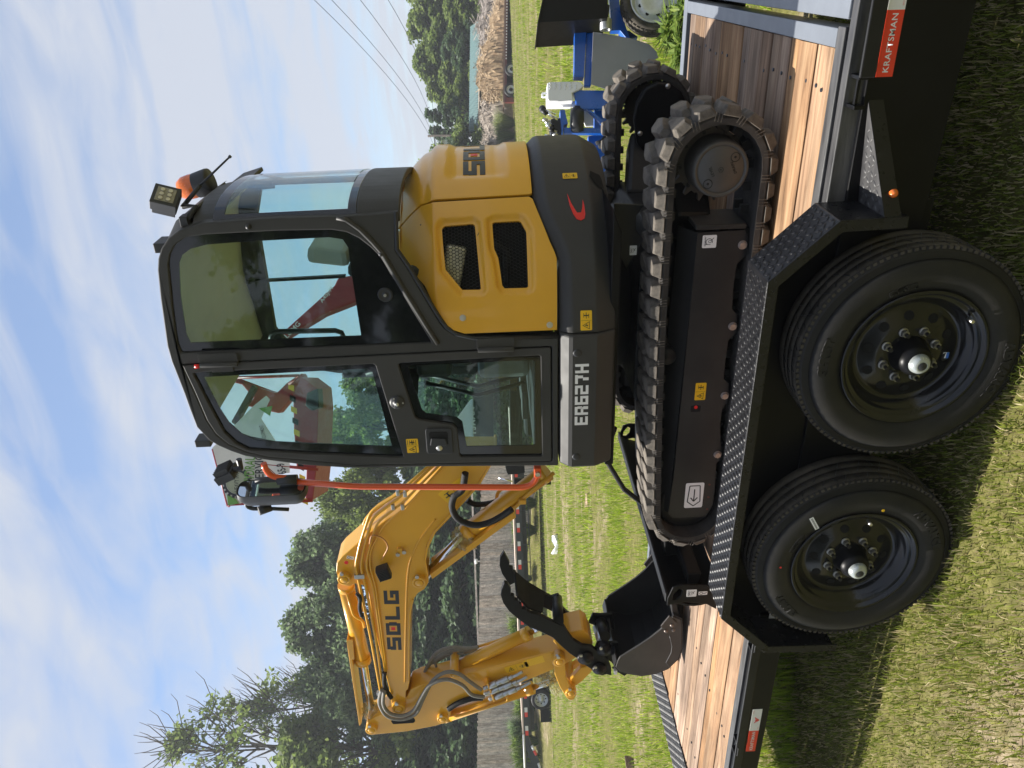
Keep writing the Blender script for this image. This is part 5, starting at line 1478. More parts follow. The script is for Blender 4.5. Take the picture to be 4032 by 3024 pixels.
# black seal along the hood's upper edge
ls = [Vector((p[0], YC + .004, p[1])) for p in nn_([(1552, 836), (1556, 985), (1602, 1052), (1692, 1203), (1730, 1264), (1752, 1294), (1795, 1322), (1862, 1337), (2196, 1331)])]
MB().tube([p + Vector((.004, 0, -.006)) for p in ls], .009, 8).build('rubber_seal', PLASTIC, EX)
ls2 = xz('A', [(1430, 565), (1500, 580), (1600, 650), (1690, 740), (1760, 820), (1900, 1060), (2080, 1350), (2165, 1480)], YC)
MB().tube([(a, YC - .002, b_) for a, b_ in ls2], .010, 8).build('window_rib', CABM, EX)
# front work lamp on the pillar
fc = sp('C', (490, 1240), Y=3.05)
mb = MB(); mb.box(fc, (.04, .09, .09), (Vector((.9, 0, .4)).normalized(), Vector((0, 1, 0)), Vector((-.4, 0, .9)).normalized()))
for k in range(6): mb.box(fc + Vector((.028, -.035 + k * .014, .012)), (.03, .004, .075), (Vector((.9, 0, .4)).normalized(), Vector((0, 1, 0)), Vector((-.4, 0, .9)).normalized()))
q = sp('C', (590, 1150), Y=3.05); mb.tube([fc + Vector((.02, 0, -.03)), q + Vector((-.03, 0, 0)), q + Vector((.02, 0, 0))], .014, 8)
mb.build('work_lamp', PLASTIC, EX, .003)
# mirror on its orange guard bar
YM = 2.99
bar = [sp('D', p, Y=YM) for p in [(1440, 1190), (1440, 1265), (1395, 1325), (1330, 1345), (0, 1338)]] + [sp('C', (1045, 1300), Y=YM)]
MB().tube(bar, .0145, 14, .05).build('guard_bar', ORNG, EX)
c = sp('D', (1440, 1215), Y=YM); mb = MB(); mb.box(c, (.05, .04, .034)); mb.build('bar_bracket', ORNG, EX, .004)
MB()._hex(c + Vector((0, -.02, 0)), Vector((0, -1, 0)), .012, .012).build('bar_bolt', ZINC, EX)
br = [sp('C', p, Y=YM) for p in [(780, 1155), (800, 1215), (850, 1262), (1000, 1275)]]
MB().tube(br, .014, 10, .02).build('mirror_bar', ORNG, EX)
mir = [sp('C', p, Y=YM) for p in [(590, 1370), (620, 1330), (720, 1310), (1040, 1325), (1120, 1370), (1120, 1420), (1040, 1465), (800, 1470), (640, 1445), (590, 1410)]]
mpoly = [tuple(p) for p in smooth_pts([(p.x, p.z) for p in mir], 4, True)]
# mirror head: a rounded shell facing backwards (+X side), seen edge-on
zt_, zb_ = max(p[1] for p in mpoly), min(p[1] for p in mpoly); xm_ = sum(p[0] for p in mpoly) / len(mpoly)
face = round_poly([(YM - .052, zb_), (YM + .052, zb_), (YM + .052, zt_), (YM - .052, zt_)], .045, 6)
mb = MB(); n = len(face); ymc = YM; zmc = (zt_ + zb_) / 2
L0 = [Vector((xm_ + .038, p[0], p[1])) for p in face]
L1 = [Vector((xm_ + .005, ymc + (p[0] - ymc) * 1.02, zmc + (p[1] - zmc) * 1.02)) for p in face]
L2 = [Vector((xm_ - .035, ymc + (p[0] - ymc) * .82, zmc + (p[1] - zmc) * .88)) for p in face]
L3 = [Vector((xm_ - .052, ymc + (p[0] - ymc) * .45, zmc + (p[1] - zmc) * .6)) for p in face]
rot_ = Matrix.Rotation(math.radians(-12), 3, 'Z'); ctr = Vector((xm_, ymc, zmc))
AL = [rot_ @ (q - ctr) + ctr for q in L0 + L1 + L2 + L3]
mb.add(AL, [(k * n + i, k * n + (i + 1) % n, (k + 1) * n + (i + 1) % n, (k + 1) * n + i) for k in range(3) for i in range(n)] + [tuple(range(3 * n, 4 * n))], True)
MI = mb.build('mirror', PLASTIC, EX)
mb = MB(); fl = [rot_ @ (Vector((xm_ + .0365, ymc + (p[0] - ymc) * .93, zmc + (p[1] - zmc) * .95)) - ctr) + ctr for p in face]; mb.add(fl, [tuple(range(n))]); mb.build('mirror_glass', MIRR, MI)
mb = MB()
hp = [sp('C', p, Y=YM) for p in [(640, 1460), (650, 1500), (700, 1515), (760, 1510), (980, 1520)]]
mb.tube(hp[:4], .010, 8, .02); mb.tube(hp[3:], .009, 8)
c = sp('C', (800, 1510), Y=YM); mb.cyl(c + Vector((0, -.02, .03)), c + Vector((0, .01, -.02)), .022, seg=14)
hp = [sp('C', p, Y=YM) for p in [(720, 1300), (780, 1285), (900, 1280), (1045, 1300)]]; mb.tube(hp, .014, 8)
c = sp('C', (960, 1285), Y=YM); mb.cyl(c + Vector((0, 0, .04)), c + Vector((0, 0, -.05)), .023, seg=14)
mb.build('mirror_arm', PLASTIC, MI)

# ---------------- boom, arm, bucket
YB0, YB1 = 3.59, 3.77           # boom plates
JB = lambda pts, Y=YB0: xz('J', pts, Y)
boom_out = JB([(1120, -180), (1010, 10), (840, 195), (735, 305), (690, 400), (675, 480), (690, 560), (690, 625), (665, 665), (625, 690), (600, 725), (582, 800), (574, 1000), (574, 1240), (565, 1285), (550, 1300), (545, 1400), (530, 1440), (500, 1452), (475, 1435), (462, 1395), (448, 1290), (440, 1260), (345, 880), (318, 690), (290, 640), (235, 630), (200, 648), (155, 640), (128, 600), (116, 550), (120, 500), (150, 462), (300, 330), (420, 235), (540, 165), (700, -20), (830, -180)])
BM = ext('boom', boom_out, YB0, YB1, YEL, EX, 0.008, seg=3)
# flange lip along the boom's lower edge
lipl = JB([(1120, -180), (1010, 10), (840, 195), (735, 305), (690, 400), (675, 480), (690, 560)])
ext('flange', lipl + offset_line(lipl, .012)[::-1], YB0 - .014, YB1 + .014, YEL, BM, .003)
lipl = JB([(600, 725), (582, 800), (574, 1000), (574, 1240)])
ext('flange', lipl + offset_line(lipl, .012)[::-1], YB0 - .012, YB1 + .012, YEL, BM, .003)
wl_ = JB([(735, 225), (640, 350), (580, 480), (560, 600), (552, 800), (548, 1000), (545, 1240)])
MB().tube([(a, YB0 - .001, b_) for a, b_ in smooth_pts(wl_, 5)], .006, 6).build('weld_line', YEL, BM)
def boss(rg, p, r, y0, y1, parent, M=YEL, pin=True, name='pin_boss'):
    c = sp(rg, p, Y=y0)
    B_ = MB().lathe([(0, .006), (r * .62, .006), (r * .66, 0), (r * .95, 0), (r, .004), (r, y1 - y0), (0, y1 - y0)], (c.x, y0, c.z), (0, 1, 0), 32).build(name, M, parent)
    if pin:
        MB().lathe([(0, -.004), (r * .5, -.004), (r * .58, -.001), (r * .58, .008)], (c.x, y0, c.z), (0, 1, 0), 24).build('pin', M, parent)
        q = Vector((c.x + r * 1.15, y0 + .01, c.z + r * .2)); MB()._hex(q, Vector((0, -1, 0)), r * .3, .014).build('pin_bolt', ZINC, parent)
    return c
boss('J', (165, 607), .040, YB0 - .035, YB1 + .035, BM)
boss('J', (632, 626), .042, YB0 - .035, YB1 + .035, BM)
boss('J', (505, 1412), .045, YB0 - .035, YB1 + .035, BM)
# lettering on the boom
l0 = sp('J', (524, 1040), Y=YB0); l1 = sp('J', (410, 672), Y=YB0); l2 = sp('J', (436, 1040), Y=YB0); l3 = sp('J', (505, 672), Y=YB0)
mb = MB(); mr_ = MB(); W4 = 4 + 3 * .2
for i, ch in enumerate('SDLG'):
    def fn(a, b_, u, i=i):
        t = (i * 1.2 + a) / W4
        lo = l0.lerp(l3, t); hi = l2.lerp(l1, t); p = lo.lerp(hi, b_); return Vector((p.x, YB0 - .0003 - u * .0012, p.z))
    glyph_mesh(mb, ch, fn)
    if ch == 'D':
        mr_.add([fn(a, b_, 1) for a, b_ in [(.38, .36), (.62, .36), (.62, .64), (.38, .64)]], [(0, 1, 2, 3)])
mb.build('maker_lettering', DECB, BM); mr_.build('red_square', DECR, BM)
c = sp('J', (855, 55), Y=YB0 - .0003)
wd = decal(BM, c, Vector((-.62, 0, .78)), Vector((.78, 0, .62)), .17, .10, DECY, warn_shapes(.17, .10))
c = sp('J', (205, 467), Y=YB0 - .0003); decal(BM, c, (1, 0, -.3), (.3, 0, 1), .022, .042, DECW, ring([(.009 * math.cos(k * .7), .009 + .009 * math.sin(k * .7)) for k in range(9)], .3) + [stroke((0, 0), (0, -.014), .004)])
c = sp('J', (180, 497), Y=YB0); MB().cyl(c, c + Vector((0, -.003, 0)), .012, seg=14).build('red_cap', DECR, BM)
# steel pipes along the boom
def pipe(pts, y, r, M=YEL, name='steel_pipe', parent=BM, f=.05, rg='J'):
    return MB().tube([sp(rg, p, Y=y) for p in pts], r, 10, f).build(name, M, parent)
pipe([(800, -200), (475, 90), (330, 175), (265, 380), (235, 520), (262, 640), (330, 960), (392, 1300)], YB0 - .02, .0085)
pipe([(820, -200), (520, 85), (345, 215), (290, 400), (268, 520), (298, 640), (360, 960), (408, 1300)], YB0 - .018, .0085)
pipe([(850, -200), (540, 115), (370, 250), (320, 420), (300, 520), (345, 640), (420, 1180)], YB0 - .014, .0075)
pipe([(870, -200), (575, 125), (410, 270), (330, 420), (325, 520), (360, 640), (430, 1180)], YB0 - .012, .006)
pipe([(820, -200), (500, 60), (300, 215), (250, 380)], YB1 - .02, .0085)
pipe([(840, -200), (560, 30), (360, 150), (300, 260), (255, 420), (240, 560), (280, 800)], YB0 + .06, .0085)
for p, a in (((500, 62), 0), ((545, 70), 0), ((470, 150), 0), ((530, 150), 0), ((262, 582), 1), ((398, 1308), 1)):
    c = sp('J', p, Y=YB0 - .022); MB().box(c, (.035, .022, .02) if a == 0 else (.03, .02, .06), None).build('pipe_clamp', ZINC, BM, .003)
pipe([(325, 380), (335, 320), (410, 345), (445, 400), (400, 480)], YB0 - .03, .0045, mat('orange_wire', (.45, .20, .05), .5), 'wire')
# boom work lamp
c = sp('J', (412, 560), Y=YB0 - .06)
mb = MB(); lx = Vector((-.25, -.1, .96)).normalized(); ly = Vector((.96, 0, .25)).normalized(); lz = lx.cross(ly)
mb.box(c, (.075, .075, .045), (lx, ly, lz))
for k in range(7): mb.box(c + ly * (-.03 + k * .0105) - lz * .026, (.07, .004, .02), (lx, ly, lz)); mb.box(c + ly * (-.03 + k * .0105) + lz * .026, (.07, .004, .02), (lx, ly, lz))
mb.build('boom_lamp', PLASTIC, BM, .003)
c = sp('J', (515, 425), Y=YB0 - .008); MB().box(c, (.045, .02, .03)).build('lamp_mount', YEL, BM, .004)
for p in ((500, 445), (540, 430)):
    c = sp('J', p, Y=YB0 - .018); MB()._hex(c, Vector((0, -1, 0)), .013, .01).build('mount_bolt', ZINC, BM)
# arm (stick)
YA0, YA1 = 3.60, 3.76
arm_out = JB([(310, 1490), (300, 1530), (315, 1560), (345, 1572), (560, 1550), (740, 1515), (800, 1495), (828, 1455), (835, 1400), (900, 1368), (1090, 1305), (1300, 1235), (1480, 1160), (1560, 1120), (1640, 1075), (1700, 1040), (1715, 1000), (1700, 965), (1660, 955), (1514, 1038), (1200, 1120), (869, 1208), (760, 1238), (640, 1262), (580, 1290), (560, 1330), (440, 1400), (400, 1440)], YA0)
AR = ext('arm', arm_out, YA0, YA1, YEL, EX, .008, seg=3)
ext('slot', round_poly(JB([(455, 1480), (600, 1462), (610, 1480), (600, 1495), (470, 1503)], YA0), .012), YA0 - .001, YA0 - .0003, MATS['void_black'], AR, 0)
boss('J', (335, 1545), .040, YA0 - .03, YA1 + .03, AR)
boss('J', (778, 1478), .036, YA0 - .03, YA1 + .03, AR)
boss('J', (850, 1198), .030, YA0 - .03, YA1 + .03, AR)
boss('J', (1502, 1118), .045, YA0 - .05, YA1 + .05, AR)
# labels on the arm
c = sp('J', (1240, 1150), Y=YA0 - .0003); decal(AR, c, (.0, 0, 1), (-1, 0, 0), .12, .05, DECY) if False else decal(AR, c, Vector((.30, 0, -.95)), Vector((.95, 0, .30)), .155, .055, DECY, [[(a, b_) for a, b_ in s_] for s_ in warn_shapes(.155, .055)])
c = sp('J', (1348, 1112), Y=YA0 - .0003); decal(AR, c, Vector((.30, 0, -.95)), Vector((.95, 0, .30)), .13, .06, DECY)
# quick couplers on the arm
CP = ext('coupler_plate', xz('R', [(365, 560), (385, 560), (470, 775), (455, 790)], YA0 - .03), YA0 - .06, YA0 - .004, YEL, AR, .002)
for (p0, p1) in (((330, 665), (690, 520)), ((340, 735), (745, 580)), ((400, 800), (790, 650))):
    a = sp('R', p0, Y=YA0 - .04); b_ = sp('R', p1, Y=YA0 - .04); d = b_ - a
    mb = MB(); 
    for t0_, t1_, r_ in ((0, .12, .014), (.12, .18, .011), (.2, .45, .021), (.45, .62, .018), (.62, .86, .020), (.86, 1, .014)):
        mb.cyl(a + d * t0_, a + d * t1_, r_, seg=12)
    mb.tube([b_, b_ + d.normalized() * .03, b_ + d.normalized() * .05 + Vector((.02, 0, -.02))], .010, 8)
    mb.build('quick_coupler', GALV, AR, .001)
# cylinders
def cylinder(name, p0, p1, p2, yc, rb, rr, rg='J', par=EX, M=YEL):
    a = sp(rg, p0, Y=yc); b_ = sp(rg, p1, Y=yc); c = sp(rg, p2, Y=yc); d = (b_ - a).normalized()
    mb = MB(); mb.cyl(a, b_, rb, seg=28); mb.cyl(b_ - d * .05, b_ + d * .002, rb * 1.10, seg=28); mb.cyl(a - d * .01, a + d * .03, rb * 1.06, seg=28)
    o = mb.build(name, M, par)
    MB().cyl(b_, c, rr, seg=24).build('rod', CHROME, o)
    return o, a, b_, c
YM_ = (YB0 + YB1) / 2
oc, *_ = cylinder('arm_cylinder', (178, 640), (285, 1112), (335, 1400), YM_ - .02, .048, .024)
gp = JB([(182, 975), (205, 985), (275, 1490), (262, 1505)], YM_ - .07)
ext('rod_guard', gp, YM_ - .085, YM_ + .04, YEL, oc, .003)
ext('rod_guard', JB([(182, 975), (222, 968), (232, 1090), (205, 1090)], YM_ - .075), YM_ - .09, YM_ - .082, YEL, oc, .002)
pipe([(185, 690), (225, 830), (285, 860), (292, 900)], YM_ - .08, .009, YEL, 'steel_pipe', oc)
ob, *_ = cylinder('boom_cylinder', (1420, -60), (925, 310), (655, 600), YM_ - .01, .052, .028)
gd = JB([(1215, 185), (1235, 215), (715, 598), (700, 570)], YM_ - .08)
ext('rod_guard', gd, YM_ - .085, YM_ + .07, YEL, ob, .003)
pipe([(1470, -60), (1290, 90), (1245, 140), (1215, 165)], YM_ - .07, .011, YEL, 'steel_pipe', ob)
c = sp('J', (1275, 112), Y=YM_ - .075); MB().box(c, (.03, .04, .04)).build('pipe_clamp', YEL, ob, .004)
ok, *_ = cylinder('bucket_cylinder', (800, 1455), (1340, 1275), (1520, 1215), YM_, .040, .020)
pipe([(850, 1440), (860, 1455), (1150, 1370), (1185, 1355), (1175, 1320), (1130, 1330)], YM_ - .05, .010, YEL, 'steel_pipe', ok)
ot, *_ = cylinder('thumb_cylinder', (862, 1150), (1320, 935), (1420, 890), YM_ + .02, .042, .018)
pipe([(1000, 1020), (1120, 985), (1260, 930)], YM_ + .08, .010, YEL, 'steel_pipe', ot)
def crumple(c, r, sc, name, parent):
    bm = bmesh.new(); bmesh.ops.create_icosphere(bm, subdivisions=4, radius=1)
    for v in bm.verts:
        p = v.co; k = 1 + .14 * math.sin(9 * p.x + 4 * p.y) * math.sin(7 * p.z - 3 * p.x) + .10 * math.sin(17 * p.y + 5 * p.z) + .06 * math.sin(31 * p.x + 23 * p.z)
        v.co = Vector((p.x * sc[0], p.y * sc[1], p.z * sc[2])) * r * k + c
    me = bpy.data.meshes.new('m'); bm.to_mesh(me); bm.free()
    return put(name, me, FILM, parent)
def crumple_along(reg, p0, p1, y, r, name, parent):
    a = sp(reg, p0, Y=y); b_ = sp(reg, p1, Y=y); d = (b_ - a); L_ = d.length; d.normalize(); s_ = d.orthogonal().normalized(); t_ = d.cross(s_)
    n = 22; m_ = 26; v = []
    for i in range(n):
        q = i / (n - 1); rr = r * (.55 + .6 * math.sin(math.pi * min(1, q * 1.1)) ** .6) if q < .9 else r * .7
        for k in range(m_):
            t = 2 * math.pi * k / m_
            w_ = 1 + .16 * math.sin(5 * t + 9 * q) + .10 * math.sin(9 * t - 23 * q) + .07 * math.sin(14 * t + 41 * q)
            v.append(a + d * (L_ * q) + (s_ * math.cos(t) + t_ * math.sin(t)) * rr * w_)
    f = [(i * m_ + k, i * m_ + (k + 1) % m_, (i + 1) * m_ + (k + 1) % m_, (i + 1) * m_ + k) for i in range(n - 1) for k in range(m_)]
    return put(name, raw(v, f), FILM, parent)
crumple_along('J', (318, 1370), (345, 1480), YM_ - .02, .042, 'plastic_wrap', oc)
crumple_along('J', (885, 390), (960, 290), YM_ - .01, .066, 'plastic_wrap', ob)
crumple_along('J', (1345, 1210), (1500, 1190), YM_, .055, 'plastic_wrap', ok)
crumple_along('J', (1440, 1250), (1530, 1240), YM_, .06, 'plastic_wrap', ok)
# hoses
def hose(pts, y, r, M, name='hose', rg='J', dy=None):
    P_ = []
    for i, p in enumerate(pts):
        P_.append(sp(rg, p, Y=y + (dy[i] if dy else 0)))
    return MB().tube([tuple(q) for q in smooth_pts(P_, 7)], r, 10).build(name, M, EX)
hose([(400, 1290), (385, 1370), (430, 1450), (520, 1472), (610, 1440), (660, 1340), (720, 1230), (800, 1180), (880, 1190), (950, 1240), (1020, 1290)], YA0 - .05, .0125, HOSE)
hose([(415, 1300), (410, 1380), (450, 1435), (530, 1450), (600, 1415), (650, 1330), (700, 1260), (800, 1225), (900, 1260), (960, 1320), (1040, 1335)], YA0 - .07, .0125, HOSE)
for k in range(3):
    hose([(660, 1200), (690, 1130 + k * 12), (740 + k * 14, 1060 + k * 18), (830, 1025 + k * 20), (930, 1030 + k * 12), (1000, 1022)], YM_ + .03 + k * .03, .011, HOSE)
hose([(745, 1160), (735, 1110), (790, 1070), (880, 1065), (910, 1060)], YM_ + .05, .009, HOSE)
hose([(920, -60), (900, 45), (850, 90), (838, 160), (880, 230), (980, 265), (1090, 240), (1210, 165)], YB0 - .05, .019, BHOSE)
hose([(930, 110), (980, 135), (1060, 132), (1115, 118)], YB1 + .02, .017, BHOSE)
hose([(815, 1410), (880, 1370), (960, 1345), (1030, 1340)], YA0 - .02, .018, BHOSE)
hose([(245, 690), (265, 720), (262, 780), (275, 830)], YB0 - .04, .012, BHOSE)
hose([(418, 1180), (415, 1250), (440, 1310), (460, 1340)], YB0 - .02, .014, BHOSE)
pipe([(1110, 120), (1120, 60), (1160, 30), (1230, 20)], YB1, .011, YEL, 'steel_pipe', ob)
# boom foot / swing post seen under the cab front
ext('swing_post', [(-2.00, 1.22), (-2.22, 1.26), (-2.30, 1.42), (-2.22, 1.62), (-2.0, 1.62)], 3.52, 3.84, SATIN, EX, .02)
c = sp('D', (1730, 1200), Y=3.3)
MB().cyl((-2.18, 3.45, 1.30), (-2.18, 3.91, 1.30), .10, seg=28).build('swing_pin', SATIN, EX)
# tipping link
LK = xz('R', [(1210, 250), (1330, 300), (1345, 390), (1350, 480), (1400, 590), (1470, 650), (1480, 700), (1440, 765), (1390, 768), (1355, 735), (1270, 600), (1210, 450), (1195, 320)], YA0 - .03)
LKo = ext('tipping_link', LK, YA0 - .06, YA0 - .03, YEL, EX, .006)
ext('tipping_link', LK, YA1 + .03, YA1 + .06, YEL, EX, .006)
boss('R', (1275, 343), .040, YA0 - .075, YA0 - .0, LKo); boss('R', (1418, 735), .036, YA0 - .075, YA1 + .075, LKo)
LK2 = xz('R', [(1410, 575), (1440, 545), (1540, 430), (1640, 400), (1690, 440), (1670, 480), (1560, 590), (1480, 650)], YA0 - .02)
ext('bucket_link', LK2, YA0 - .01, YA0 + .03, YEL, EX, .005)
ext('bucket_link', xz('R', [(1360, 430), (1420, 400), (1520, 330), (1560, 370), (1450, 440), (1380, 480)], YA1 - .03), YA1 - .03, YA1 + .01, YEL, EX, .005)
# arm nose
nose = xz('L', [(720, 1135), (850, 1070), (985, 1040), (1030, 1070), (1055, 1140), (1050, 1180), (960, 1210), (800, 1230)], YA0 + .02)
ext('arm_nose', nose, YA0 - .005, YA1 + .02, YEL, AR, .012)
# thumb: two curved toothed plates with a cross tube
th_out = xz('L', [(300, 640), (275, 700), (268, 750), (290, 820), (340, 890), (420, 960), (520, 1030), (640, 1080), (720, 1120), (790, 1190), (870, 1260), (930, 1300), (980, 1345), (1050, 1390), (1090, 1435), (1150, 1450), (1190, 1440), (1230, 1450), (1230, 1385), (1200, 1310), (1130, 1250), (1060, 1200), (980, 1190), (900, 1140), (850, 1070), (820, 1020), (760, 1000), (680, 960), (590, 915), (530, 905), (495, 885), (485, 870), (455, 868), (450, 830), (425, 822), (418, 790), (390, 790), (385, 752), (355, 748), (358, 700), (330, 650)], 3.53)
TH = ext('thumb', th_out, 3.52, 3.545, BLK, EX, .004)
th2 = xz('L', [(295, 370), (262, 420), (258, 490), (280, 560), (320, 620), (350, 660), (420, 620), (520, 660), (640, 730), (710, 765), (770, 745), (795, 790), (800, 850), (850, 900), (930, 950), (990, 975), (1010, 1000), (1000, 1030), (920, 1040), (880, 1000), (800, 960), (740, 900), (700, 880), (600, 830), (480, 740), (500, 640), (470, 620), (465, 610), (440, 605), (430, 580), (405, 575), (400, 548), (372, 540), (375, 510), (340, 500), (345, 465)], 3.83)
TH2 = ext('plate', th2, 3.815, 3.84, BLK, TH, .004)
cp_ = [sp('L', p, Y=3.68) for p in [(345, 660), (480, 770), (620, 830), (590, 900), (420, 790)]]
web = xz('L', [(420, 650), (520, 700), (560, 740), (580, 830), (620, 930), (500, 880), (470, 800)], 3.68)
a = sp('L', (760, 790), Y=3.83); b_ = sp('L', (770, 990), Y=3.53); MB().cyl(a, b_, .034, seg=22).build('cross_tube', BLK, TH)
mb = MB(); q0 = [sp('L', p, Y=3.545) for p in [(400, 770), (500, 880), (620, 920), (560, 870)]]; q1 = [sp('L', p, Y=3.815) for p in [(380, 560), (490, 650), (640, 740), (560, 720)]]
mb.add([q0[0], q0[1], q0[2], q1[2], q1[1], q1[0]] + [p + Vector((.01, 0, -.012)) for p in (q0[0], q0[1], q0[2], q1[2], q1[1], q1[0])], [(0, 1, 4, 5), (1, 2, 3, 4), (6, 7, 10, 11), (7, 8, 9, 10), (0, 6, 7, 1), (1, 7, 8, 2), (2, 8, 9, 3), (3, 9, 10, 4), (4, 10, 11, 5), (5, 11, 6, 0)])
mb.build('web_plate', mat('matte_black_steel', (.010, .010, .010), .75, spec=.12), TH, .003)
for p, r_ in (((1010, 1320), .052), ((1130, 1415), .044), ((1175, 1250), .042)):
    c = sp('L', p, Y=3.50)
    MB().lathe([(0, -.01), (r_ * .5, -.01), (r_ * .55, -.004), (r_ * .9, 0), (r_, .006), (r_, .05), (0, .05)], c, (0, 1, 0), 30).build('pin_boss', BLK, TH)
    c = c + Vector((r_ * .8, 0, r_ * .6)); MB()._hex(c, Vector((0, -1, 0)), .010, .01).build('pin_bolt', ZINC, TH)
MB().cyl((sp('L', (1010, 1320), Y=3.5)), sp('L', (1010, 1320), Y=3.5) + Vector((0, .36, 0)), .03, seg=20).build('pin', BLK, TH)
cc_ = sp('L', (960, 1010), Y=3.80); MB().cyl(cc_ + Vector((0, -.03, 0)), cc_ + Vector((0, .05, 0)), .05, seg=24).build('pin_boss', BLK, TH)
# bucket
BY0, BY1 = 3.43, 3.97
bk = xz('L', [(1270, 1390), (1290, 1330), (1310, 1300), (1480, 1195), (1570, 1135), (1660, 1062), (1720, 1000), (1770, 950), (1835, 975), (1845, 1050), (1845, 1230), (1810, 1320), (1720, 1405), (1620, 1445), (1500, 1463), (1380, 1445), (1310, 1425)], BY0)
BK = thing
BKo = ext('bucket', bk, BY0, BY0 + .014, mat('bucket_grey_steel', (.030, .028, .026), .5, col2=(.058, .053, .047), vscale=5, bump=.1, bscale=160), EX, .003)
ext('side_plate', bk, BY1 - .014, BY1, DUSTBLK, BKo, .003)
back = bk[7:] + bk[:2]
ext('shell', back + offset_line(back, -.010)[::-1], BY0 + .006, BY1 - .006, SATIN, BKo, .001)
ext('inner_liner', offset_line(back, .004) + offset_line(back, .0)[::-1], BY0 + .0141, BY1 - .0141, SATIN, BKo, 0) if False else None
mouth = bk[2:8]
# edge strip, side cutters, teeth
for yy in (BY0 - .012, BY1):
    cut = xz('L', [(1660, 1020), (1735, 930), (1800, 990), (1770, 1065), (1715, 1085)], BY0)
    sc_ = ext('side_cutter', cut, yy, yy + .012, mat('worn_brown_steel', (.05, .044, .038), .45, var=.2), BKo, .002)
    for p in ((1705, 1060), (1757, 1010), (1768, 1050)):
        c = sp('L', p, Y=BY0); c.y = yy; MB().lathe([(0, -.01), (.009, -.008), (.012, .0)], c, (0, 1, 0), 12).build('cutter_bolt', mat('brown_bolt', (.16, .13, .11), .4, metal=.6), sc_)
tp = sp('L', (1800, 960), Y=BY0)
for k in range(4):
    yy = BY0 + .06 + k * .14
    mb = MB(); d = Vector((.55, 0, .10)).normalized(); up2 = Vector((-.1, 0, .55)).normalized()
    mb.box(Vector((tp.x, yy, tp.z)) + d * .03, (.10, .055, .035), (d, Vector((0, 1, 0)), up2)); mb.box(Vector((tp.x, yy, tp.z)) + d * .095, (.07, .045, .02), (d, Vector((0, 1, 0)), up2))
    mb.build('tooth', DUSTBLK, BKo, .006)
# ears and quick-hitch of the bucket
ear = xz('L', [(1075, 1240), (1110, 1160), (1180, 1165), (1290, 1160), (1310, 1300), (1275, 1390), (1230, 1330), (1130, 1260)], 3.56)
for yy in (3.545, 3.79):
    ext('ear', ear, yy, yy + .022, BLK, BKo, .004)
ear2 = xz('L', [(1085, 1010), (1110, 985), (1260, 985), (1275, 1160), (1240, 1165), (1230, 1050), (1140, 1010), (1100, 1100)], 3.79)
ext('hitch_plate', ear2, 3.80, 3.82, BLK, BKo, .004)
a = sp('L', (1110, 1040), Y=3.80); b_ = sp('L', (1150, 1180), Y=3.56); MB().cyl(a, b_, .03, seg=20).build('hitch_bar', GALV, BKo)
MB().cyl(a + Vector((.06, 0, -.02)), b_ + Vector((.06, 0, -.02)), .034, seg=20).build('hitch_bar', BLK, BKo)
c = sp('L', (1175, 1250), Y=3.51); MB().lathe([(0, -.006), (.03, -.006), (.034, 0), (.045, 0), (.048, .005), (.048, .05)], c, (0, 1, 0), 28).build('pin_boss', BLK, BKo)
ext('tow_eye', xz('L', [(1240, 1400), (1290, 1400), (1360, 1425), (1370, 1450), (1345, 1465), (1300, 1440)], 3.6), 3.60, 3.62, BLK, BKo, .003)
MB().box(sp('L', (1268, 1420), Y=3.55), (.035, .03, .02)).build('weld_block', DECW, BKo, .002)
wl3 = xz('L', [(1740, 1110), (1750, 1150), (1762, 1205), (1755, 1260), (1710, 1345), (1745, 1395)], BY0)
MB().tube([(a, BY0 - .0005, b_) for a, b_ in wl3], .003, 5).build('weld_bead', WORN, BKo)

# ================================================================== background helpers
H3 = Vector((HR.x, HR.y, 0)); F3 = Vector((HF.x, HF.y, 0))
def at(d, l, z=None):
    """ground spot d metres ahead and l metres to the right"""
    x = HF.x * d + HR.x * l; y = HF.y * d + HR.y * l
    return Vector((x, y, terr(x, y) if z is None else z))
def lat(v): return v.x * HR.x + v.y * HR.y
def slab(name, reg, pts, D, th, M, parent, b=0.004, holes=()):
    """outline on an upright plane facing the viewer, D metres ahead, th thick"""
    loops = [pts] + list(holes); W_ = [[sp(reg, p, D=D) for p in l] for l in loops]
    flat = [v for l in W_ for v in l]; n = len(flat)
    tri = tessellate_polygon([[Vector((lat(v), v.z, 0)) for v in l] for l in W_])
    mb = MB(); f = [tuple(t) for t in tri] + [tuple(i + n for i in t)[::-1] for t in tri]; k0 = 0
    for l in W_:
        for i in range(len(l)):
            a = k0 + i; b_ = k0 + (i + 1) % len(l); f.append((a, b_, b_ + n, a + n))
        k0 += len(l)
    mb.add(flat + [v + F3 * th for v in flat], f)
    return mb.build(name, M, parent, b)
def bar(name, reg, pts, D, r, M, parent, seg=10):
    return MB().tube([sp(reg, p[:2], D=D + (p[2] if len(p) > 2 else 0)) for p in pts], r, seg).build(name, M, parent)
def obox(name, c, dx, dy, dz, M, parent, b=.01):
    """box with its long side across the view; c is the bottom centre"""
    c = Vector(c)
    return MB().box(c + Vector((0, 0, dz / 2)), (dx, dy, dz), (H3, F3, Vector((0, 0, 1)))).build(name, M, parent, b)

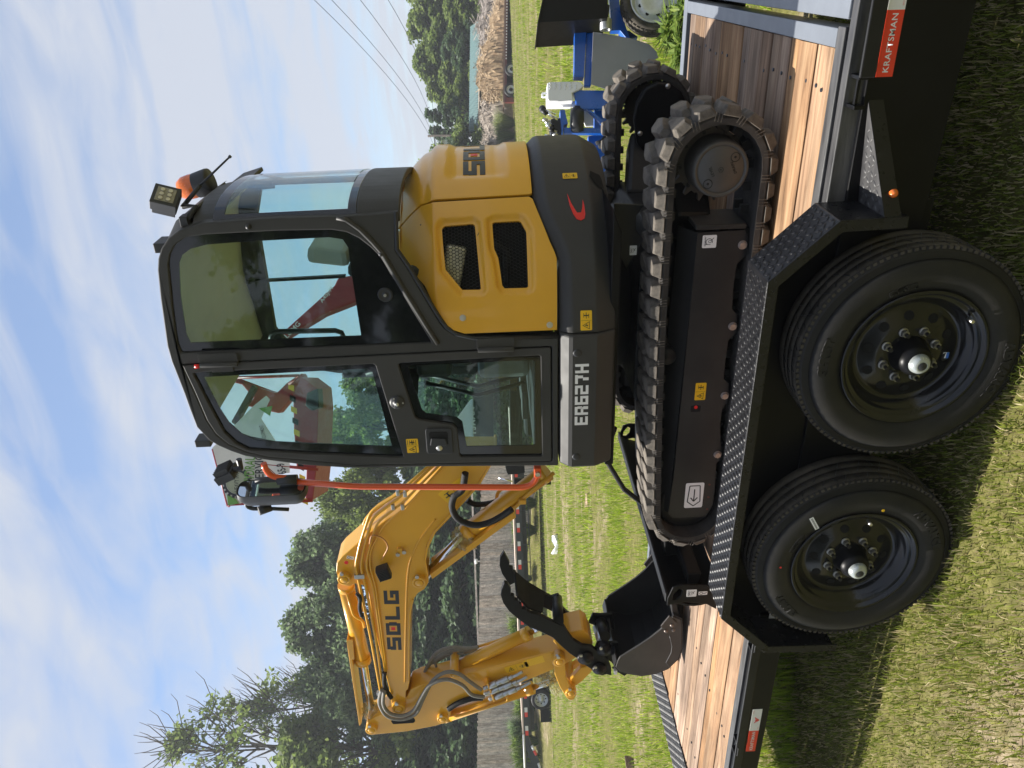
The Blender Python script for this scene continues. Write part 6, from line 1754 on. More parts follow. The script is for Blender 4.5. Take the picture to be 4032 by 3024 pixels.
# ------------------------------------------------------------------ trees
BARK = mat('grey_bark', (0.09, 0.075, 0.06), 0.9, var=0.3, vscale=6, bump=0.6, bscale=14)
LEAF_A = leaf_mat('maple_leaves', [(0, (0.075, 0.115, 0.058)), (.5, (0.13, 0.19, 0.088)), (1, (0.20, 0.27, 0.13))], .55)
LEAF_B = leaf_mat('oak_leaves', [(0, (0.085, 0.125, 0.032)), (.5, (0.15, 0.21, 0.050)), (1, (0.23, 0.29, 0.08))], .55)
LEAF_C = leaf_mat('dark_leaves', [(0, (0.045, 0.078, 0.038)), (.5, (0.075, 0.125, 0.055)), (1, (0.11, 0.17, 0.075))], .45)
def tree_mesh(seed, h, rad, nleaf, lsize, bare=0.0, low=0.25, ncl=46):
    """returns trunk mesh and crown mesh, base at the origin"""
    rg = np.random.default_rng(seed)
    wood = MB()
    wood.tube([(0, 0, -.2), (0.05 * rad, 0, h * .25), (-.04 * rad, .05 * rad, h * .5), (.05 * rad, 0, h * .78)], [h * .022 * (.6 if bare > 0 else 1), h * .017 * (.6 if bare > 0 else 1), h * .011 * (.5 if bare > 0 else 1), h * .003], 9)
    cl = []
    for i in range(ncl):
        a = rg.uniform(0, 2 * np.pi); t = low + (1 - low) * (i + rg.uniform(0, 1)) / ncl
        env = math.sin(math.pi * min(1, (t - low) / (1 - low) * .82 + .18)) ** .75
        rr = rad * env * math.sqrt(rg.uniform(.15, 1.0))
        c = Vector((rr * math.cos(a), rr * math.sin(a), h * t * rg.uniform(.94, 1.0)))
        cl.append((c, rad * rg.uniform(.17, .34)))
        if i % 2 == 0 or bare > 0:
            z0 = max(h * .15, c.z - rr * rg.uniform(.5, .9) - h * .05)
            m1 = Vector((c.x * .5, c.y * .5, (z0 + c.z) / 2 + rg.uniform(0, .05) * h))
            k_w = .45 if bare > 0 else 1.0
            wood.tube([(0, 0, z0), m1, c], [h * .007 * k_w, h * .0045 * k_w, h * .0016 * k_w], 5)
            if bare > 0:
                for q in range(9):
                    e = c + Vector((rg.uniform(-1, 1), rg.uniform(-1, 1), rg.uniform(.2, 1.3))) * rad * .36
                    wood.tube([m1.lerp(c, rg.uniform(.4, 1)), (m1 + e) / 2 * .3 + e * .7 - Vector((0, 0, .1)), e], [h * .0014, h * .0010, h * .0005], 4)
    per = max(8, int(nleaf / ncl)); V = []
    for c, r in cl:
        k = int(per * (1 - bare * rg.uniform(.3, 1.0)))
        if k < 2: continue
        u = rg.normal(0, 1, (k, 3)); u /= np.linalg.norm(u, axis=1)[:, None]
        q = np.array(c) + u * (r * rg.uniform(.35, 1.05, k)[:, None]) * np.array([1.15, 1.15, .72])
        # twigs: leaves gather round sub-centres
        sub = q[rg.integers(0, max(1, k // 9), k)]
        q = sub * .6 + q * .4 + rg.normal(0, r * .10, (k, 3))
        nrm = rg.normal(0, 1, (k, 3)) + np.array([0, 0, .7]); nrm /= np.linalg.norm(nrm, axis=1)[:, None]
        t1 = np.cross(nrm, rg.normal(0, 1, (k, 3))); t1 /= np.linalg.norm(t1, axis=1)[:, None]; t2 = np.cross(nrm, t1)
        s = lsize * rg.uniform(.6, 1.3, k)[:, None]
        V.append(np.stack([q - t1 * s * .5, q - t2 * s * .34 + nrm * s * .08, q + t1 * s * .5, q + t2 * s * .34 + nrm * s * .08], 1))
    V = np.concatenate(V); n = len(V)
    me = bpy.data.meshes.new('crown'); me.vertices.add(4 * n); me.vertices.foreach_set('co', V.ravel())
    me.loops.add(4 * n); me.loops.foreach_set('vertex_index', np.arange(4 * n, dtype=np.int32))
    me.polygons.add(n); me.polygons.foreach_set('loop_start', (np.arange(n) * 4).astype(np.int32))
    me.update(calc_edges=True)
    return wood.mesh(), me
PROTO = {}
def proto(key, *a, **k):
    if key not in PROTO: PROTO[key] = tree_mesh(*a, **k)
    return PROTO[key]
def tree(key, d, l, top, label, leaf, name='broadleaf_tree', group=None, wid=1.0, hproto=10.0, rot=0.0, d_lat=None):
    base = at(d, l); s = (top - base.z) / hproto
    t = thing(name, label, 'tree', base, group)
    w_, c_ = PROTO[key]
    for nm, me, M in (('trunk', w_, BARK), ('crown', c_, leaf)):
        o = bpy.data.objects.new(nm, me); COL.objects.link(o); o.parent = t
        if not me.materials: me.materials.append(M)
        o.material_slots[0].link = 'OBJECT'; o.material_slots[0].material = M
        o.scale = (s * wid, s * wid, s); o.rotation_euler = (0, 0, rot)
    return t
proto('a', 21, 10, 3.0, 36000, .22, ncl=64); proto('b', 22, 10, 3.6, 40000, .22, ncl=70); proto('c', 23, 10, 2.5, 30000, .22, ncl=60)
proto('dead', 24, 10, 2.3, 9000, .15, bare=.80); proto('far', 26, 10, 3.6, 30000, .36, low=.06, ncl=100); proto('far2', 27, 10, 3.0, 26000, .36, low=.05, ncl=90)
proto('pine', 28, 10, 1.7, 14000, .30, low=.05, ncl=70)
def ty(x, y, D): return sp('U', (x, y), D=D)
def place(key, x, y, D, label, leaf, name, group, wid=1.0, rot=0.0):
    p = ty(x, y, D); return tree(key, D, lat(p), p.z, label, leaf, name, group, wid, 10.0, rot)
gl_n = 'trees behind the board fence'
place('dead', 352, 1622, 52, 'half bare tree with dead branches at the far left edge', LEAF_B, 'half_dead_tree', gl_n, 1.0, .3)
place('dead', 505, 1530, 53, 'thin half bare tree right of the taller dead-topped one', LEAF_A, 'half_dead_tree', gl_n, .7, 1.9)
place('a', 600, 1620, 50, 'leafy tree under the bare branches at the far left', LEAF_B, 'broadleaf_tree', gl_n, 1.1, 2.2)
place('b', 655, 1465, 51, 'broad tree left of the excavator arm above the fence', LEAF_A, 'broadleaf_tree', gl_n, .95, .6)
place('c', 612, 1345, 52, 'tall dark tree peaking left of the excavator boom', LEAF_A, 'broadleaf_tree', gl_n, 1.0, 1.1)
place('a', 622, 1215, 53, 'tall tree peaking above the bend of the excavator boom', LEAF_A, 'broadleaf_tree', gl_n, .9, 2.9)
place('c', 700, 1130, 55, 'smaller tree tucked behind the boom right of its bend', LEAF_A, 'broadleaf_tree', gl_n, .9, .2)
place('b', 688, 1078, 50, 'pale green tree between the boom and the orange mirror bar', LEAF_B, 'broadleaf_tree', gl_n, .62, 1.6)
place('a', 705, 930, 52, 'tree seen through the cab door glass', LEAF_B, 'broadleaf_tree', gl_n, .8, 2.4)
place('c', 740, 830, 52, 'tree seen low in the rear side window of the cab', LEAF_B, 'broadleaf_tree', gl_n, 1.0, .9)
# understorey behind the fence
for i, (y, x) in enumerate([(1700, 860), (1600, 880), (1520, 850), (1440, 850), (1370, 840), (1290, 850), (1220, 860), (1150, 870), (1060, 880)]):
    place(('far', 'far2')[i % 2], x, y, 47 + (i % 3), ['leafy undergrowth at the left picture edge above the fence', 'dark undergrowth above the fence, second from the left edge', 'undergrowth above the fence left of the excavator arm', 'undergrowth above the fence under the arm pivot', 'undergrowth above the fence left of the boom lettering', 'undergrowth above the fence behind the boom lettering', 'undergrowth seen under the bend of the boom', 'undergrowth behind the boom cylinder', 'undergrowth between boom foot and orange bar'][i], LEAF_C, 'undergrowth_tree', 'undergrowth behind the board fence', 1.7, i * 1.3)
gr_n = 'trees behind the shed'
for i, (key, x, y, D, wid, lf, lab) in enumerate([
    ('far', 878, -25, 88, 1.5, LEAF_B, 'tall broadleaf tree cut by the right picture edge'), ('far2', 884, 60, 87, 1.6, LEAF_B, 'rounded tree above the right end of the shed'),
    ('far', 896, 130, 86, 1.4, LEAF_B, 'light green tree above the middle of the shed roof'), ('far2', 926, 190, 85, 1.5, LEAF_B, 'lower light green tree above the left end of the shed'),
    ('pine', 916, 248, 80, 1.3, LEAF_C, 'dark conifer-like tree left of the shed roof'), ('pine', 925, 285, 84, 1.3, LEAF_C, 'dark tree beside the utility pole'),
    ('far', 960, 20, 82, 1.6, LEAF_B, 'low leafy tree right behind the shed at the picture edge'), ('far2', 955, 110, 82, 1.6, LEAF_C, 'low dark tree right behind the shed roof'), ('far', 962, 215, 82, 1.5, LEAF_B, 'low leafy tree at the left gable of the shed'),
    ('far2', 950, 330, 82, 1.6, LEAF_C, 'dark tree just behind the excavator hood')]):
    place(key, x, y, D, lab, lf, 'woodland_tree', gr_n, wid, i * 1.1)
for i, (key, x, y, D, wid, lf, lab) in enumerate([
    ('far', 800, 780, 58, 1.5, LEAF_B, 'tree right behind the cab, hidden but for the glass'), ('far2', 820, 660, 60, 1.6, LEAF_B, 'tree behind the rear of the cab'), ('far', 850, 560, 60, 1.6, LEAF_A, 'tree behind the engine hood'), ('far2', 870, 450, 66, 1.6, LEAF_B, 'tree behind the middle of the hood'), ('far', 900, 390, 74, 1.5, LEAF_B, 'tree behind the tail of the hood'), ('far2', 905, 990, 46, 1.5, LEAF_C, 'undergrowth seen low through the cab door'), ('far', 915, 880, 46, 1.6, LEAF_C, 'undergrowth behind the cab seat')]):
    place(key, x, y, D, lab, lf, 'woodland_tree', 'trees behind the excavator', wid, i * .9)
# trees across the field behind the viewer: the cab glass mirrors them
for i, (x, y, top, w_, lab) in enumerate([(-9.5, -13.5, 9.5, 1.1, 'leafy tree mirrored in the upper door glass'), (-5.0, -17, 11, 1.1, 'tree mirrored in the lower door glass'), (0.5, -19, 9, 1.2, 'tree mirrored in the hood panel'), (-15, -12, 10, 1.0, 'tree mirrored at the front of the cab door'), (7, -17, 9, 1.2, 'tree mirrored in the counterweight')]):
    key = 'abcab'[i]; t = thing('broadleaf_tree', lab, 'tree', (x, y, 0), 'trees across the field behind the viewer')
    for nm, me, M in (('trunk', PROTO[key][0], BARK), ('crown', PROTO[key][1], LEAF_A)):
        o = bpy.data.objects.new(nm, me); COL.objects.link(o); o.parent = t; o.scale = (top / 10 * w_, top / 10 * w_, top / 10); o.rotation_euler = (0, 0, i)
        o.material_slots[0].link = 'OBJECT'; o.material_slots[0].material = M

# ------------------------------------------------------------------ board fence
FENCE_M = wood_mat('weathered_fence_boards', (0.58, 0.48, 0.40), (0.76, 0.66, 0.56), (0.38, 0.30, 0.24))
DF = 40.0
fb = thing('board_fence', 'tall weathered wooden board fence behind the far flatbed trailer', 'fence', at(DF, -11))
l_ = -21.5; bi = 0
bmeshes = [box_me(-.5, .5, -.5, .5, 0, 1) for _ in range(1)]
bmeshes[0].materials.append(FENCE_M)
while l_ < -3.4:
    w_ = .140 + .012 * math.sin(bi * 7.3); Xu = 829.5 + l_ / DF * FPX * (2212 / 4032)
    ztop_ = sp('U', (1030 + 7 * (Xu / 479), 1659 - Xu), D=DF).z + .02 * math.sin(bi * 3.1)
    b0 = at(DF, l_)
    o = bpy.data.objects.new('board', bmeshes[0]); COL.objects.link(o); o.parent = fb
    o.matrix_parent_inverse = Matrix.Translation(fb.location).inverted()
    o.location = (b0.x + F3.x * .012 * math.sin(bi * 5.7), b0.y + F3.y * .012 * math.sin(bi * 5.7), b0.z - .1)
    o.rotation_euler = (0, 0, math.atan2(H3.y, H3.x)); o.scale = (w_, .02, ztop_ - b0.z + .1)
    l_ += w_ + .008; bi += 1
for zz_ in (1.3, 2.6):
    c = at(DF + .05, -12.5); obox('rail', (c.x, c.y, c.z + zz_ - .3), 18.0, .04, .09, FENCE_M, fb, 0)
c = sp('R', (1000, 490), D=DF) if False else sp('J', (995, 490), D=DF - .1)
cm = thing('security_camera', 'small white camera on top of the board fence', 'camera', c)
mb = MB(); mb.tube([c + Vector((0, 0, -.15)), c + Vector((0, 0, .06))], .03, 8); mb.build('bracket', WHITE, cm)
mb = MB(); mb.cyl(c + Vector((0, 0, .06)) - H3 * .12, c + Vector((0, 0, .06)) + H3 * .12, .07, seg=14); mb.build('body', WHITE, cm)

# ------------------------------------------------------------------ flatbed trailer behind on the left
DT = 34.5
FB = thing('flatbed_trailer', 'long dark flatbed trailer with red and white tape and loading ramp, far left', 'trailer', at(DT, -11))
dk = mat('dark_green_black_paint', (0.018, 0.024, 0.023), .45, var=.2)
zdk = sp('R', (800, 900), D=DT).z
def lx(reg, p, D): return lat(sp(reg, p, D=D))
lE = lx('R', (820, 1240), DT); lS = lx('K', (900, 200), DT) + 3.0
c = at(DT, (lE + lS) / 2)
def dl(l): return at(DT, l)
obox('deck', (c.x, c.y, zdk - .07), lS - lE, 2.4, .07, mat('pale_deck_wood', (.50, .40, .33), .8, var=.12), FB, .01) if False else None
dkp = MB(); cc_ = at(DT, (lE + lS) / 2); dkp.box((cc_.x + F3.x * 1.2, cc_.y + F3.y * 1.2, zdk - .035), (lS - lE, 2.4, .07), (H3, F3, Vector((0, 0, 1)))); dkp.build('deck', mat('pale_deck_wood', (.52, .42, .35), .8, var=.12), FB)
zf = sp('R', (905, 900), D=DT).z
bm_ = MB(); bm_.box((cc_.x + F3.x * .05, cc_.y + F3.y * .05, (zdk - .07 + zf) / 2), (lS - lE, .12, zdk - .07 - zf), (H3, F3, Vector((0, 0, 1)))); bm_.build('side_beam', dk, FB, .01)
c2 = at(DT + .6, (lE + lS) / 2); bm_ = MB(); bm_.box((c2.x, c2.y, zf - .05), (lS - lE, .25, .28), (H3, F3, Vector((0, 0, 1)))); bm_.build('main_beam', dk, FB, .01)
rl_ = MB(); za = sp('K', (1055, 700), D=DT).z
q = at(DT, lS - 3); q2 = at(DT, lx('J', (1300, 600), DT)); rl_.tube([(q2.x, q2.y, za), (q.x, q.y, za)], .02, 6)
for k in range(7):
    p = q2.lerp(q, k / 6); rl_.tube([(p.x, p.y, za), (p.x, p.y, zf)], .018, 6)
rl_.build('pipe_spool_rail', dk, FB)
for k, yy in enumerate([-60, 180, 420, 660, 900, 1140]):          # tape along the beam
    for half, M in ((0, WHTAPE), (1, REDTAPE)):
        pass
lw_ = lx('R', (860, 955), DT); pitch = lx('R', (860, 725), DT) - lw_
k = -2
while lw_ + k * pitch < lS:
    for half, M in ((0, REDTAPE), (1, WHTAPE)):
        l0_ = lw_ + k * pitch + (half - 1) * pitch * .26
        if l0_ < lE - .1: continue
        p = at(DT - .02, l0_ + pitch * .13); obox('reflector', (p.x, p.y, zdk - .26), pitch * .25, .015, .13, M, FB, 0)
    k += 1
for p in ((1020, 800), (1030, 400)):
    w0 = sp('R', p, D=DT); w0.z = terr(w0.x, w0.y) + .44
    wm = MB(); wm.lathe([(.28, -.10), (.40, -.12), (.445, -.06), (.445, .2), (.28, .22)], w0, F3, 36); wt = wm.build('wheel', TYRE, FB)
    MB().lathe([(.30, -.10), (.285, -.11), (.27, -.06), (.25, .02), (.15, .03), (.13, -.02), (.10, -.03), (.06, -.08), (0, -.08)], w0, F3, 32).build('rim', GALV, wt)
    hm = MB()
    for k in range(8):
        a = k * math.pi / 4; e = H3 * math.cos(a) + Vector((0, 0, 1)) * math.sin(a); hm.cyl(w0 + e * .20 + F3 * .015, w0 + e * .20 + F3 * .03, .03, seg=10)
    hm.build('hand_hole', MATS['void_black'], wt)
obox('mud_flap', at(DT, lx('R', (1000, 1000), DT)), .6, .05, .5, BLK, FB)
slab('ramp', 'R', [(830, 1240), (880, 1250), (1060, 1656), (1150, 1900), (1120, 1900), (840, 1656)], DT, .12, dk, FB, .01, holes=[[(870, 1450), (890, 1460), (885, 1510), (862, 1505)], [(870, 1530), (900, 1535), (920, 1600), (870, 1590)]])
mb = MB(); a = sp('R', (828, 1240), D=DT); b_ = sp('R', (848, 1760), D=DT); mb.tube([a, b_], .05, 6); mb.build('ramp_deck', WHTAPE, FB)
for p0, p1, M in (((930, 1378), (955, 1432), WHTAPE), ((955, 1434), (985, 1492), REDTAPE), ((1012, 1595), (1032, 1650), WHTAPE)):
    a = sp('R', p0, D=DT - .03); b_ = sp('R', p1, D=DT - .03); MB().tube([a, b_], .07, 4).build('reflector', M, FB)

# fountain grasses along the fence
TUFT = leaf_mat('fountain_grass_leaves', [(0, (0.055, 0.10, 0.014)), (.6, (0.13, 0.20, 0.030)), (1, (0.22, 0.28, 0.06))], .4)
def tuft(d, l, h, r, label, n=420, M=TUFT, name='ornamental_grass', cat='grass clump', group='grass clumps along the fence'):
    b0 = at(d, l); rg = np.random.default_rng(int(abs(l) * 100)); v = []; f = []
    for i in range(n):
        a = rg.uniform(0, 2 * math.pi); q = rg.uniform(.15, 1) * r; hh = h * rg.uniform(.55, 1)
        dd = Vector((math.cos(a), math.sin(a), 0)); s = Vector((-math.sin(a), math.cos(a), 0)) * .016
        p0 = dd * q * .12; p1 = dd * q * .45 + Vector((0, 0, hh * .75)); p2 = dd * q + Vector((0, 0, hh * rg.uniform(.65, 1)))
        k = len(v); v += [p0 - s, p0 + s, p1 + s, p1 - s, p2]; f += [(k, k + 1, k + 2, k + 3), (k + 3, k + 2, k + 4)]
    o = put(name, raw(v, f), M); o.location = b0
    return tag(o, label, cat, group)
for (reg, p, h_, r_, lab) in [('J', (1165, 300), 1.5, 1.3, 'grass clump before the fence right of the thumb'), ('J', (1150, 600), 1.0, .8, 'small grass clump before the fence behind the thumb tip'), ('J', (1140, 720), .9, .7, 'small weed clump before the fence above the thumb'), ('J', (1160, 890), 1.6, 1.2, 'grass clump before the fence right of the arm'),
                          ('R', (730, 900), 1.4, 1.3, 'wispy grass clump before the fence left of the arm'), ('R', (720, 1330), 1.7, 1.3, 'grass clump before the fence above the trailer ramp hinge'), ('R', (730, 1530), 1.6, 1.3, 'grass clump before the fence above the ramp'), ('J', (1190, 130), 1.2, 1.0, 'grass clump before the fence beside the orange bar')]:
    tuft(38.2, lx(reg, p, 38.2), h_, r_, lab)
tuft(38.0, lx('R', (700, 1150), 38.0), 1.9, .9, 'dark green weedy bush before the fence left of the arm', 500, LEAF_A, 'weedy_bush', 'bush', 'bushes along the fence')

# ------------------------------------------------------------------ grey roofed house beyond the fence
DHs = 62
hs = thing('grey_roofed_house', 'white house with grey roof beyond the fence under the boom', 'house', at(DHs, lx('K', (450, 560), DHs)))
slab('wall', 'K', [(420, 420), (560, 420), (560, 700), (440, 700)], DHs, 5, mat('white_siding', (.66, .66, .64), .7, var=.04), hs, .0)
slab('roof', 'K', [(290, 560), (360, 470), (440, 430), (440, 720), (330, 760), (230, 640)], DHs - .4, 5.6, mat('grey_shingles', (.17, .165, .18), .85, var=.2, vscale=3), hs, .02)
slab('gutter', 'K', [(436, 425), (448, 425), (448, 725), (436, 725)], DHs - .5, .1, WHITE, hs, 0)
slab('window', 'K', [(470, 550), (520, 550), (520, 600), (470, 600)], DHs - .05, .04, MATS['black_glass_border'], hs, 0)
# ------------------------------------------------------------------ black gooseneck trailer behind the cab
GN = thing('gooseneck_trailer', 'black gooseneck trailer parked beyond the excavator boom foot', 'trailer', at(13, lx('K', (930, 150), 13)))
slab('tool_box', 'K', [(800, 100), (1010, 100), (1015, 170), (940, 185), (830, 190), (815, 160)], 13, .6, SATIN, GN)
slab('neck', 'K', [(850, -900), (985, -900), (985, 110), (860, 110)], 13.1, .4, BLK, GN)
slab('upright', 'K', [(690, -60), (1000, -60), (1040, -20), (1040, 60), (700, 40)], 13.3, .2, BLK, GN)
bar('prop', 'K', [(730, 225), (880, 265)], 13, .012, CHROME, GN)
slab('landing_leg', 'K', [(900, 240), (1300, 240), (1300, 300), (905, 300)], 13.2, .15, BLK, GN)
slab('landing_leg', 'K', [(900, -700), (1300, -700), (1300, -640), (905, -640)], 13.2, .15, BLK, GN)
lb = text_me('KRAFTSMAN', 1.0, 0, .012, 'LEFT', 1.08); a = sp('D', (960, 1010), D=12.98); b_ = sp('D', (935, 640), D=12.98); dvec = (b_ - a)
map_me(lb, lambda c: a + dvec * (c.x / 5.6 - .25) + Vector((0, 0, 1)) * c.y * .14)
put('lettering', lb, DECW, GN)
slab('body', 'D', [(938, 1060), (930, 560), (1090, 540), (1095, 1060)], 13.06, .3, mat('grey_green_panel', (.03, .04, .04), .5), GN)
slab('white_cover', 'D', [(880, 1060), (800, 800), (910, 650), (928, 650), (930, 1060)], 13.2, .3, WHITE, GN)
# ------------------------------------------------------------------ red boom lift
DL = 11.0
LF = thing('boom_lift', 'red boom lift with banner on its basket behind the excavator cab', 'boom lift', at(DL + .8, lx('A', (1530, 700), DL)))
STRIPE_Y = mat('hazard_yellow', (.75, .50, .03), .45, var=.05)
bw = slab('boom', 'A', [(1410, 1060), (1440, 1000), (1530, 985), (1700, 860), (2000, 600), (2200, 600), (2212, 760), (1560, 1180), (1330, 1270), (1000, 1470), (960, 1470), (1010, 1420)], DL + .5, .35, RED, LF, .03)
for txt, p0, p1, hh in (('A45J-H', (1325, 1185), (1405, 1080), .075), ('LGMG', (1070, 1445), (1170, 1340), .10)):
    me = text_me(txt, 1.0, 0, .02); a = sp('A', p0, D=DL + .48); b_ = sp('A', p1, D=DL + .48); u = (b_ - a); w_ = max(v.co.x for v in me.vertices); vv = Vector((0, 0, 1)) - u.normalized() * u.normalized().z; vv.normalize()
    map_me(me, lambda c: a + u * (c.x / w_) + vv * c.y * hh); put('lettering', me, DECW, LF)
slab('jib', 'C', [(480, 500), (560, 480), (700, 640), (640, 700), (900, 760), (1000, 640), (1100, 470), (1080, 440), (960, 520), (880, 600)], DL + .3, .25, RED, LF, .02)
slab('jib_cylinder', 'C', [(520, 830), (560, 860), (720, 560), (690, 530)], DL + .1, .12, SATIN, LF, .02)
slab('basket_floor', 'C', [(1080, 470), (1200, 560), (1215, 720), (1195, 1220), (1170, 1450), (1110, 1450), (1120, 1200), (1040, 1180), (1020, 900), (1010, 520)], DL, 1.0, RED, LF, .02)
slab('control_box', 'C', [(1120, 600), (1210, 560), (1220, 715), (1160, 740), (1110, 700)], DL - .1, .3, SATIN, LF, .02)
for i in range(11):
    y0 = 520 + i * 90
    slab('hazard_stripe', 'C', [(975 + i * 11, y0), (1020 + i * 11, y0 + 22), (1020 + i * 11, y0 + 66), (975 + i * 11, y0 + 44)], DL - .02, .015, STRIPE_Y if i % 2 == 0 else BLK, LF, 0)
for pts in ([(500, 1495), (520, 1480), (760, 1465), (1170, 1450)], [(380, 1040), (500, 1495)], [(760, 1160), (1215, 1205)], [(820, 1190), (900, 1260), (1020, 1300), (1080, 1440)], [(980, 530), (1060, 460), (480, 480)]):
    bar('rail', 'C', [(p[0], p[1]) for p in pts], DL - .03, .022, RED, LF, 8)
bn_pts = [(372, 1035), (440, 1250), (500, 1490), (590, 1470), (780, 1445), (985, 1400), (990, 1100), (830, 640), (760, 800), (600, 900)]
BN = slab('banner', 'C', [(372, 1035), (500, 1490), (600, 1475), (800, 1250), (985, 1230), (985, 1150), (760, 800), (830, 650), (800, 620), (700, 700)], DL - .05, .012, mat('banner_vinyl', (.66, .65, .66), .6, var=.05), LF, 0)
GRN = mat('banner_green', (.13, .30, .06), .6)
slab('green_wedge', 'C', [(490, 1400), (500, 1488), (585, 1472), (560, 1440)], DL - .07, .006, GRN, BN, 0)
slab('green_wedge', 'C', [(740, 720), (850, 700), (830, 780)], DL - .07, .006, GRN, BN, 0)
def btext(txt, p0, p1, hh, M, rg='C', D=DL - .075):
    me = text_me(txt, 1.0, 0, .015); a = sp(rg, p0, D=D); b_ = sp(rg, p1, D=D); u = (b_ - a); xs = [v.co.x for v in me.vertices]; w_ = max(xs); un = u.normalized(); vv = Vector((0, 0, 1)) - un * un.z; vv.normalize()
    map_me(me, lambda c: a + u * (c.x / w_) + vv * c.y * hh); put('lettering', me, M, BN)
btext('HYDRAULIC', (700, 1330), (720, 1010), .20, GRN); btext('SERVICES', (780, 1310), (775, 1010), .17, DECB)
btext('HEAVY IRON', (585, 1380), (580, 1200), .09, DECB); btext('65-9', (960, 1235), (940, 1150), .16, DECB); btext('EQUIPMENT', (800, 960), (775, 850), .08, DECB)
gc = sp('C', (570, 1310), D=DL - .07); gm = MB()
for k in range(20):
    a = k * math.pi / 10; e = H3 * math.cos(a) + Vector((0, 0, 1)) * math.sin(a); t_ = H3 * -math.sin(a) + Vector((0, 0, 1)) * math.cos(a); gm.box(gc + e * .19, (.05, .006, .035), (e, F3, t_))
gm.lathe([(.155, 0), (.185, 0)], gc - F3 * .003, F3, 40); gm.build('gear_emblem', DECB, BN)
MB().lathe([(0, 0), (.15, 0)], gc - F3 * .004, F3, 40).build('emblem_field', mat('emblem_grey', (.30, .33, .26), .6), BN)
# chassis of the lift, behind the excavator
cb = at(DL + .8, lx('A', (1530, 700), DL))
obox('chassis', (cb.x, cb.y, .35), 2.2, 1.6, .4, RED, LF, .05); obox('turret', (cb.x, cb.y, .75), 1.3, 1.2, .7, RED, LF, .05)
mb = MB(); a = cb + Vector((0, 0, 1.3)); b_ = sp('A', (1900, 780), D=DL + .7); mb.box((a + b_) / 2, ((b_ - a).length + .2, .3, .3), ((b_ - a).normalized(), F3, (b_ - a).normalized().cross(F3))); mb.build('riser', RED, LF, .02)
for sx in (-.8, .8):
    for sy in (-.75, .75):
        q = cb + H3 * sx + F3 * sy; q.z = .38; MB().lathe([(0, -.12), (.2, -.12), (.36, -.14), (.39, -.08), (.39, .08), (.36, .14), (.2, .12), (0, .12)], q, F3, 28).build('wheel', TYRE, LF)
# ------------------------------------------------------------------ right background
DS = 62.0
SM = thing('semi_trailer', 'long dark flatbed semi trailer before the wood chip heap, far right', 'trailer', at(DS, lx('N', (1250, 500), DS)))
slab('deck', 'N', [(1190, 1110), (1205, 1110), (1225, -200), (1208, -200)], DS, 2.4, mat('brown_deck_edge', (.20, .13, .10), .8), SM, 0)
slab('side_rail', 'N', [(1205, 1112), (1228, 1112), (1248, -200), (1225, -200)], DS - .01, .1, mat('dark_red_rail', (.10, .02, .02), .5), SM, 0)
slab('frame', 'N', [(1225, 1110), (1290, 1110), (1310, 900), (1290, 600), (1310, 480), (1335, 300), (1340, -200), (1245, -200)], DS + .5, .3, BLK, SM, 0)
k = 0
for y in range(0, 640, 33):
    slab('reflector', 'N', [(1228 - y * .014, y), (1240 - y * .014, y), (1240 - y * .014, y + 16), (1228 - y * .014, y + 16)], DS - .04, .02, WHTAPE if k % 1 == 0 else REDTAPE, SM, 0); k += 1
for p in ((1285, 752), (1276, 975)):
    w0 = sp('N', p, D=DS - .2); r_ = .53
    wt = MB().lathe([(.32, -.02), (.46, -.05), (r_, .02), (r_, .25), (.3, .3)], w0, F3, 30).build('wheel', TYRE, SM)
    MB().lathe([(.34, -.02), (.32, -.05), (.30, .04), (.18, .08), (.16, .02), (0, .0)], w0, F3, 26).build('rim', GALV, wt)
    MB().lathe([(0, -.02), (.14, -.02), (.15, .04)], w0, F3, 20).build('hub', SATIN, wt)
slab('rear_bumper', 'N', [(1210, 1060), (1300, 1060), (1312, 1112), (1215, 1112)], DS, .3, mat('rust_red', (.16, .03, .02), .6), SM, 0)
# wood-chip and brush heap
def heap(name, reg, prof, D, depth, col, col2, label, nst, sc):
    H_ = [sp(reg, p, D=D) for p in prof]; n = len(H_); v = []; f = []; m_ = 14
    P_ = smooth_pts(H_, 5); n = len(P_)
    for j in range(m_ + 1):
        t = j / m_; ang = math.pi * t
        for i, p in enumerate(P_):
            g = at(D, lat(p)).z - .1
            nz = 1 + .10 * math.sin(i * 1.7 + j * 2.3) + .07 * math.sin(i * 3.9 - j * 1.1)
            q = p - F3 * (depth * math.cos(ang)); v.append((q.x, q.y, g + max(.05, p.z - g) * (math.sin(ang) ** .8) * (nz if 0 < j < m_ else 0) + random.uniform(-.05, .05)))
    for j in range(m_):
        for i in range(n - 1): a = j * n + i; f.append((a, a + 1, a + n + 1, a + n))
    T_ = thing(name, label, 'debris heap', at(D, lat(P_[n // 2])), 'debris heaps behind the semi trailer')
    M = mat(name + '_m', col, .95, col2=col2, vscale=2.2, bump=1.0, bscale=9, spec=.1)
    put('mound', raw(v, f, False), M, T_)
    st_ = MB()
    for k in range(nst):
        i = random.randrange(len(v) // 4, 3 * len(v) // 5); p = Vector(v[i]); d = Vector((random.uniform(-1, 1), random.uniform(-1, 1), random.uniform(-.5, .8))).normalized(); L_ = random.uniform(.3, 1.6) * sc
        s_ = d.orthogonal().normalized() * random.uniform(.015, .04)
        t_ = d.cross(s_); st_.add([p - d * L_ / 2 - s_, p - d * L_ / 2 + s_, p + d * L_ / 2 + t_], [(0, 1, 2)])
    o = st_.build('sticks', mat(name + '_sticks', col2, .9, var=.3, vscale=3), T_); o['kind'] = 'stuff'
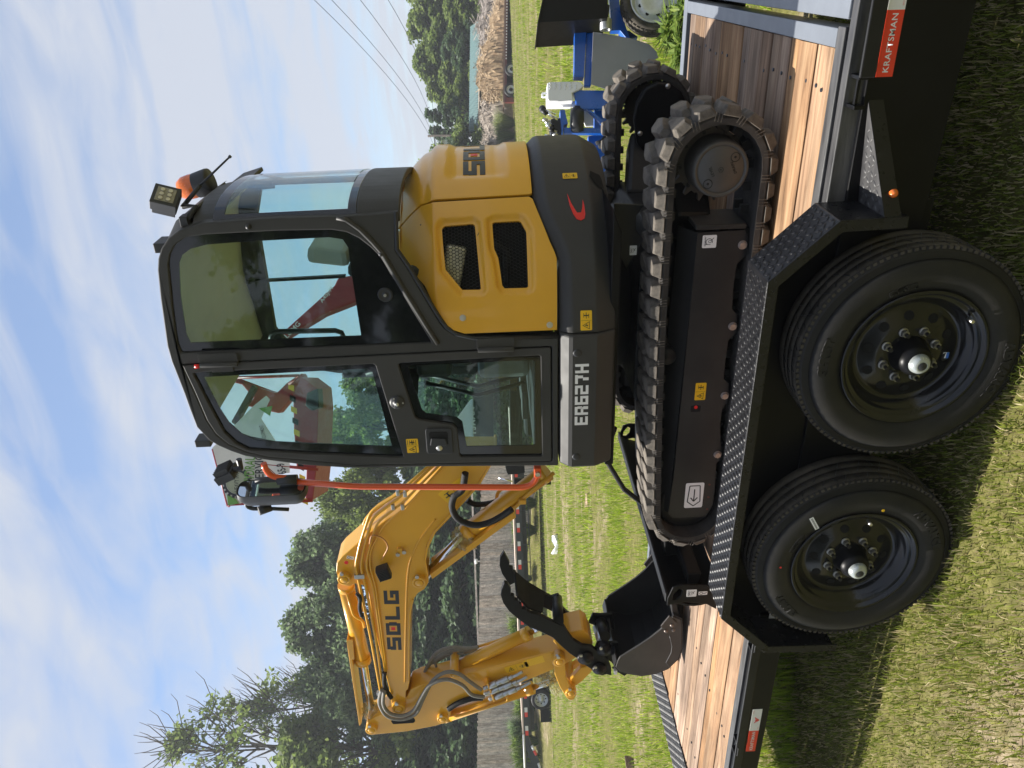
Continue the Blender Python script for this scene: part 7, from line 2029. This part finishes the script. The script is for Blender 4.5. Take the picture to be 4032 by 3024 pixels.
heap('wood_chip_heap', 'N', [(1200, 1090), (1060, 1075), (1010, 1040), (960, 960), (922, 830), (955, 700), (975, 600), (1040, 480), (1060, 330), (1080, 200), (1120, 80), (1160, -60)], 66, 3.0, (.13, .085, .05), (.36, .27, .17), 'brown wood chip heap behind the far semi trailer', 900, 1.0)
heap('brush_heap', 'N', [(1010, 650), (1000, 520), (985, 430), (945, 320), (985, 180), (1005, 60), (1010, -100), (1020, -200)], 70, 3.0, (.10, .085, .075), (.30, .26, .23), 'grey brushwood heap right of the chip heap', 1500, 1.5)
heap('mulch_heap', 'N', [(1240, 1700), (1010, 1640), (1005, 1500), (1000, 1350), (978, 1220), (1000, 1130), (1100, 1050)], 69, 3.0, (.12, .10, .085), (.36, .31, .26), 'grey mulch heap between the shed gable and the excavator', 1200, .8)
WEED = leaf_mat('pale_weeds', [(0, (0.16, 0.20, 0.07)), (1, (0.33, 0.36, 0.17))], .4)
# weeds on the heaps
tuft(64.6, lx('N', (1150, 760), 64.6), 1.6, 2.2, 'pale green weeds before the chip heap above the trailer wheels', 500, WEED, 'weed_patch', 'weeds', 'weeds around the heaps')
tuft(64.6, lx('N', (1200, 950), 64.6), 1.3, 2.0, 'pale weeds before the chip heap behind the trailer end', 400, WEED, 'weed_patch', 'weeds', 'weeds around the heaps')
tuft(64.0, lx('N', (1200, 1330), 64), 2.2, 2.3, 'grey green weeds before the mulch heap', 600, WEED, 'weed_patch', 'weeds', 'weeds around the heaps')
tuft(64.0, lx('N', (1200, 1470), 64), 1.9, 1.6, 'tall green weeds beside the excavator hood', 500, LEAF_B, 'weed_patch', 'weeds', 'weeds around the heaps')
# green shed
DG = 72.5
SH = thing('metal_shed', 'long green shed with pale teal metal roof behind the heaps', 'shed', at(DG, lx('N', (950, 800), DG)))
TEAL = mat('teal_metal_roof', (.075, .135, .135), .6, var=.05, vscale=2); DGR = mat('dark_green_siding', (.018, .075, .055), .6, var=.1)
rA = sp('N', (835, 290), D=DG + 3); rB = sp('N', (820, 1440), D=DG + 3); eA = sp('N', (940, 215), D=DG); eB = sp('N', (915, 1415), D=DG)
mb = MB(); th_ = Vector((0, 0, -.12)); mb.add([rA, rB, eB, eA, rA + th_, rB + th_, eB + th_, eA + th_], [(0, 1, 2, 3), (7, 6, 5, 4), (0, 4, 5, 1), (1, 5, 6, 2), (2, 6, 7, 3), (3, 7, 4, 0)])
RFo = mb.build('roof', TEAL, SH)
for k in range(46):
    t = (k + .5) / 46; a = rA.lerp(rB, t) + Vector((0, 0, .02)); b_ = eA.lerp(eB, t) + Vector((0, 0, .02)); MB().tube([a, b_], .03, 4).build('roof_rib', TEAL, RFo)
mb = MB(); bk_ = F3 * 3.0; rA2 = rA + bk_ + Vector((0, 0, -.9)); rB2 = rB + bk_ + Vector((0, 0, -.9)); mb.add([rA, rB, rB2, rA2], [(0, 1, 2, 3)]); mb.build('roof_back', TEAL, RFo)
fa = MB(); fa.tube([eA + Vector((0, 0, -.08)), eB + Vector((0, 0, -.08))], .10, 4); fa.build('fascia', mat('cream_trim', (.45, .38, .30), .6), SH)
gA = at(DG + .5, lat(eA) - .3); gB = at(DG + .5, lat(eB) + .5)
mb = MB(); mb.box(((gA + gB) / 2 + F3 * 2.2 + Vector((0, 0, (eA.z - gA.z) / 2))), ((gA - gB).length, 4.4, eA.z - gA.z), (H3, F3, Vector((0, 0, 1)))); mb.build('wall', DGR, SH)
for k in range(24):
    p = gB.lerp(gA, k / 23); MB().box(p + Vector((0, 0, (eA.z - gA.z) / 2)) - F3 * .01, (.06, .05, eA.z - gA.z), (H3, F3, Vector((0, 0, 1)))).build('siding_rib', DGR, SH)
MB().box(gB + H3 * .3 + Vector((0, 0, (eA.z - gA.z) / 2)) - F3 * .05, (.25, .05, eA.z - gA.z), (H3, F3, Vector((0, 0, 1)))).build('corner_trim', MATS['cream_trim'], SH)
gab = MB(); gp_ = [gB + Vector((0, 0, 0)), gB + F3 * 4.4, gB + F3 * 4.4 + Vector((0, 0, eA.z - gA.z)), rB + Vector((0, 0, -.15)) + H3 * .3, gB + Vector((0, 0, eB.z - gB.z - .1))]
gab.add(gp_, [tuple(range(5))]); gab.build('gable', DGR, SH)
# small white building, utility pole and wires
WH = thing('white_building', 'tiny white building beside the hood below the utility pole', 'building', at(88, lx('N', (560, 1550), 88)))
slab('wall', 'N', [(530, 1500), (605, 1500), (605, 1600), (520, 1600)], 88, 3, WHITE, WH, 0)
slab('roof', 'N', [(505, 1495), (530, 1495), (522, 1605), (515, 1605)], 87.5, 4, mat('pale_roof', (.6, .6, .58), .6), WH, 0)
DP = 80.0
pt = sp('N', (372, 1482), D=DP); pb = at(DP, lat(pt))
UPo = thing('utility_pole', 'wooden utility pole with crossarm rising from the trees by the hood', 'utility pole', pb)
MB().tube([pb, pt], [.16, .11], 10).build('pole', BARK, UPo)
MB().box(pt + Vector((0, 0, -.7)), (2.2, .1, .12), (H3, F3, Vector((0, 0, 1)))).build('crossarm', BARK, UPo)
WIRE = mat('dark_wire', (.03, .03, .035), .6)
for i, (x, y, lab) in enumerate([(605, -10, 'topmost overhead wire crossing the sky from the pole'), (648, -10, 'second overhead wire from the top'), (722, -10, 'third overhead wire from the top'), (795, -10, 'lowest overhead wire running to the pole')]):
    a = pt + Vector((0, 0, -.6)) + H3 * (-1 + i * .66); b_ = sp('U', (x, y - 60), D=38); P_ = []
    for k in range(13):
        t = k / 12; q = a.lerp(b_, t); q.z -= 1.6 * 4 * t * (1 - t) * .6; P_.append(q)
    w_ = MB().tube(P_, .016, 5).build('overhead_wire', WIRE); tag(w_, lab, 'wire', 'overhead wires')

# ------------------------------------------------------------------ blue log splitter on a trailer, right
DB = 7.0
BS = thing('log_splitter', 'blue towable log splitter on the grass behind the excavator tracks', 'log splitter', at(DB, lx('O', (800, 700), DB)))
NAVY = LBLUE
slab('beam', 'O', [(590, 228), (722, 228), (690, 840), (582, 832)], DB, .10, LBLUE, BS, .006)
slab('beam_web', 'O', [(722, 300), (790, 325), (765, 935), (692, 935)], DB + .02, .05, LBLUE, BS, .004)
slab('catch_tray', 'O', [(790, 345), (880, 358), (1200, 415), (1400, 480), (1480, 560), (1500, 625), (1470, 640), (1300, 760), (960, 975), (765, 912)], DB - .1, .015, mat('grey_tray_paint', (.23, .235, .26), .4, var=.08, vscale=4), BS, .003)
TKo = slab('tank', 'O', [(300, 893), (330, 888), (640, 885), (690, 930), (640, 975), (560, 1010), (575, 1095), (305, 1098), (292, 1080), (290, 910)], DB - .05, .22, WHITE, BS, .02)
slab('handle', 'O', [(228, 1010), (240, 1002), (300, 1005), (300, 1055), (238, 1058), (228, 1048)], DB + .02, .03, WHITE, TKo, .004, holes=[[(245, 1018), (285, 1018), (285, 1042), (247, 1044)]])
dm_ = MB()
for i in range(5):
    for j in range(6 if i else 5):
        c = sp('O', (318 + j * 56 + (i % 2) * 10, 905 + i * 15), D=DB - .052); dm_.lathe([(0, -.004), (.006, -.002), (.008, .001)], c, F3, 8)
dm_.build('dimples', WHITE, TKo)
slab('bracket', 'O', [(390, 1098), (600, 1100), (590, 1200), (560, 1165), (460, 1165)], DB + .05, .01, WHITE, BS, .002, holes=[[(445, 1125), (465, 1125), (465, 1150), (445, 1150)]])
slab('upright_plate', 'O', [(578, 980), (975, 985), (975, 1180), (615, 1190)], DB - .02, .05, LBLUE, BS, .006)
slab('engine_mount', 'O', [(430, 1195), (480, 1195), (515, 1348), (470, 1360), (460, 1490), (450, 1490)], DB - .03, .12, LBLUE, BS, .004)
slab('post', 'O', [(470, 1388), (935, 1392), (935, 1452), (470, 1450)], DB - .02, .06, LBLUE, BS, .005)
slab('brace', 'O', [(720, 1188), (755, 1188), (945, 1350), (945, 1392), (925, 1390)], DB - .01, .05, LBLUE, BS, .004)
slab('white_plate', 'O', [(650, 1195), (730, 1190), (795, 1215), (795, 1370), (705, 1375), (690, 1330)], DB + .1, .02, WHITE, BS, .004)
slab('base_frame', 'O', [(800, 1200), (985, 1200), (985, 1900), (745, 1900), (735, 1480), (800, 1470)], DB + .12, .08, LBLUE, BS, .006)
bar('hose', 'O', [(820, 1560), (880, 1540), (930, 1480)], DB, .018, BHOSE, BS)
bar('hose', 'O', [(850, 1600), (900, 1580), (950, 1500)], DB - .03, .018, BHOSE, BS)
a = sp('O', (545, 1315), D=DB); b_ = sp('O', (680, 1315), D=DB); MB().lathe([(0, 0), (.10, 0), (.115, .02), (.115, (b_ - a).length * .6), (.10, (b_ - a).length), (0, (b_ - a).length)], a, (b_ - a), 28).build('motor', PLASTIC, BS)
a = sp('O', (580, 1210), D=DB); b_ = sp('O', (640, 1215), D=DB); MB().cyl(a, b_, .05, seg=16).build('motor_cap', PLASTIC, BS)
VA = slab('valve_block', 'O', [(330, 1290), (440, 1280), (455, 1500), (350, 1520), (320, 1400)], DB, .12, PLASTIC, BS, .01)
bar('lever', 'O', [(255, 1205), (405, 1305)], DB - .06, .011, CHROME, VA); bar('lever_grip', 'O', [(225, 1190), (285, 1240)], DB - .06, .022, PLASTIC, VA)
bar('rod', 'O', [(245, 1180), (380, 1245)], DB - .02, .005, CHROME, VA); a = sp('O', (238, 1185), D=DB - .05); MB().lathe([(0, -.03), (.025, -.02), (.033, 0), (.025, .02), (0, .03)], a, F3, 14).build('knob', PLASTIC, VA)
for i in range(8):
    p = (240 + (i * 37) % 120, 1300 + (i * 53) % 190); bar('fitting', 'O', [p, (p[0] + 55, p[1] + 12)], DB - .07 + .01 * i, .016 + .004 * (i % 3), (ZINC, GALV, SATIN)[i % 3], VA, 8)
slab('black_bin', 'O', [(188, 246), (240, 0), (300, -300), (955, -300), (950, 0), (946, 198)], DB - .25, .5, BLK, BS, .01)
slab('bin_edge', 'O', [(183, 246), (300, -300), (309, -300), (196, 246)], DB - .27, .54, SATIN, BS, .002)
slab('hinge_box', 'O', [(730, 222), (890, 220), (890, 318), (730, 320)], DB + .1, .1, LBLUE, BS, .004)
sg = MB(); a = sp('O', (905, 270), D=DB - .15); 
sg_pts = []
for k in range(90):
    t = k / 89; p = sp('O', (926, 215 + 110 * t), D=DB - .15); ang = t * 2 * math.pi * 8; sg_pts.append(p + Vector((0, 0, 1)) * .045 * math.cos(ang) + F3 * .045 * math.sin(ang))
sg.tube(sg_pts, .009, 6); sg.build('coil_spring', GALV, BS)
bar('spring_rod', 'O', [(945, 60), (930, 210)], DB - .15, .02, SATIN, BS)
slab('axle_frame', 'O', [(945, -300), (1050, -300), (1080, 60), (1150, 300), (1200, 430), (1170, 440), (1080, 330), (980, 330), (985, 200)], DB + .05, .08, LBLUE, BS, .005)
slab('axle_bracket', 'O', [(1080, 330), (1180, 330), (1280, 400), (1180, 420), (1080, 350)], DB + .1, .1, mat('dark_blue_paint', (.008, .03, .14), .4), BS, .005)
wc = sp('O', (1345, 25), D=DB - .15); wc.z = 0.255
wt = MB().lathe([(.20, -.03), (.215, -.05), (.24, -.06), (.262, -.045), (.276, -.02), (.278, .08), (.25, .12), (.19, .12)], wc, F3, 48).build('wheel', TREAD, BS)
tb = MB()
for k in range(44):
    a = k * 2 * math.pi / 44; e = H3 * math.cos(a) + Vector((0, 0, 1)) * math.sin(a); t_ = H3 * -math.sin(a) + Vector((0, 0, 1)) * math.cos(a)
    tb.box(wc + e * .272 - F3 * .018, (.014, .04, .024), (e, F3, t_)); tb.box(wc + e * .279 + F3 * .035, (.006, .04, .02), (e, F3, t_))
tb.build('tread_blocks', TREAD, wt)
MB().lathe([(.203, -.03), (.207, -.055), (.195, -.058), (.185, -.02), (.165, -.01), (.15, .01), (.145, -.01), (.10, -.025), (.06, -.012), (0, -.012)], wc, F3, 40).build('rim', mat('pale_galvanised', (.62, .64, .64), .38, metal=.3, var=.15, vscale=18), wt)
hm = MB()
for k in range(8):
    a = k * math.pi / 4 + .3; e = H3 * math.cos(a) + Vector((0, 0, 1)) * math.sin(a); hm.cyl(wc + e * .122 - F3 * .019, wc + e * .122 - F3 * .012, .016, seg=12)
hm.build('hand_hole', MATS['void_black'], wt)
tuft(6.6, lx('O', (1600, 300), 6.6), .32, .35, 'tall bright grass clump at the log splitter wheel', 260, TUFT, 'tall_grass', 'grass clump', 'tall grass by the log splitter')
tuft(6.3, lx('O', (1600, 520), 6.3), .30, .35, 'tall bright grass clump under the grey tray', 260, TUFT, 'tall_grass', 'grass clump', 'tall grass by the log splitter')
tuft(6.2, lx('O', (1650, 120), 6.2), .28, .3, 'tall bright grass clump beside the deck corner', 260, TUFT, 'tall_grass', 'grass clump', 'tall grass by the log splitter')
tuft(6.0, lx('O', (1690, 650), 6.0), .25, .3, 'tall grass clump by the far deck rail behind the tracks', 260, TUFT, 'tall_grass', 'grass clump', 'tall grass by the log splitter')
# ------------------------------------------------------------------ litter
def flat_bit(name, reg, pts, z, th, M, label, cat, group=None):
    P_ = [sp(reg, p, Z=z) for p in pts]; n = len(P_)
    v = P_ + [p + Vector((random.uniform(-.01, .01), 0, th * random.uniform(.5, 1.3))) for p in P_]
    o = put(name, fixn(raw(v, [tuple(range(n)), tuple(range(n, 2 * n))] + [(i, (i + 1) % n, (i + 1) % n + n, i + n) for i in range(n)])), M)
    return tag(o, label, cat, group)
flat_bit('white_rag', 'J', [(1480, 440), (1492, 400), (1484, 360), (1478, 330), (1492, 325), (1500, 370), (1498, 420), (1490, 445)], .03, .12, WHITE, 'crumpled white rag lying in the grass beyond the bucket', 'rag')
flat_bit('wood_scrap', 'J', [(1680, 155), (1690, 70), (1698, 70), (1692, 158)], .03, .06, PLANK, 'splintered wood scrap in the field under the boom foot', 'wood scrap')
st_ = thing('wooden_stake', 'short wooden board standing in the grass at the left edge', 'board', sp('R', (2180, 1580), Z=0.02))
slab('board', 'R', [(2085, 1512), (2110, 1512), (2200, 1530), (2210, 1700), (2110, 1700)], sp('R', (2180, 1580), Z=0.02).dot(Vector((FWD.x, FWD.y, 0))), .03, PLANK, st_, .003)

# ------------------------------------------------------------------ thin summer haze over the field
hz = put('haze', box_me(-160, 160, -60, 160, -3.0, 26.0), None)
hm_ = bpy.data.materials.new('thin_haze'); hm_.use_nodes = True
hm_.node_tree.nodes.clear()
ho = hm_.node_tree.nodes.new('ShaderNodeOutputMaterial'); hv = hm_.node_tree.nodes.new('ShaderNodeVolumePrincipled')
hv.inputs['Color'].default_value = (0.90, 0.94, 1.0, 1); hv.inputs['Density'].default_value = 0.0009; hv.inputs['Anisotropy'].default_value = 0.3
hm_.node_tree.links.new(hv.outputs[0], ho.inputs['Volume'])
hz.data.materials.append(hm_)
tag(hz, 'thin pale haze lying over the whole field', 'haze', kind='stuff')
